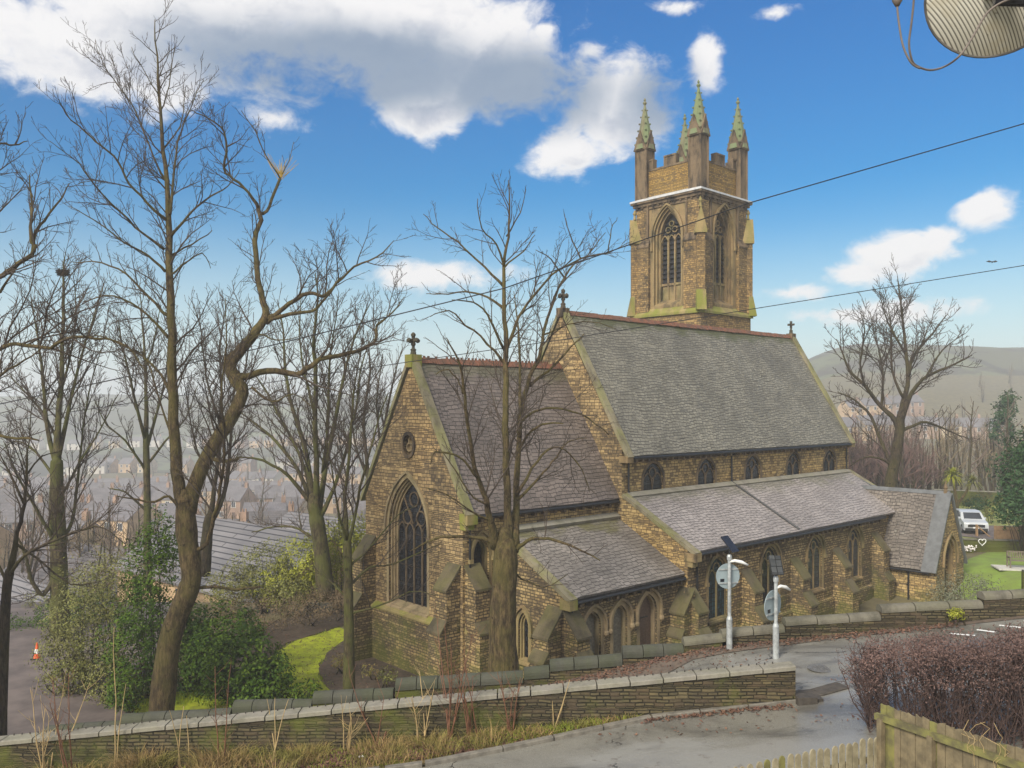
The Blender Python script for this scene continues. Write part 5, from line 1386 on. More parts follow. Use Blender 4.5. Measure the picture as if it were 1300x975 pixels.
# big tree off the left edge whose limbs reach into the picture
T4_trunk = [(-75, 945, 18), (-70, 800, 16), (-62, 600, 14), (-60, 470, 12), (-55, 380, 9)]
T4 = [
 [(-58, 390, 6), (-20, 365, 5), (3, 349, 4.4), (24, 335, 4), (44, 317, 3.6), (38, 300, 2.8), (40, 262, 2.2), (37, 223, 1)],
 [(42, 320, 2.8), (45, 296, 2.6), (63, 272, 2), (82, 244, 1.4), (88, 232, .6)],
 [(-60, 470, 5), (-20, 452, 4), (0, 443, 3.4), (21, 436, 3.2), (63, 441, 2.8), (87, 429, 2.4), (122, 429, 1.8), (160, 440, 1.2), (185, 470, .6)],
 [(-56, 400, 4), (-10, 378, 3), (0, 370, 2.4), (12, 352, 1.8), (22, 340, .8)],
 [(-56, 385, 5), (-50, 300, 4), (-30, 220, 3), (0, 183, 2), (17, 185, 1.6), (35, 178, .7)],
 [(-58, 520, 4), (-30, 540, 3), (5, 555, 2.6), (30, 556, 2.2), (50, 558, 1.2)],
 [(-58, 560, 3.4), (-20, 500, 2.6), (10, 470, 2), (40, 452, 1.2), (60, 430, .6)],
]
traced_tree('edge_tree', 'bare tree at the left edge with only its side limbs in view', T4_trunk, T4, 25.5, 41)

# slim trees and the other trees of the churchyard's left side
T5_trunk = [(0, 946, 7), (4, 831, 6.4), (8, 754, 5.8), (12, 727, 5.4)]
T5 = [[(12, 727, 5), (23, 677, 3.8), (31, 640, 2.8), (34, 600, 2), (36, 560, 1.2), (42, 500, .5)], [(12, 735, 3), (30, 705, 2.6), (62, 690, 2.2), (95, 675, 1.8), (130, 670, 1.2), (158, 690, .6)],
      [(10, 745, 2.6), (-10, 700, 2), (-30, 660, 1.2)], [(31, 640, 2), (12, 600, 1.6), (-5, 570, .8)], [(33, 604, 1.6), (52, 580, 1.2), (80, 572, .6)], [(20, 690, 2), (60, 720, 1.6), (90, 742, 1.2), (130, 738, .6)]]
traced_tree('slim_edge_tree', 'slim crooked bare tree standing at the left edge by the tarmac', T5_trunk, T5, 27.0, 43, NEAR, ('bark_dark', 'twig'))
T6_trunk = [(443, 868, 7.5), (443, 800, 6.5), (442, 740, 6), (441, 690, 5)]
T6 = [[(441, 690, 4.6), (438, 640, 3.6), (441, 600, 3), (446, 540, 2.2), (452, 480, 1.4), (462, 420, .6)], [(441, 700, 3.2), (450, 655, 2.6), (462, 600, 2), (478, 540, 1.3), (492, 500, .6)], [(442, 745, 2.4), (470, 720, 2), (500, 715, 1.4), (560, 690, .8)],
      [(443, 780, 2), (480, 770, 1.6), (520, 752, 1.1), (556, 756, .5)], [(441, 690, 2.2), (428, 640, 1.6), (420, 590, 1), (412, 560, .5)], [(443, 760, 1.8), (415, 735, 1.4), (396, 720, .7)], [(443, 720, 2), (474, 690, 1.6), (505, 655, 1), (530, 640, .5)]]
traced_tree('slender_tree', 'slender bare tree with a thin green trunk in the soil bed beside the chancel corner', T6_trunk, T6, 33.5, 47, dict(NEAR, space=(.5, .3, .22)), ('bark_green', 'twig'))
T7_trunk = [(414, 750, 14), (408, 700, 11.5), (402, 660, 11.5), (398, 640, 10)]
T7 = [[(400, 655, 6), (396, 620, 5.4), (385, 560, 4.6), (372, 520, 3.8), (362, 470, 2.8), (360, 420, 1.8), (352, 380, .6)],
      [(402, 655, 6), (402, 600, 5.4), (400, 540, 4.8), (401, 480, 4), (398, 430, 3), (404, 380, 1.8), (400, 345, .6)],
      [(405, 655, 5.4), (412, 600, 4.8), (424, 540, 4), (436, 480, 3), (450, 430, 2), (470, 385, .7)],
      [(398, 650, 4.6), (380, 600, 3.8), (350, 560, 3), (322, 536, 2.2), (300, 520, 1)], [(396, 640, 4), (366, 605, 3.2), (335, 585, 2.4), (300, 580, 1.2)],
      [(407, 655, 4.2), (424, 620, 3.6), (440, 570, 3), (452, 520, 2.2), (458, 470, 1.6), (474, 420, .6)], [(400, 650, 4.2), (388, 600, 3.4), (376, 570, 2.8), (340, 500, 2), (318, 470, .8)],
      [(404, 690, 3), (380, 672, 2.4), (350, 668, 1.8), (320, 676, 1)], [(410, 600, 3), (416, 540, 2.6), (418, 470, 2), (424, 420, 1.2), (430, 370, .5)],
      [(398, 520, 2.4), (386, 470, 2), (380, 420, 1.4), (384, 370, .5)]]
MID = dict(levels=3, space=(.55, .34, .26), t0=(.18, .12, .1), max=(3.2, 1.3, .6), ratio=(.45, .5, .5), ang=(22, 55), up=.4, wig=.2, k=(6, 5, 3), rmin=.0095)
traced_tree('many_stemmed_tree', 'bare tree fanning into many upright stems above lime-green shrubs', T7_trunk, T7, 47, 53, MID, ('bark_green', 'twig'), ls=.66, ts=.8)
T8_trunk = [(76, 800, 12), (75, 740, 11.5), (74, 690, 11), (72, 640, 9.5), (72, 590, 8)]
T8 = [[(72, 595, 6.5), (74, 540, 5.6), (78, 480, 4.6), (80, 420, 3.4), (81, 370, 2.4), (80, 344, 1.6), (84, 320, .6)],
      [(73, 600, 4.6), (60, 540, 3.8), (55, 480, 3), (48, 430, 2), (40, 380, .7)], [(74, 580, 4.2), (90, 510, 3.2), (104, 450, 2.4), (120, 400, 1.6), (132, 360, .6)],
      [(74, 700, 4), (60, 670, 3.4), (42, 640, 2.6), (20, 600, 1.6), (5, 560, .6)], [(75, 720, 4.4), (55, 755, 4), (40, 735, 3.4), (30, 700, 2.6), (22, 680, 1)],
      [(74, 690, 3.6), (92, 660, 3), (98, 610, 2.6), (104, 560, 2), (112, 500, 1.4), (130, 440, .6)], [(73, 640, 2.6), (100, 590, 2), (130, 540, 1.3), (150, 500, .5)],
      [(76, 500, 2.2), (92, 440, 1.7), (96, 390, 1.1), (92, 345, .5)], [(74, 560, 2.4), (52, 520, 1.8), (25, 490, 1.2), (8, 470, .5)], [(72, 610, 2.6), (46, 575, 2), (20, 560, 1.2), (0, 575, .6)]]
t8 = traced_tree('nest_tree', 'bare tree by the tarmac with a bird nest near its top', T8_trunk, T8, 43, 59, MID, ('bark_green', 'twig'), ls=.68, ts=.9)
T9_trunk = [(188, 735, 7.5), (187, 690, 7), (187, 640, 6.6), (186, 590, 6), (185, 545, 5)]
T9 = [[(185, 550, 4.2), (186, 500, 3.4), (184, 450, 2.6), (180, 400, 1.6), (178, 372, .6)], [(186, 570, 3), (200, 520, 2.4), (212, 470, 1.8), (216, 420, .8)], [(185, 560, 3), (170, 500, 2.4), (158, 450, 1.7), (150, 405, .6)],
      [(186, 600, 2.4), (160, 560, 1.9), (136, 540, 1.4), (120, 510, .6)], [(186, 590, 2.4), (210, 560, 1.9), (236, 530, 1.4), (250, 490, .6)], [(184, 470, 1.8), (196, 430, 1.4), (204, 390, .6)], [(187, 650, 2.2), (160, 625, 1.7), (140, 620, 1)]]
traced_tree('upright_tree', 'upright bare tree with a straight green trunk left of the tallest tree', T9_trunk, T9, 54, 61, MID, ('bark_green', 'twig'), ls=.65, ts=.68)
T10_trunk = [(258, 720, 8), (262, 690, 7), (265, 660, 6)]
T10 = [[(265, 662, 4.4), (272, 620, 3.8), (278, 560, 3.2), (281, 500, 2.6), (279, 440, 1.8), (288, 385, .6)], [(266, 668, 4.2), (284, 630, 3.4), (292, 570, 2.8), (296, 510, 2.2), (300, 450, 1.5), (296, 395, .6)], [(280, 540, 2), (262, 480, 1.6), (255, 420, 1), (246, 385, .5)], [(294, 540, 2), (312, 470, 1.5), (318, 410, .6)],
       [(272, 620, 2), (250, 570, 1.6), (240, 520, 1.1), (232, 470, .5)]]
traced_tree('twin_stem_tree', 'bare twin-stemmed tree directly behind the contorted stem', T10_trunk, T10, 50, 67, MID, ('bark_dark', 'twig'))
T11_trunk = [(140, 800, 6), (108, 720, 5), (100, 690, 5)] 
T12_trunk = [(478, 700, 6.5), (474, 660, 6), (471, 640, 5)]
T12 = [[(471, 642, 4), (466, 590, 3.4), (462, 530, 2.7), (470, 470, 1.9), (466, 420, .6)], [(472, 645, 3.8), (482, 590, 3), (490, 530, 2.3), (500, 480, 1.5), (512, 440, .6)], [(468, 610, 2.2), (450, 560, 1.7), (446, 500, 1.1), (440, 450, .5)], [(484, 570, 2), (478, 510, 1.5), (486, 450, .6)]]
traced_tree('valley_edge_tree', 'bare tree close behind the chancel gable edge', T12_trunk, T12, 56, 71, MID, ('bark_dark', 'twig'))

# nest
np_ = P(80, 346, 43.3)
nb = MB(); rng = random.Random(9)
for k in range(160):
    a = rng.uniform(0, 6.28); b = rng.uniform(-.9, .9); c = np_ + Vector((math.cos(a) * .22, math.sin(a) * .22, rng.uniform(-.14, .14))); d = Vector((-math.sin(a) + rng.uniform(-.5, .5), math.cos(a) + rng.uniform(-.5, .5), rng.uniform(-.4, .4))).normalized() * .2
    nb.tube([c - d, c + d], .012, 3)
nb.lathe(np_, [(.05, -.16), (.2, -.1), (.24, .04), (.18, .1), (.1, .02)], 10)
tag(nb.build('bird_nest', M['nest'], None, False, False), 'dark twig nest in the fork of the bare tree by the tarmac', 'nest')
# bird
bp = P(1260, 333, 90); bm_ = MB()
bm_.lathe(bp, [(.02, -.05), (.10, 0), (.09, .06), (.02, .12)], 8)
for s in (-1, 1): bm_.add([bp + Vector(v) for v in ((0, 0, .08), (s * .35, .05, .22), (s * .62, .1, .10), (s * .3, .1, .02))], [(0, 1, 2, 3)]); bm_.add([bp + Vector(v) for v in ((0, .02, .06), (s * .35, .07, .20), (s * .62, .12, .09), (s * .3, .12, .0))], [(0, 1, 2, 3)])
bm_.add([bp + Vector(v) for v in ((-.05, 0, 0), (.05, 0, 0), (.08, .26, -.02), (-.08, .26, -.02))], [(0, 1, 2, 3)])
tag(bm_.build('bird', M['bird'], None, False, False), 'small dark bird flying below the right-hand cloud', 'bird')

# generated bare trees for the woods (shared meshes)
def wood_tree(seed, h, mats, spread=.34, stems=1, dens=1.0):
    rng = random.Random(seed); root = empty('bare_tree', None, None)
    trunk = MB(); out = [[], [], []]; cfg = dict(levels=2, space=(.95 / dens, .62 / dens, .5), t0=(.15, .1, .1), max=(3.0, 1.5, .7), ratio=(.5, .55, .5), ang=(22, 55), up=.4, wig=.24, k=(5, 4, 3), rmin=.022)
    big = []
    for s in range(stems):
        lean = Vector((rng.uniform(-.12, .12), rng.uniform(-.12, .12), 1)) * (1 if stems == 1 else 1); x0 = Vector((rng.uniform(-.3, .3), rng.uniform(-.3, .3), -.3)) * (0 if stems == 1 else 1.5)
        pts = [x0 + Vector((0, 0, -.3 if stems == 1 else 0))]; n = 7; hh = h * rng.uniform(.85, 1)
        for i in range(n): pts.append(pts[-1] + (lean + Vector((rng.uniform(-.14, .14), rng.uniform(-.14, .14), 0))) * hh / n)
        rad = [h * .017 * (1 - i / (n + .6)) + .02 for i in range(n + 1)]; ps, rs = smooth_line(pts, rad, 2)
        trunk.tube(ps, rs, 6); grow(out, rng, ps[4:], rs[4:], 1, cfg)
        for q in range(int(rng.randint(9, 12) / (1 if stems == 1 else 1.8))):
            f = rng.uniform(.22, .9); i = int(f * (len(ps) - 1)); a = rng.uniform(0, 6.28); L = h * spread * (1.15 - .75 * f) * rng.uniform(.7, 1.2); p = ps[i]; d = Vector((math.cos(a), math.sin(a), rng.uniform(.5, 1.1))).normalized(); lp = [p.copy()]
            for k in range(5): d = (d + Vector((rng.uniform(-.25, .25), rng.uniform(-.25, .25), .1))).normalized(); p = p + d * L / 5; lp.append(p.copy())
            r0 = rs[i] * .55; lr = [lerp(r0, .025, k / 5) for k in range(6)]; big.append(([tuple(v) for v in lp], lr)); grow(out, rng, lp, lr, 0, cfg)
    trunk.build('trunk', M[mats[0]], root, True, False)
    A = tubes_np(big, 5); parts = [A] + [tubes_np(out[l], 3) for l in (0, 1) if out[l]]
    off = np.cumsum([0] + [len(p[0]) for p in parts[:-1]])
    mesh_np('crown', np.concatenate([p[0] for p in parts]), np.concatenate([p[1] + o for p, o in zip(parts, off)]), M[mats[1]], root)
    return root
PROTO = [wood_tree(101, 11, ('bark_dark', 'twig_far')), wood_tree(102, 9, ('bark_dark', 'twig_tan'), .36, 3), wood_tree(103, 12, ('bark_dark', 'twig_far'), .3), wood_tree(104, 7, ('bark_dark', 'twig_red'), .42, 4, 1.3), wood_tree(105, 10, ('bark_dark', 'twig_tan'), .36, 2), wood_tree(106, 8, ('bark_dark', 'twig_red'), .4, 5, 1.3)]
used_p = set()
def plant(kind, x, y, sc, label, group, rng):
    o = PROTO[kind]
    if kind in used_p: o = copy_tree(o)
    used_p.add(kind)
    o.location = (x, y, ground_z(x, y)); o.rotation_euler = (0, 0, rng.uniform(0, 6.28)); o.scale = (sc, sc, sc * rng.uniform(.9, 1.15))
    tag(o, label, 'tree', group)
rng = random.Random(202)
WOODS = 'bare trees of the wood beyond the churchyard'
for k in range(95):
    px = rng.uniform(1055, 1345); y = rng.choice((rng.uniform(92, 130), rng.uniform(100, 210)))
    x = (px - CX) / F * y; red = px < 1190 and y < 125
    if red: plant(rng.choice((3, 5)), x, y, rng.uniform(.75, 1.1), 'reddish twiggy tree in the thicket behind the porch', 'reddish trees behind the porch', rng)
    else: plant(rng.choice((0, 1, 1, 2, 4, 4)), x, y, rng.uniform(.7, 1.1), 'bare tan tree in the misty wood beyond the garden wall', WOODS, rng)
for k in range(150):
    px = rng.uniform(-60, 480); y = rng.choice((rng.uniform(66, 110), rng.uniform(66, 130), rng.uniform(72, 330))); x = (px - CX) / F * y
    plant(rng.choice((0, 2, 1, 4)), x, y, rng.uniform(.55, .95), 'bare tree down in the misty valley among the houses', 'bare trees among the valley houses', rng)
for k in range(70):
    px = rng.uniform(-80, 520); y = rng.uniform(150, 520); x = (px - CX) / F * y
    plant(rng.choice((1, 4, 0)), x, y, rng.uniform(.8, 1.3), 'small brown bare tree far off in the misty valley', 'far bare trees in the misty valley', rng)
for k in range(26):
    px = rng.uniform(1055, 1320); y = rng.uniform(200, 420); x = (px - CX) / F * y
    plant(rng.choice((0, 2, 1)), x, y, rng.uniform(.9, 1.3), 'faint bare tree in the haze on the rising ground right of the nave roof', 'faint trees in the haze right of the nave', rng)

# ------------------------------------------------------------------ shrubs, hedge, evergreen
def leaf_quads(nprng, centres, normals, ln, wd):
    """diamond leaves with a random turn about outward-leaning normals"""
    N = len(centres); nrm = normals + nprng.normal(0, .55, (N, 3)); nrm /= np.linalg.norm(nrm, axis=1, keepdims=True)
    r = nprng.normal(0, 1, (N, 3)); a = np.cross(nrm, r); a /= np.maximum(np.linalg.norm(a, axis=1, keepdims=True), 1e-6); b = np.cross(nrm, a)
    L = (ln * nprng.uniform(.6, 1.3, (N, 1))); W = (wd * nprng.uniform(.6, 1.3, (N, 1)))
    V = np.stack([centres - a * L / 2, centres + b * W / 2, centres + a * L / 2, centres - b * W / 2], 1).reshape(-1, 3)
    return V, np.arange(N * 4).reshape(N, 4)

def bush(name, label, cat, blobs, mat, ln, wd, seed, stems=True, group=None, clump=.22, per=9, stem_mat='bark_dark', dens=1.0):
    """blobs: (px, py, depth, rx px, ry px, leaves); leaves sit in clumps through an uneven volume"""
    nr = np.random.default_rng(seed); rng = random.Random(seed)
    c0 = P(*blobs[0][:3]); root = Vector((c0.x, c0.y, ground_z(c0.x, c0.y)))
    t = empty(name, label, cat, root, group=group); C_ = []; Nn = []; st = MB()
    for px, py, d, rx, ry, n in blobs:
        c = np.array(P(px, py, d) - root); ax = np.array([rx / F * d, rx / F * d * .8, ry / F * d]); m = max(4, int(n * dens) // per)
        v = nr.normal(0, 1, (m, 3)); v /= np.linalg.norm(v, axis=1, keepdims=True)
        lump = 1 + .22 * np.sin(v[:, :1] * 5 + seed) * np.cos(v[:, 1:2] * 4.3 + v[:, 2:] * 3.7)
        rr = nr.uniform(.25, 1, (m, 1)) ** .45 * lump
        cc = c + v * ax * rr
        cen = np.repeat(cc, per, 0) + nr.normal(0, clump * .5, (m * per, 3)); C_.append(cen)
        nn = np.repeat(v, per, 0) + np.array([0, 0, .5]); Nn.append(nn)
        if stems:
            for k in range(max(3, m // 40)):
                q = Vector(cc[rng.randrange(m)]); b = Vector((c[0] * .8 + rng.uniform(-.3, .3), c[1] + rng.uniform(-.2, .2), min(-.1, c[2] - ax[2]))); mid = b.lerp(q, .5) + Vector((rng.uniform(-.2, .2), rng.uniform(-.2, .2), .1))
                st.tube([b, mid, q], [.03, .02, .008], 5)
    C_ = np.concatenate(C_); Nn = np.concatenate(Nn)
    keep = C_[:, 2] > -.05; V, Fq = leaf_quads(nr, C_[keep], Nn[keep], ln, wd)
    mesh_np('foliage', V, Fq, M[mat], t)
    if stems: st.build('stems', M[stem_mat], t, True, False)
    return t
bush('laurel', 'large dark glossy laurel bush right of the tallest tree trunk beside the bright lawn', 'shrub', [(300, 845, 33.5, 62, 52, 5200), (345, 862, 33, 30, 36, 1800), (258, 848, 34.5, 45, 46, 3200), (285, 800, 36, 55, 34, 2600), (240, 800, 37, 30, 44, 2200), (330, 885, 32.5, 40, 22, 1300), (390, 880, 32.5, 20, 18, 500)], 'laurel', .17, .085, 5)
bush('holly', 'tall dark green bush left of the tallest tree trunk', 'shrub', [(192, 725, 34, 34, 62, 2600), (205, 690, 34, 26, 44, 1300), (168, 830, 33, 40, 62, 3000), (185, 785, 34, 34, 50, 2000), (158, 880, 32, 26, 26, 1000)], 'laurel', .14, .07, 6)
bush('olive_bush', 'sprawling olive-green bush beside the tarmac', 'shrub', [(116, 795, 35.5, 58, 80, 8600), (84, 836, 34.5, 38, 56, 4400), (140, 745, 37, 46, 54, 4200), (150, 860, 33.5, 44, 42, 3600)], 'box_leaf', .11, .05, 7)
bush('dark_hedge_bush', 'dark straggling bush along the back of the tarmac at the left edge', 'shrub', [(20, 806, 45, 44, 26, 2600), (72, 792, 45.5, 40, 30, 2600), (118, 776, 46, 34, 28, 2000), (-30, 812, 45, 40, 26, 1600)], 'laurel', .14, .065, 8)
bush('olive_bush', 'thin yellow-green bush between the tarmac trees and the ribbed roof', 'shrub', [(60, 770, 50, 34, 24, 1500), (100, 755, 50, 30, 22, 1300)], 'box_leaf', .14, .06, 28)
bush('bramble', 'brown bramble scrub under the purple slate-roofed building', 'shrub', [(120, 735, 56, 60, 22, 1600), (200, 720, 56, 40, 26, 1200)], 'scrub', .16, .05, 29)
bush('lime_bush', 'lime-green bush behind the many-stemmed tree', 'shrub', [(430, 706, 49, 40, 50, 5200), (458, 690, 50, 28, 42, 3000), (390, 716, 48.5, 44, 40, 4600), (350, 742, 48, 36, 28, 2600)], 'lime_leaf', .16, .07, 9)
bush('olive_bush', 'yellow-green bush in front of the ribbed hall roof', 'shrub', [(335, 728, 48, 46, 40, 4600), (292, 752, 47, 36, 36, 3000), (368, 752, 47, 34, 26, 2400)], 'box_leaf', .14, .07, 10)
bush('bramble', 'brown tangled bramble patch between the lawn and the hall roof', 'shrub', [(330, 778, 43, 70, 20, 2600), (405, 768, 45, 44, 18, 1600), (270, 785, 42, 50, 22, 1600), (440, 762, 46, 26, 14, 700)], 'scrub', .12, .04, 12, dens=1.3)
bush('box_bush', 'small dark bush under the many-stemmed tree beside the chancel', 'shrub', [(475, 735, 47, 18, 30, 900), (462, 752, 46, 14, 20, 500)], 'laurel', .12, .06, 13)
bush('grey_green_bush', 'loose grey-green bush behind the churchyard wall beside the porch door', 'shrub', [(1226, 752, 40, 36, 26, 2300), (1200, 752, 40, 22, 20, 900), (1252, 750, 41, 22, 18, 800)], 'ivy_leaf', .10, .045, 14)
bush('evergreen_tree', 'dense dark evergreen tree at the right edge above the brown fence', 'tree', [(1300, 610, 58, 36, 44, 4200), (1306, 575, 58, 26, 34, 2000), (1292, 645, 57, 32, 22, 1800), (1330, 620, 58, 34, 40, 2200)], 'yew_leaf', .26, .12, 15, clump=.32)
bush('conifer', 'dark hazy conifer among the bare trees left of the right-edge evergreen', 'tree', [(1276, 520, 105, 13, 16, 900), (1272, 545, 105, 16, 22, 1000), (1282, 505, 105, 9, 10, 300)], 'yew_leaf', .4, .18, 16, clump=.4)
bush('round_shrub', 'round dark shrub on the grass behind the parked car', 'shrub', [(1238, 640, 80, 16, 12, 900)], 'yew_leaf', .2, .1, 17)
bush('yellow_shrub', 'small yellow-green plant at the foot of the churchyard wall on the road side', 'plant', [(1213, 778, 24.7, 9, 8, 260)], 'lime_leaf', .09, .04, 18, clump=.1)
bush('garden_shrub', 'pale green shrub beside the driveway at the garden edge', 'shrub', [(1256, 648, 74, 8, 8, 300)], 'box_leaf', .2, .1, 19)
bush('bed_plant', 'low straw-coloured plant at the curved edge of the soil bed beside the lawn', 'plant', [(432, 838, 37, 13, 9, 420)], 'dry_grass', .12, .03, 20, clump=.12)
bush('bed_plant', 'small straw-coloured plant in the soil bed right of the thin green trunk', 'plant', [(470, 850, 36, 12, 10, 200)], 'dry_grass', .12, .03, 24, clump=.12)
bush('bed_plant', 'low green plant in the middle of the soil bed under the chancel wall', 'plant', [(492, 856, 35, 16, 9, 420)], 'box_leaf', .10, .04, 21, clump=.12)
bush('bed_plant', 'smallest green plant at the right end of the soil bed', 'plant', [(520, 868, 34.6, 10, 8, 200)], 'box_leaf', .10, .04, 25, clump=.12)

# cabbage palm with two rosettes
g = G(1215, 640); g = Vector(((1215 - CX) / F * 78, 78, ground_z((1215 - CX) / F * 78, 78)))
t = empty('cabbage_palm', 'spiky pale green cabbage palm behind the porch gable', 'palm', g)
tm = MB(); heads = [P(1209, 604, 78) - g, P(1234, 612, 78.5) - g]
tm.tube([(0, 0, -.2), (0, 0, 1.4), heads[0]], [.2, .17, .1], 8); tm.tube([(0, 0, 1.3), (.6, .2, 1.9), heads[1]], [.14, .12, .08], 8)
tm.build('trunk', M['bark'], t, True, False)
nr = random.Random(6)
for hd, n in zip(heads, (120, 90)):
    lf = MB()
    for k in range(n):
        a = nr.uniform(0, 6.28); el = nr.uniform(-.6, 1.3); L = nr.uniform(.9, 1.5); d = Vector((math.cos(a) * math.cos(el), math.sin(a) * math.cos(el), math.sin(el))); s = d.cross(Vector((0, 0, 1))).normalized() * .05
        m1 = hd + d * L * .55; m2 = hd + d * L + Vector((0, 0, -.35 * L))
        lf.add([hd - s, hd + s, m1 + s, m1 - s, m2], [(0, 1, 2, 3), (3, 2, 4)])
    lf.build('leaf_rosette', M['lime_leaf'] if n > 100 else M['box_leaf'], t, False, False)

# clipped purple-brown hedge
HA, HB = Vector((7.35, 17.6, 0)), Vector((13.6, 14.7, 0)); hax = (HB - HA).normalized(); hn = Vector((-hax.y, hax.x, 0)); HL = (HB - HA).length
h_root = Vector((HA.x, HA.y, street_z(HA.x)))
hedge = empty('hedge', 'clipped purple-brown hedge with bare stems beside the road', 'hedge', h_root)
rng = random.Random(88); nr = np.random.default_rng(88); out = []; tips = []
def htop(u): return 1.72 + .135 * min(u, 4.5) + .06 * math.sin(u * 2.1) + .05 * math.sin(u * 5.3)
for k in range(430):
    u = rng.uniform(0, HL); v = rng.uniform(.15, 1.25); b = HA + hax * u + hn * v; z0 = street_z(b.x) - h_root.z; H = htop(u) * rng.uniform(.72, 1.0)
    b = b - HA; p = Vector((b.x, b.y, z0)); d = Vector((rng.uniform(-.35, .35), rng.uniform(-.35, .35), 1)).normalized(); ps = [p.copy()]
    if u < .8: d = (d - hax * .3).normalized()
    for s in range(6): d = (d + Vector((rng.uniform(-.28, .28), rng.uniform(-.28, .28), .12))).normalized(); p = p + d * H / 6; ps.append(p.copy())
    rs = [lerp(.016, .005, s / 6) * rng.uniform(.8, 1.2) for s in range(7)]; out.append(([tuple(q) for q in ps], rs))
    for s in range(1, 7):
        for q in range(3):
            a = ps[s - 1].lerp(ps[s], rng.random()); dd = Vector((rng.uniform(-1, 1), rng.uniform(-1, 1), rng.uniform(.1, 1.2))).normalized(); L = rng.uniform(.18, .5); e = a + dd * L + Vector((rng.uniform(-.06, .06), rng.uniform(-.06, .06), .04))
            out.append(([tuple(a), tuple(a.lerp(e, .5) + Vector((rng.uniform(-.03, .03),) * 3)), tuple(e)], [.006, .005, .003])); tips.append((a, e, u))
V, Fq = tubes_np(out, 4); mesh_np('stems', V, Fq, M['hedge_stem'], hedge)
cs = []
for a, e, u in tips:
    f = max(0, (e.z + h_root.z - street_z(HA.x + hax.x * u)) / htop(u)); n = int(8 * sstep(.45, .85, f) + rng.random() * .6)
    for k in range(n): cs.append(tuple(a.lerp(e, rng.uniform(.2, 1.1)) + Vector((rng.gauss(0, .035), rng.gauss(0, .035), rng.gauss(0, .035)))))
for k in range(26000):
    u = rng.uniform(-.05, HL); v = rng.uniform(-.08, 1.42); f = rng.random(); H = htop(u) + rng.gauss(0, .04); w = rng.choice((rng.uniform(.82, 1.0), rng.uniform(.60, 1.)))
    if w < .85 and .15 < v < 1.2 and rng.random() < .6: continue
    b = HA + hax * u + hn * v - HA; cs.append((b.x, b.y, street_z(HA.x + b.x) - h_root.z + H * w))
cs = np.array(cs, 'f'); V, Fq = leaf_quads(nr, cs, np.tile(np.array([[0, -.3, .7]]), (len(cs), 1)), .055, .026)
mesh_np('foliage', V, Fq, M['hedge_leaf'], hedge)

# ------------------------------------------------------------------ garden fences in front
FA, FB = Vector((5.92, 13.55, -4.80)), Vector((8.6, 7.6, -4.42)); fd = (FB - FA); fl = fd.length; fdn = fd.normalized(); fx = Vector((fdn.x, fdn.y, 0)).normalized(); fnn = Vector((-fx.y, fx.x, 0))
bf = empty('board_fence', 'weathered close-boarded garden fence with a mossy top rail', 'fence', (FA.x, FA.y, -6.7))
rng = random.Random(21); u = 0; k = 0
off = FA - Vector((0, 0, 0)); o0 = Vector((FA.x, FA.y, -6.7))
while u < fl:
    w = rng.uniform(.12, .15); p = FA + fdn * u - o0; q = FA + fdn * (u + w - .008) - o0; z1, z2 = p.z + rng.uniform(-.02, .03), q.z + rng.uniform(-.02, .03)
    th = fnn * .02 + fnn * (.006 if k % 2 else 0)
    mb = MB(); a = [Vector((p.x, p.y, 0)), Vector((q.x, q.y, 0)), Vector((q.x, q.y, z2)), Vector(((p.x + q.x) / 2, (p.y + q.y) / 2, (z1 + z2) / 2 + rng.uniform(-.02, .01))), Vector((p.x, p.y, z1))]
    mb.prism([v + fnn * .006 * (k % 2) for v in a], fnn * .02); mb.build('board', M['fence_green' if rng.random() < .3 else 'fence'], bf); u += w; k += 1
for dz, hh, mt in ((-.14, .10, 'fence_green'), (-1.0, .09, 'fence'), (-1.7, .09, 'fence')):
    a = FA - o0 + Vector((0, 0, dz)) - fnn * .075 - fdn * .06; b = a + fdn * (fl + .06) + Vector((0, 0, -.0)); b.z -= .02
    mb = MB(); mb.prism([a, a + fnn * .07, a + fnn * .07 + Vector((0, 0, -hh * .8)), a + Vector((0, 0, -hh))], b - a); mb.build('rail', M[mt], bf)
for u in (0.02, .95, 2.7, 4.5):
    p = FA + fdn * u - o0; mb = MB(); mb.prism([p - fnn * .11 + fx * s + Vector((0, 0, -p.z)) for s in (0, .09)] + [p - fnn * .02 + fx * s + Vector((0, 0, -p.z)) for s in (.09, 0)], Vector((0, 0, p.z - .2))); mb.build('post', M['fence'], bf)

PA, PB = Vector((5.86, 13.50, -5.31)), Vector((2.6, 12.0, -5.28)); pf = empty('picket_fence', 'low picket fence with rounded tops running from the board fence', 'fence', (PA.x, PA.y, -6.75)); o0 = Vector((PA.x, PA.y, -6.75))
pd = PB - PA; pl = pd.length; pdn = pd.normalized(); px_ = Vector((pdn.x, pdn.y, 0)).normalized(); pn = Vector((px_.y, -px_.x, 0)); n = int(pl / .150)
for k in range(n):
    p = PA + pdn * (k + .15) * .150 - o0; z1 = p.z + rng.uniform(-.02, .02); w = .056; mb = MB(); tilt = rng.uniform(-.012, .012)
    pr = [(-w, 0), (w, 0), (w, z1 - w)] + [(w * math.cos(t) , z1 - w + w * 1.25 * math.sin(t)) for t in (math.pi * j / 8 for j in range(1, 8))] + [(-w, z1 - w)]
    mb.prism([Vector((p.x, p.y, 0)) + px_ * (a + tilt * z) + Vector((0, 0, z)) for a, z in pr], pn * .02); mb.build('picket', M['fence_green' if rng.random() < .12 else 'picket_wood'], pf)
for dz in (-.30, -.95):
    a = PA - o0 + Vector((0, 0, dz)) - pn * -.024; mb = MB(); mb.prism([a, a + pn * .04, a + pn * .04 + Vector((0, 0, -.08)), a + Vector((0, 0, -.08))], pd); mb.build('rail', M['fence'], pf)
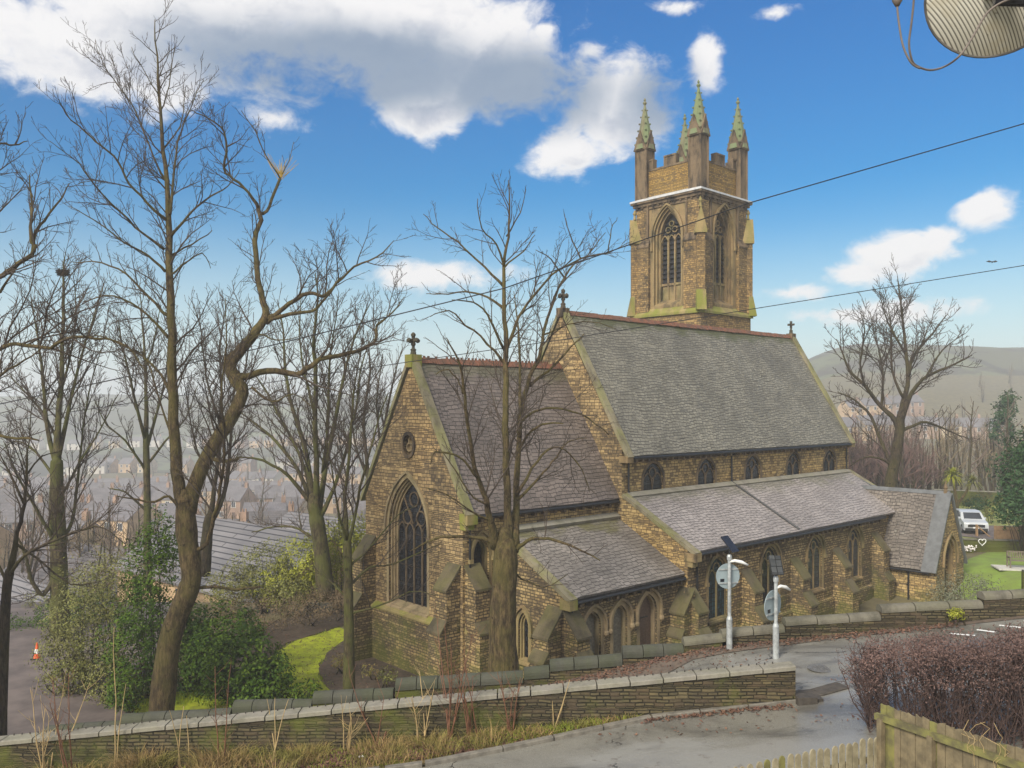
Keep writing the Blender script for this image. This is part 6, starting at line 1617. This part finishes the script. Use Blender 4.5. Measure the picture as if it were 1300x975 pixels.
# dried climber stems on the board fence
rng = random.Random(5); cl = []
for k in range(7):
    p = FA + fdn * (1.55 + rng.uniform(0, .9)); p.z -= rng.uniform(.1, .5); ps = []
    for s in range(6): ps.append(tuple(p + Vector(((.03 * s * rng.uniform(-1, 1)), .02 * s * rng.uniform(-1, 1), .085 * s)) - fnn * .09))
    cl.append((ps, [.004] * 6))
V, Fq = tubes_np(cl, 4); c_ = mesh_np('dry_climber', V, Fq, M['stalk']); tag(c_, 'dry straw-coloured climber stems on the board fence', 'plant')

# ------------------------------------------------------------------ verge: grass, fallen leaves, saplings, litter
def blades(name, spots, mat, h0, h1, w, seed, lean=.5, kind='stuff'):
    nr = np.random.default_rng(seed); B = []; A_ = []; Hh = []
    for x, y, r, n, hs in spots:
        a = nr.uniform(0, 6.28, n); q = r * np.sqrt(nr.uniform(0, 1, n)); X = x + q * np.cos(a); Y = y + q * np.sin(a)
        Z = np.array([ground_z(float(i), float(j)) for i, j in zip(X, Y)]); B.append(np.stack([X, Y, Z], 1))
        out = np.stack([np.cos(a) * q / r, np.sin(a) * q / r, np.zeros(n)], 1); A_.append(out); Hh.append(nr.uniform(h0, h1, n) * hs)
    B = np.concatenate(B); A_ = np.concatenate(A_); Hh = np.concatenate(Hh)[:, None]
    kx, ky = zip(*KERB); ok = (B[:, 1] > np.interp(B[:, 0], kx, ky) + .17) & ((B[:, 1] < 19.98) | (B[:, 1] > 25.4)); B, A_, Hh = B[ok], A_[ok], Hh[ok]; N = len(B)
    d = A_ * lean + nr.normal(0, .35, (N, 3)) * np.array([1, 1, .0]); s = nr.normal(0, 1, (N, 3)) * np.array([1, 1, 0]); s /= np.linalg.norm(s, axis=1, keepdims=True); s *= w * nr.uniform(.6, 1.4, (N, 1))
    up_ = np.array([0, 0, 1.]); m = B + up_ * Hh * .6 + d * Hh * .35; tpt = B + up_ * Hh * (.95 - .35 * np.abs(nr.normal(0, .5, (N, 1)))) + d * Hh * 1.0
    V = np.stack([B - s, B + s, m + s * .7, m - s * .7, tpt + s * .15, tpt - s * .15], 1).reshape(-1, 3); i = np.arange(N)[:, None] * 6
    Fq = np.concatenate([i + np.array([[0, 1, 2, 3]]), i + np.array([[3, 2, 4, 5]])])
    return tag(mesh_np(name, V, Fq, M[mat]), kind=kind)
rng = random.Random(17)
dry = []; grn = []
def VX(px, py):
    p = G(px, py, near=15); return p.x, p.y
for px, py, r, n, hs in [(60, 965, .9, 700, 1.3), (110, 958, .7, 700, 1.7), (175, 955, .6, 500, 1.2), (255, 948, .6, 600, 1.6), (268, 932, .4, 420, 2.0), (330, 952, .7, 800, 1.5), (390, 965, .5, 360, .9), (480, 958, .6, 420, .8), (545, 940, .5, 360, .8), (420, 940, .5, 300, 1.0), (30, 975, .8, 500, 1.2), (205, 970, .8, 500, 1.0), (-40, 965, 1., 500, 1.4), (660, 925, .4, 240, .7), (745, 908, .45, 260, .7), (620, 935, .4, 220, .8), (785, 905, .4, 200, .8)]:
    x, y = VX(px, py); dry.append((x, min(y, 19.8), r, int(n * 1.7), hs))
for px, py, r, n, hs in [(420, 965, .9, 1100, .7), (330, 970, .8, 800, .7), (630, 942, .55, 1100, .7), (690, 925, .6, 1000, .8), (720, 915, .5, 800, 1.0), (770, 903, .6, 900, .9), (820, 900, .45, 600, .7), (560, 955, .5, 600, .6), (240, 972, .8, 700, .6), (130, 972, .7, 500, .6), (500, 965, .5, 500, .6), (850, 898, .3, 260, .6), (600, 950, .3, 400, .6)]:
    x, y = VX(px, py); grn.append((x, min(y, 19.75), r, n, hs))
for k in range(90): dry.append((rng.uniform(-15, 1), rng.uniform(18.2, 19.8), .3, 60, rng.uniform(.6, 1.6)))
for k in range(60): grn.append((rng.uniform(-15, 4), rng.uniform(18.8, 19.85), .35, 60, rng.uniform(.4, .8)))
blades('dry_grass', dry, 'dry_grass', .14, .42, .007, 3, .7)
blades('green_grass', grn, 'green_grass', .10, .30, .008, 4, .6)
lw = []
for k in range(520):
    p = LP(rng.uniform(338, 446), rng.uniform(797, 900)); lw.append((p[0], p[1], .35, 34, rng.uniform(.5, 1.)))
lawn_o = bpy.data.objects['lawn']
# lawn blades only where the lawn sheet is
def in_poly(x, y, poly):
    c = False; j = len(poly) - 1
    for i in range(len(poly)):
        (ax, ay), (bx, by) = poly[i], poly[j]
        if (ay > y) != (by > y) and x < (bx - ax) * (y - ay) / (by - ay) + ax: c = not c
        j = i
    return c
lw = [s for s in lw if in_poly(s[0], s[1], lawn_poly)]
for px, py in ((232, 892), (222, 888), (245, 888), (262, 886), (176, 898), (214, 893), (240, 882), (186, 890), (270, 893)):
    p = LP(px, py); lw.append((p[0], p[1], .5, 220, 1.8))
blades('lawn_grass', lw, 'lawn_grass', .05, .13, .012, 6, .3)
# fallen leaves
nr = np.random.default_rng(12); pts = []
for k in range(5200):
    x = rng.uniform(-11, 13); y = 24.9 - abs(rng.gauss(0, .5 if x < 4 else .24)) - .03
    if y > 20.9 and (x < 4 or rng.random() < .55): pts.append((x, y))
for k in range(9000):
    x = rng.gauss(-2.6, 3.4); y = rng.uniform(18.9, 19.9)
    if y > interp(KERB, x) + .2: pts.append((x, y))
for k in range(1400): pts.append((rng.uniform(-10, 7), rng.uniform(20.7, 24.9)))
for k in range(1100):
    q = LP(rng.uniform(338, 470), rng.uniform(797, 880)); pts.append(q)
for k in range(500): pts.append((rng.uniform(2, 8), rng.uniform(18.6, 19.6)) if rng.random() < .15 else (rng.uniform(3, 6.6), interp(KERB, 5) - abs(rng.gauss(0, .12))))
C_ = np.array([(x, y, ground_z(x, y) + .03 + rng.uniform(0, .05)) for x, y in pts], 'f')
V, Fq = leaf_quads(nr, C_, np.tile(np.array([[0, 0, 1.2]]), (len(C_), 1)), .10, .055)
tag(mesh_np('fallen_leaves', V, Fq, M['leaf_litter']), kind='stuff')

def sapling(px, py, hgt, n, seed, mat, label, group=None, spread=.18, twigs=True):
    rng = random.Random(seed); p = G(px, py, near=15); y = min(p.y, 19.85); x = p.x * y / p.y; root = Vector((x, y, ground_z(x, y)))
    out = []; tw = []
    for k in range(n):
        q = Vector((rng.uniform(-.12, .12), rng.uniform(-.1, .1), -.05)); d = Vector((rng.uniform(-spread, spread), rng.uniform(-spread, spread), 1)); H = hgt * rng.uniform(.55, 1); ps = [q.copy()]
        for s in range(6): d = (d + Vector((rng.uniform(-.09, .09), rng.uniform(-.09, .09), 0))).normalized(); q = q + d * H / 6; ps.append(q.copy())
        out.append(([tuple(v) for v in ps], [lerp(.019, .006, s / 6) for s in range(7)]))
        if twigs:
            for s in range(int(H * 4)):
                i = rng.randint(1, 5); a = ps[i].lerp(ps[i + 1], rng.random()); dd = Vector((rng.uniform(-1, 1), rng.uniform(-1, 1), rng.uniform(.4, 1.2))).normalized(); L = rng.uniform(.15, .6)
                tw.append(([tuple(a), tuple(a + dd * L * .5), tuple(a + dd * L + Vector((0, 0, .06)))], [.006, .005, .003]))
    if not tw:
        V, Fq = tubes_np(out, 5); o = mesh_np('stalks', V, Fq, M[mat]); o.location = root; return tag(o, label, 'plant', group)
    t = empty('sapling', label, 'sapling', root, group=group); V, Fq = tubes_np(out, 5); mesh_np('stems', V, Fq, M[mat], t); V, Fq = tubes_np(tw, 3); mesh_np('twigs', V, Fq, M[mat], t)
    return t
sapling(572, 905, 3.1, 6, 1, 'stalk_red', 'tallest clump of thin red-brown saplings against the low wall')
sapling(600, 905, 2.2, 5, 2, 'stalk_red', 'red-brown saplings just right of the tallest sapling clump')
sapling(650, 915, 1.7, 5, 3, 'stalk_red', 'rightmost clump of thin brown saplings before the low wall', spread=.3)
sapling(535, 915, 2.2, 4, 4, 'stalk', 'thin tan saplings just left of the tallest sapling clump', spread=.3)
sapling(480, 940, 1.9, 3, 5, 'stalk_red', 'leaning brown sapling on the leaf-strewn verge', spread=.45)
sapling(143, 968, 4.1, 2, 6, 'stalk', 'very tall pale stalks on the verge below the olive bush', spread=.06, twigs=False)
sapling(233, 958, 2.2, 3, 7, 'stalk', 'pale dry stalks in front of the tall tree trunk', spread=.14, twigs=False)
sapling(352, 950, 2.4, 3, 8, 'stalk', 'pale dry stalks on the grassy verge below the laurel', spread=.12, twigs=False)
sapling(60, 970, 2.4, 8, 9, 'stalk', 'thick clump of dry stalks at the left end of the verge', spread=.3)
sapling(90, 968, 3.0, 4, 10, 'stalk_red', 'forked brown sapling crossing the coping at the left', spread=.4)
sapling(285, 955, 2.7, 2, 11, 'stalk_red', 'single dark thin stem on the verge right of the tall tree trunk', spread=.05)
sapling(440, 945, 1.6, 4, 12, 'stalk', 'short pale stalks below the bright lawn', spread=.3)
sapling(705, 905, 1.3, 4, 13, 'stalk', 'short straw stalks at the right end of the saplings', spread=.4, twigs=False)
for k, (px, py, s, lb) in enumerate(((162, 958, .16, 'white scrap of litter among the dry grass at the left'), (412, 951, .12, 'round white scrap of litter in the green grass'), (478, 938, .13, 'white scrap of litter on the fallen leaves'), (459, 966, .09, 'smallest white scrap of litter near the kerb'), (1031, 893, .12, 'white scrap of litter in the gutter at the end of the low wall'))):
    g = G(px, py, near=15); rr = random.Random(k); bm_ = MB(); vs = []
    for j in range(5):
        for i in range(7): a = 2 * math.pi * i / 7; r = s * math.sin(math.pi * (j + .5) / 5) * rr.uniform(.6, 1.1); vs.append((r * math.cos(a), r * math.sin(a) * .7, s * .6 * (1 - math.cos(math.pi * (j + .5) / 5)) * rr.uniform(.6, 1)))
    bm_.add(vs, [(j * 7 + i, j * 7 + (i + 1) % 7, (j + 1) * 7 + (i + 1) % 7, (j + 1) * 7 + i) for j in range(4) for i in range(7)] + [tuple(range(28, 35))])
    o = bm_.build('litter', M['litter']); o.location = g; tag(o, lb, 'litter')

# ------------------------------------------------------------------ things in the churchyard and beyond
g = G(47, 838)
t = empty('traffic_cone', 'orange and white traffic cone on the churchyard tarmac', 'traffic cone', g)
mb = MB(); mb.box(-.2, .2, -.2, .2, .03, .08); mb.build('base', M['rubber'], t)
mb = MB(); mb.lathe((0, 0, .08), [(.15, 0), (.035, .70)], 16); mb.build('cone', M['cone_orange'], t)
mb = MB(); mb.lathe((0, 0, .08), [(.118, .22), (.082, .42)], 16); mb.build('band', M['white_paint'], t)

# bench on its pale pad
bp = Vector((31.2, 51.6, 0)); bp.z = ground_z(bp.x, bp.y) + .05
mb = MB(); mb.box(-1.5, 1.9, -.7, .8, 0, .08); o = mb.build('bench_pad', M['slab']); o.location = bp; o.rotation_euler = (0, 0, R(-12)); tag(o, 'pale paved pad under the bench', 'paving')
t = empty('bench', 'wooden slatted park bench on a pale pad at the right edge', 'bench', bp + Vector((.1, 0, .08)), R(-12))
mb = MB()
for k in range(4): mb.box(-.85, .85, -.26 + k * .13, -.15 + k * .13, .42, .455)
mb.build('seat', M['bench_wood'], t)
mb = MB(); mb.box(-.85, .85, .30, .34, .88, .96); mb.box(-.85, .85, .28, .32, .52, .58)
for k in range(13): mb.box(-.82 + k * .13, -.75 + k * .13, .295, .325, .57, .89)
mb.build('backrest', M['bench_wood'], t)
for sx in (-.82, .82):
    mb = MB(); mb.box(sx - .035, sx + .035, -.28, -.21, 0, .64); mb.build('leg', M['bench_wood'], t)
    mb = MB(); mb.box(sx - .035, sx + .035, .27, .345, 0, .95); mb.build('leg', M['bench_wood'], t)
    mb = MB(); mb.box(sx - .045, sx + .045, -.32, .30, .64, .68); mb.build('armrest', M['bench_wood'], t)

def wall_run(name, label, a, b, za, zb, zg, th, mat, cmat, cat='wall', ch_=.1, seg=1.0):
    a = Vector(a); b = Vector(b); t = empty(name, label, cat, (a.x, a.y, zg)); o0 = Vector((a.x, a.y, zg)); d = b - a; s = Vector((-d.y, d.x, 0)).normalized() * th
    mb = MB(); A_ = a - o0; B_ = b - o0
    v = [Vector((A_.x, A_.y, -.3)), Vector((B_.x, B_.y, -.3 + min(0, zb - za))), Vector((B_.x, B_.y, zb - zg)), Vector((A_.x, A_.y, za - zg))]
    mb.prism(v, s); mb.build('masonry', M[mat], t)
    mb = MB(); n = max(1, int(d.length / seg))
    for k in range(n):
        p = v[3].lerp(v[2], k / n + .002); q = v[3].lerp(v[2], (k + 1) / n - .004); u = s.normalized() * .05
        mb.prism([p - u, p + s + u, p + s + u + Vector((0, 0, ch_ * .6)), p + s * .5 + Vector((0, 0, ch_)), p - u + Vector((0, 0, ch_ * .6))], q - p)
    mb.build('coping', M[cmat], t); return t
wall_run('garden_wall', 'stone garden wall behind the bench lawn with flowers at its foot', (29.4, 59.0, -10), (48, 57.6, -10), P(1203, 684, 59).z, P(1300, 694, 58).z, -10.2, .35, 'garden_stone', 'coping_roll_pale')
wall_run('lawn_edge_wall', 'low dark kerb wall edging the bench lawn at the right edge', (28.0, 46.2, -10), (37, 44.0, -10), P(1268, 727, 46).z, P(1300, 742, 44.6).z, -10.6, .3, 'garden_stone', 'coping_roll')
wall_run('far_garden_wall', 'pale-topped garden wall beyond the palm and the car', (44, 88, -10), (66, 90, -10), P(1205, 622, 88).z, P(1275, 632, 90).z, -10.7, .4, 'garden_stone', 'coping_pale')
# brown board fence
fa = P(1262, 668, 62); fbz = P(1300, 668, 62)
t = empty('brown_fence', 'brown horizontal-railed board fence under the right-edge evergreen', 'fence', (fa.x, 62, -10.1))
for k in range(30):
    mb = MB(); mb.box(k * .3, k * .3 + .285, 0, .03, 0, 10.1 + fa.z + .02 * math.sin(k)); mb.build('board', M['fence_brown'], t)
for z in (.3, .95): mb = MB(); mb.box(0, 9, -.04, -.005, z, z + .1); mb.build('rail', M['fence_brown'], t)
for k in range(5): mb = MB(); mb.box(k * 2.1, k * 2.1 + .12, -.1, -.045, 0, 1.3); mb.build('post', M['fence_brown'], t)
gp = P(1240, 672, 66)
t = empty('timber_gate', 'small leaning timber gate post and brace beside the parked car', 'gate', (gp.x, gp.y, ground_z(gp.x, gp.y)))
mb = MB(); mb.box(-.07, .07, -.07, .07, 0, 1.0); mb.build('post', M['fence_brown'], t); mb = MB(); mb.tube([(0, -.08, .9), (.9, -.3, .05)], .05, 6); mb.build('brace', M['fence_brown'], t)
# heart ornament and flowers
hp = P(1247, 688, 58.25); mb = MB(); hv = []
for i in range(28):
    a = 2 * math.pi * i / 28; hv.append((.016 * 16 * math.sin(a) ** 3, 0, .016 * (13 * math.cos(a) - 5 * math.cos(2 * a) - 2 * math.cos(3 * a) - math.cos(4 * a))))
for i in range(28):
    j = (i + 1) % 28; mb.tube([hv[i], hv[j]], .03, 5)
o = mb.build('heart_ornament', M['white_paint']); o.location = hp; tag(o, 'open white heart ornament hung on the garden wall', 'ornament')
rng = random.Random(4)
for k, px in enumerate((1209, 1214, 1221, 1228, 1233, 1218)):
    y = 58.3; p = P(px, 698, y); p.z = ground_z(p.x, y); mb = MB()
    for q in range(26):
        c = Vector((rng.gauss(0, .16), rng.gauss(0, .08), rng.uniform(.15, .5))); mb.lathe(c, [(.02, -.03), (.06, 0), (.03, .05)], 5)
        mb.tube([(c.x * .3, 0, 0), c], .01, 3, 1)
    o = mb.build('flowers', [M['flower'], M['box_leaf']]); o.location = p; tag(o, 'small bunch of pale flowers at the foot of the garden wall', 'flowers', 'flowers along the garden wall')

# parked car
cp = Vector(((1231 - CX) / F * 69, 69, 0)); cp.z = ground_z(cp.x, cp.y) + .10
car = empty('parked_car', 'silver-white parked family car facing the church beside the brown fence', 'car', cp, R(-16))
# local: front faces -Y
prof = [(-2.15, .32), (-2.22, .55), (-2.18, .78), (-2.0, .95), (-1.15, 1.08), (-.45, 1.58), (.2, 1.68), (1.3, 1.64), (1.95, 1.2), (2.2, 1.02), (2.25, .6), (2.15, .32)]
mb = MB(); rows = []
for s, ins in ((-.90, 1), (-.80, 0), (.80, 0), (.90, 1)):
    rows.append([(s * (.97 if z < 1.1 else .84) if ins else s * (1. if z < 1.1 else .84), y, z * (1 if not ins else .985)) for y, z in prof])
n = len(prof); vs = [p for r in rows for p in r]
mb.add(vs, [(r * n + i, r * n + (i + 1) % n, (r + 1) * n + (i + 1) % n, (r + 1) * n + i) for r in range(3) for i in range(n)] + [tuple(range(n)), tuple(range(4 * n - 1, 3 * n - 1, -1))])
mb.build('body', M['car_paint'], car)
def cquad(name, pts, mat):
    mb = MB(); pts = [Vector(p) for p in pts]; nn = (pts[1] - pts[0]).cross(pts[2] - pts[0]).normalized(); c = sum(pts, Vector()) / len(pts); 
    if nn.dot(c - Vector((0, 0, .8))) < 0: nn = -nn
    mb.prism([p + nn * .004 for p in pts], nn * .015); return mb.build(name, M[mat], car)
cquad('windscreen', [(-.66, -1.10, 1.115), (.66, -1.10, 1.115), (.60, -.50, 1.545), (-.60, -.50, 1.545)], 'glass_house')
for s in (-1, 1):
    cquad('side_window', [(s * .815, -.85, 1.13), (s * .76, -.38, 1.52), (s * .752, .35, 1.58), (s * .812, .35, 1.13)], 'glass_house')
    cquad('side_window', [(s * .812, .42, 1.13), (s * .752, .42, 1.58), (s * .755, 1.2, 1.54), (s * .81, 1.6, 1.15)], 'glass_house')
    mb = MB(); mb.prism([(s * .45, -2.20, .72), (s * .84, -2.08, .76), (s * .84, -2.06, .90), (s * .5, -2.15, .84)], (0, .05, .0)); mb.build('headlight', M['lamp_glass'], car)
    mb = MB(); mb.box(s * .92 - .09, s * .92 + .09, -.85, -.70, 1.08, 1.22); mb.build('wing_mirror', M['car_paint'], car)
    for yy in (-1.35, 1.35):
        w = MB(); k = 20; c = [(s * .90, yy + .34 * math.cos(2 * math.pi * j / k), .34 + .34 * math.sin(2 * math.pi * j / k)) for j in range(k)]; w.prism(c, (-s * .22, 0, 0)); wo = w.build('wheel', M['rubber'], car)
        w = MB(); c = [(s * .905, yy + .22 * math.cos(2 * math.pi * j / k), .34 + .22 * math.sin(2 * math.pi * j / k)) for j in range(k)]; w.prism(c, (s * .012, 0, 0)); w.build('rim', M['chrome'], wo)
mb = MB(); mb.box(-.60, .60, -2.26, -2.17, .60, .80); mb.build('grille', M['rubber'], car)
mb = MB(); mb.box(-.80, .80, -2.25, -2.14, .30, .50); mb.build('air_intake', M['rubber'], car)
mb = MB(); mb.box(-.26, .26, -2.275, -2.262, .50, .61); mb.build('number_plate', M['white_paint'], car)

# ------------------------------------------------------------------ houses in the valley
def house(wall, rf, w=6.5, dpt=8, he=5.2, hr=2.6):
    t = empty('terraced_house', None, None)
    mb = MB(); mb.box(-w / 2, w / 2, -dpt / 2, dpt / 2, -3, he); mb.add([(-w / 2, -dpt / 2, he), (-w / 2, dpt / 2, he), (-w / 2, 0, he + hr), (w / 2, -dpt / 2, he), (w / 2, dpt / 2, he), (w / 2, 0, he + hr)], [(0, 1, 2), (3, 5, 4)]); mb.build('wall', M[wall], t, False, False)
    mb = MB(); o = .3
    for s in (-1, 1): mb.prism([(-w / 2 - .02, s * (dpt / 2 + o), he - .2), (-w / 2 - .02, 0, he + hr), (-w / 2 - .02, 0, he + hr + .16), (-w / 2 - .02, s * (dpt / 2 + o), he - .04)], (w + .04, 0, 0))
    rr = mb.build('roof', M[rf], t)
    mb = MB(); mb.box(w / 2 - .9, w / 2 - .1, -.35, .35, he + hr - .5, he + hr + 1.1); mb.lathe((w / 2 - .7, 0, he + hr + 1.1), [(.13, 0), (.11, .4)], 6); mb.lathe((w / 2 - .3, 0, he + hr + 1.1), [(.13, 0), (.11, .4)], 6); mb.build('chimney', M['brick_house'], rr)
    for x, z in ((-w * .24, 3.3), (w * .24, 3.3), (-w * .24, .8)):
        wf = MB(); wf.box(x - .6, x + .6, -dpt / 2 - .05, -dpt / 2 + .02, z - .08, z + 1.4); f = wf.build('window', M['white_paint'], t)
        wf = MB(); wf.box(x - .5, x - .03, -dpt / 2 - .07, -dpt / 2 - .04, z, z + 1.3); wf.box(x + .03, x + .5, -dpt / 2 - .07, -dpt / 2 - .04, z, z + 1.3); wf.build('pane', M['glass_house'], f)
    mb = MB(); mb.box(w * .24 - .45, w * .24 + .45, -dpt / 2 - .04, -dpt / 2 + .02, 0, 2.1); mb.build('door', M['door_wood'], t)
    return t
HP = [house('house_stone', 'slate_far'), house('render', 'slate_far_dark'), house('brick_house', 'slate_far', 7, 8, 5.0, 2.9), house('pale_house', 'slate_far', 8, 9, 4.6, 2.4)]
used_h = set(); rng = random.Random(31)
def put_house(kind, x, y, rz, label, group):
    o = HP[kind]
    if kind in used_h: o = copy_tree(o)
    used_h.add(kind); o.location = (x, y, ground_z(x, y) - .3); o.rotation_euler = (0, 0, rz); tag(o, label, 'house', group)
ROWS = [(-40, 110, 112, 0, -18), (225, 330, 108, 0, -10), (345, 480, 122, 1, 8), (-30, 90, 150, 2, 25), (100, 220, 158, 0, -22), (230, 360, 165, 3, 12), (370, 500, 172, 0, -15), (-60, 150, 205, 0, 12), (170, 330, 218, 2, -12), (340, 500, 230, 3, 18), (-80, 100, 262, 3, -16), (110, 290, 275, 0, 14), (300, 510, 290, 2, -10), (-60, 190, 335, 0, 10), (200, 360, 350, 3, -14), (370, 520, 362, 0, 8), (-90, 120, 420, 3, 12), (140, 350, 440, 0, -8), (360, 520, 455, 3, 10), (1075, 1150, 262, 0, 14), (1150, 1250, 300, 2, -10), (1080, 1180, 335, 0, 10), (-60, 240, 560, 3, 6), (260, 520, 590, 0, -6)]
for ri, (p0, p1, y, kd, rz) in enumerate(ROWS):
    x = (p0 - CX) / F * y; x1 = (p1 - CX) / F * y; yy = y; right = p0 > 900
    w = (6.5, 6.5, 7, 8)[kd]; big = 1 if y < 400 else 1.6
    while x < x1:
        k = kd if rng.random() < .75 else rng.randrange(3)
        if right: put_house(k, x, yy, R(rz), 'slate-roofed house faint in the haze between the nave roof and the broad tree', 'hazy houses right of the nave')
        elif y < 180: put_house(k, x, yy, R(rz), 'stone house with slate roof in the nearer rows of the valley, seen through bare trees', 'nearer valley houses')
        else: put_house(k, x, yy, R(rz), 'pale house in the far misty rows of the valley', 'far valley houses')
        if rng.random() < .12: x += w * rng.uniform(.8, 2)
        x += w * math.cos(R(rz)) * big; yy += w * math.sin(R(rz)) * big
        if yy < 75: break

def hall(name, label, px, py, d, rz, L, W, hr, roofm, wallm):
    c = P(px, py, d); gz = ground_z(c.x, c.y); t = empty(name, label, 'building', (c.x, c.y, gz), R(rz)); he = c.z - gz - hr * .5
    mb = MB(); mb.box(-L / 2, L / 2, -W / 2, W / 2, -3, he); mb.add([(-L / 2, -W / 2, he), (-L / 2, W / 2, he), (-L / 2, 0, he + hr), (L / 2, -W / 2, he), (L / 2, W / 2, he), (L / 2, 0, he + hr)], [(0, 1, 2), (3, 5, 4)]); mb.build('wall', M[wallm], t)
    for s in (-1, 1):
        mb = MB(); mb.prism([(-L / 2 - .3, s * (W / 2 + .4), he - .35), (-L / 2 - .3, 0, he + hr), (-L / 2 - .3, 0, he + hr + .15), (-L / 2 - .3, s * (W / 2 + .4), he - .2)], (L + .6, 0, 0)); mb.build('roof', M[roofm], t)
    for k in range(3): mb = MB(); x = -L / 3 + k * L / 3; mb.box(x - .7, x + .7, -W / 2 - .04, -W / 2 + .02, he - 1.9, he - .7); mb.build('window', M['glass_house'], t)
hall('parish_hall', 'long hall with a pale ribbed roof below the lime-green bushes', 318, 694, 63, -40, 19, 11, 3.2, 'sheet_roof', 'house_stone')
hall('low_hall', 'low building with a pale ribbed roof at the left edge behind the tarmac', 14, 752, 64, -38, 16, 9, 2.4, 'sheet_roof', 'brick_house')
hall('slate_building', 'purple slate-roofed building left of the tallest tree trunk', 120, 715, 80, -30, 17, 9, 3.2, 'slate_far_dark', 'brick_house')
hall('flat_hall', 'pale-roofed building seen between the many-stemmed tree and the chancel', 428, 672, 92, -38, 16, 9, 2.4, 'sheet_roof', 'pale_house')

# ------------------------------------------------------------------ overhead cables and the dish on the viewer's house
def cable(label, pts, r, sag):
    ps = [P(*p) for p in pts]; out = []
    for i in range(len(ps) - 1):
        for k in range(24): out.append(ps[i].lerp(ps[i + 1], k / 24))
    out.append(ps[-1]); n = len(out) - 1
    out = [p - Vector((0, 0, sag * math.sin(math.pi * i / n))) for i, p in enumerate(out)]
    lines = [([tuple(p) for p in out], [r * max(.5, p.y / 24) for p in out])]
    V, Fq = tubes_np(lines, 6); o = mesh_np('overhead_cable', V, Fq, M['wire'], None, True); tag(o, label, 'cable')
cable('upper black overhead cable rising to the right across the tower', [(1560, 60, 10), (1300, 157, 12.5), (950, 258, 18.5), (640, 366, 26), (330, 442, 38), (-80, 530, 58)], .016, .0)
cable('lower black overhead cable crossing behind the nave ridge', [(1560, 296, 13), (1300, 337, 16), (957, 392, 22), (722, 430, 28), (522, 459, 35), (-60, 545, 60)], .011, .0)

DC = P(1267, -12, 3.55)
t = empty('satellite_dish', 'cream perforated satellite dish overhanging the top right corner', 'satellite dish', DC)
ax_ = Vector((.30, .62, .30)).normalized(); u_ = ax_.cross(Vector((0, 0, 1))).normalized(); v_ = u_.cross(ax_)
mb = MB(); k = 48; vs = []; fs = []; rings = 9; RD = .262
for j in range(rings + 1):
    r = RD * j / rings
    for i in range(k): a = 2 * math.pi * i / k; vs.append(u_ * r * math.cos(a) * 1.05 + v_ * r * math.sin(a) + ax_ * (r * r * .9))
for j in range(rings):
    for i in range(k): fs.append((j * k + i, j * k + (i + 1) % k, (j + 1) * k + (i + 1) % k, (j + 1) * k + i))
mb.add(vs, fs); dsh = mb.build('reflector', M['dish'], t, True)
mb = MB(); rm = [u_ * RD * math.cos(2 * math.pi * i / k) * 1.05 + v_ * RD * math.sin(2 * math.pi * i / k) + ax_ * RD * RD * .9 for i in range(k + 1)]; mb.tube(rm, .006, 6, cap=False); mb.build('rim', M['dish_rim'], t)
mb = MB(); mb.tube([P(1262, 2, 3.42) - DC, P(1300, 3, 3.40) - DC, P(1400, 10, 3.4) - DC], .018, 8); mb.tube([Vector((0, 0, .0)) - ax_ * .04, P(1330, 4, 3.4) - DC], .02, 8); mb.build('mounting_arm', M['panel_black'], t)
mb = MB(); mb.box(-.05, .05, -.05, .02, -.03, .1); mb.build('bracket', M['panel_black'], t)
cb = MB(); pts = [(1160, -30), (1160, 0), (1157, 30), (1154, 55), (1157, 74), (1163, 83), (1180, 89), (1198, 85), (1215, 74), (1228, 58), (1240, 38), (1252, 18), (1268, 5), (1290, -4)]
ps, rs = smooth_line([P(x, y, 3.38 + .02 * i) if i < 8 else P(x, y, 3.38) for i, (x, y) in enumerate(pts)], [.0042] * len(pts), 4)
cb.tube([p - ps[0] for p in ps], rs, 8); o = cb.build('dish_cable', M['cable_brown'], None, True); o.location = ps[0]; tag(o, 'thin grey-brown cable looping below the satellite dish and over its rim', 'cable')
cb = MB(); pts = [(1140, -30), (1139, 6), (1142, 35), (1147, 60), (1157, 80), (1168, 87)]
ps, rs = smooth_line([P(x, y, 3.43) for x, y in pts], [.0042] * len(pts), 4); cb.tube([p - ps[0] for p in ps], rs, 8); cb.tube([P(1139, -30, 3.43) - ps[0], P(1139, 1, 3.43) - ps[0], P(1139, 8, 3.43) - ps[0]], [.02, .02, .008], 10)
o = cb.build('dish_cable', M['cable_brown'], None, True); o.location = ps[0]; tag(o, 'short cable hanging from a conical clip beside the satellite dish', 'cable')
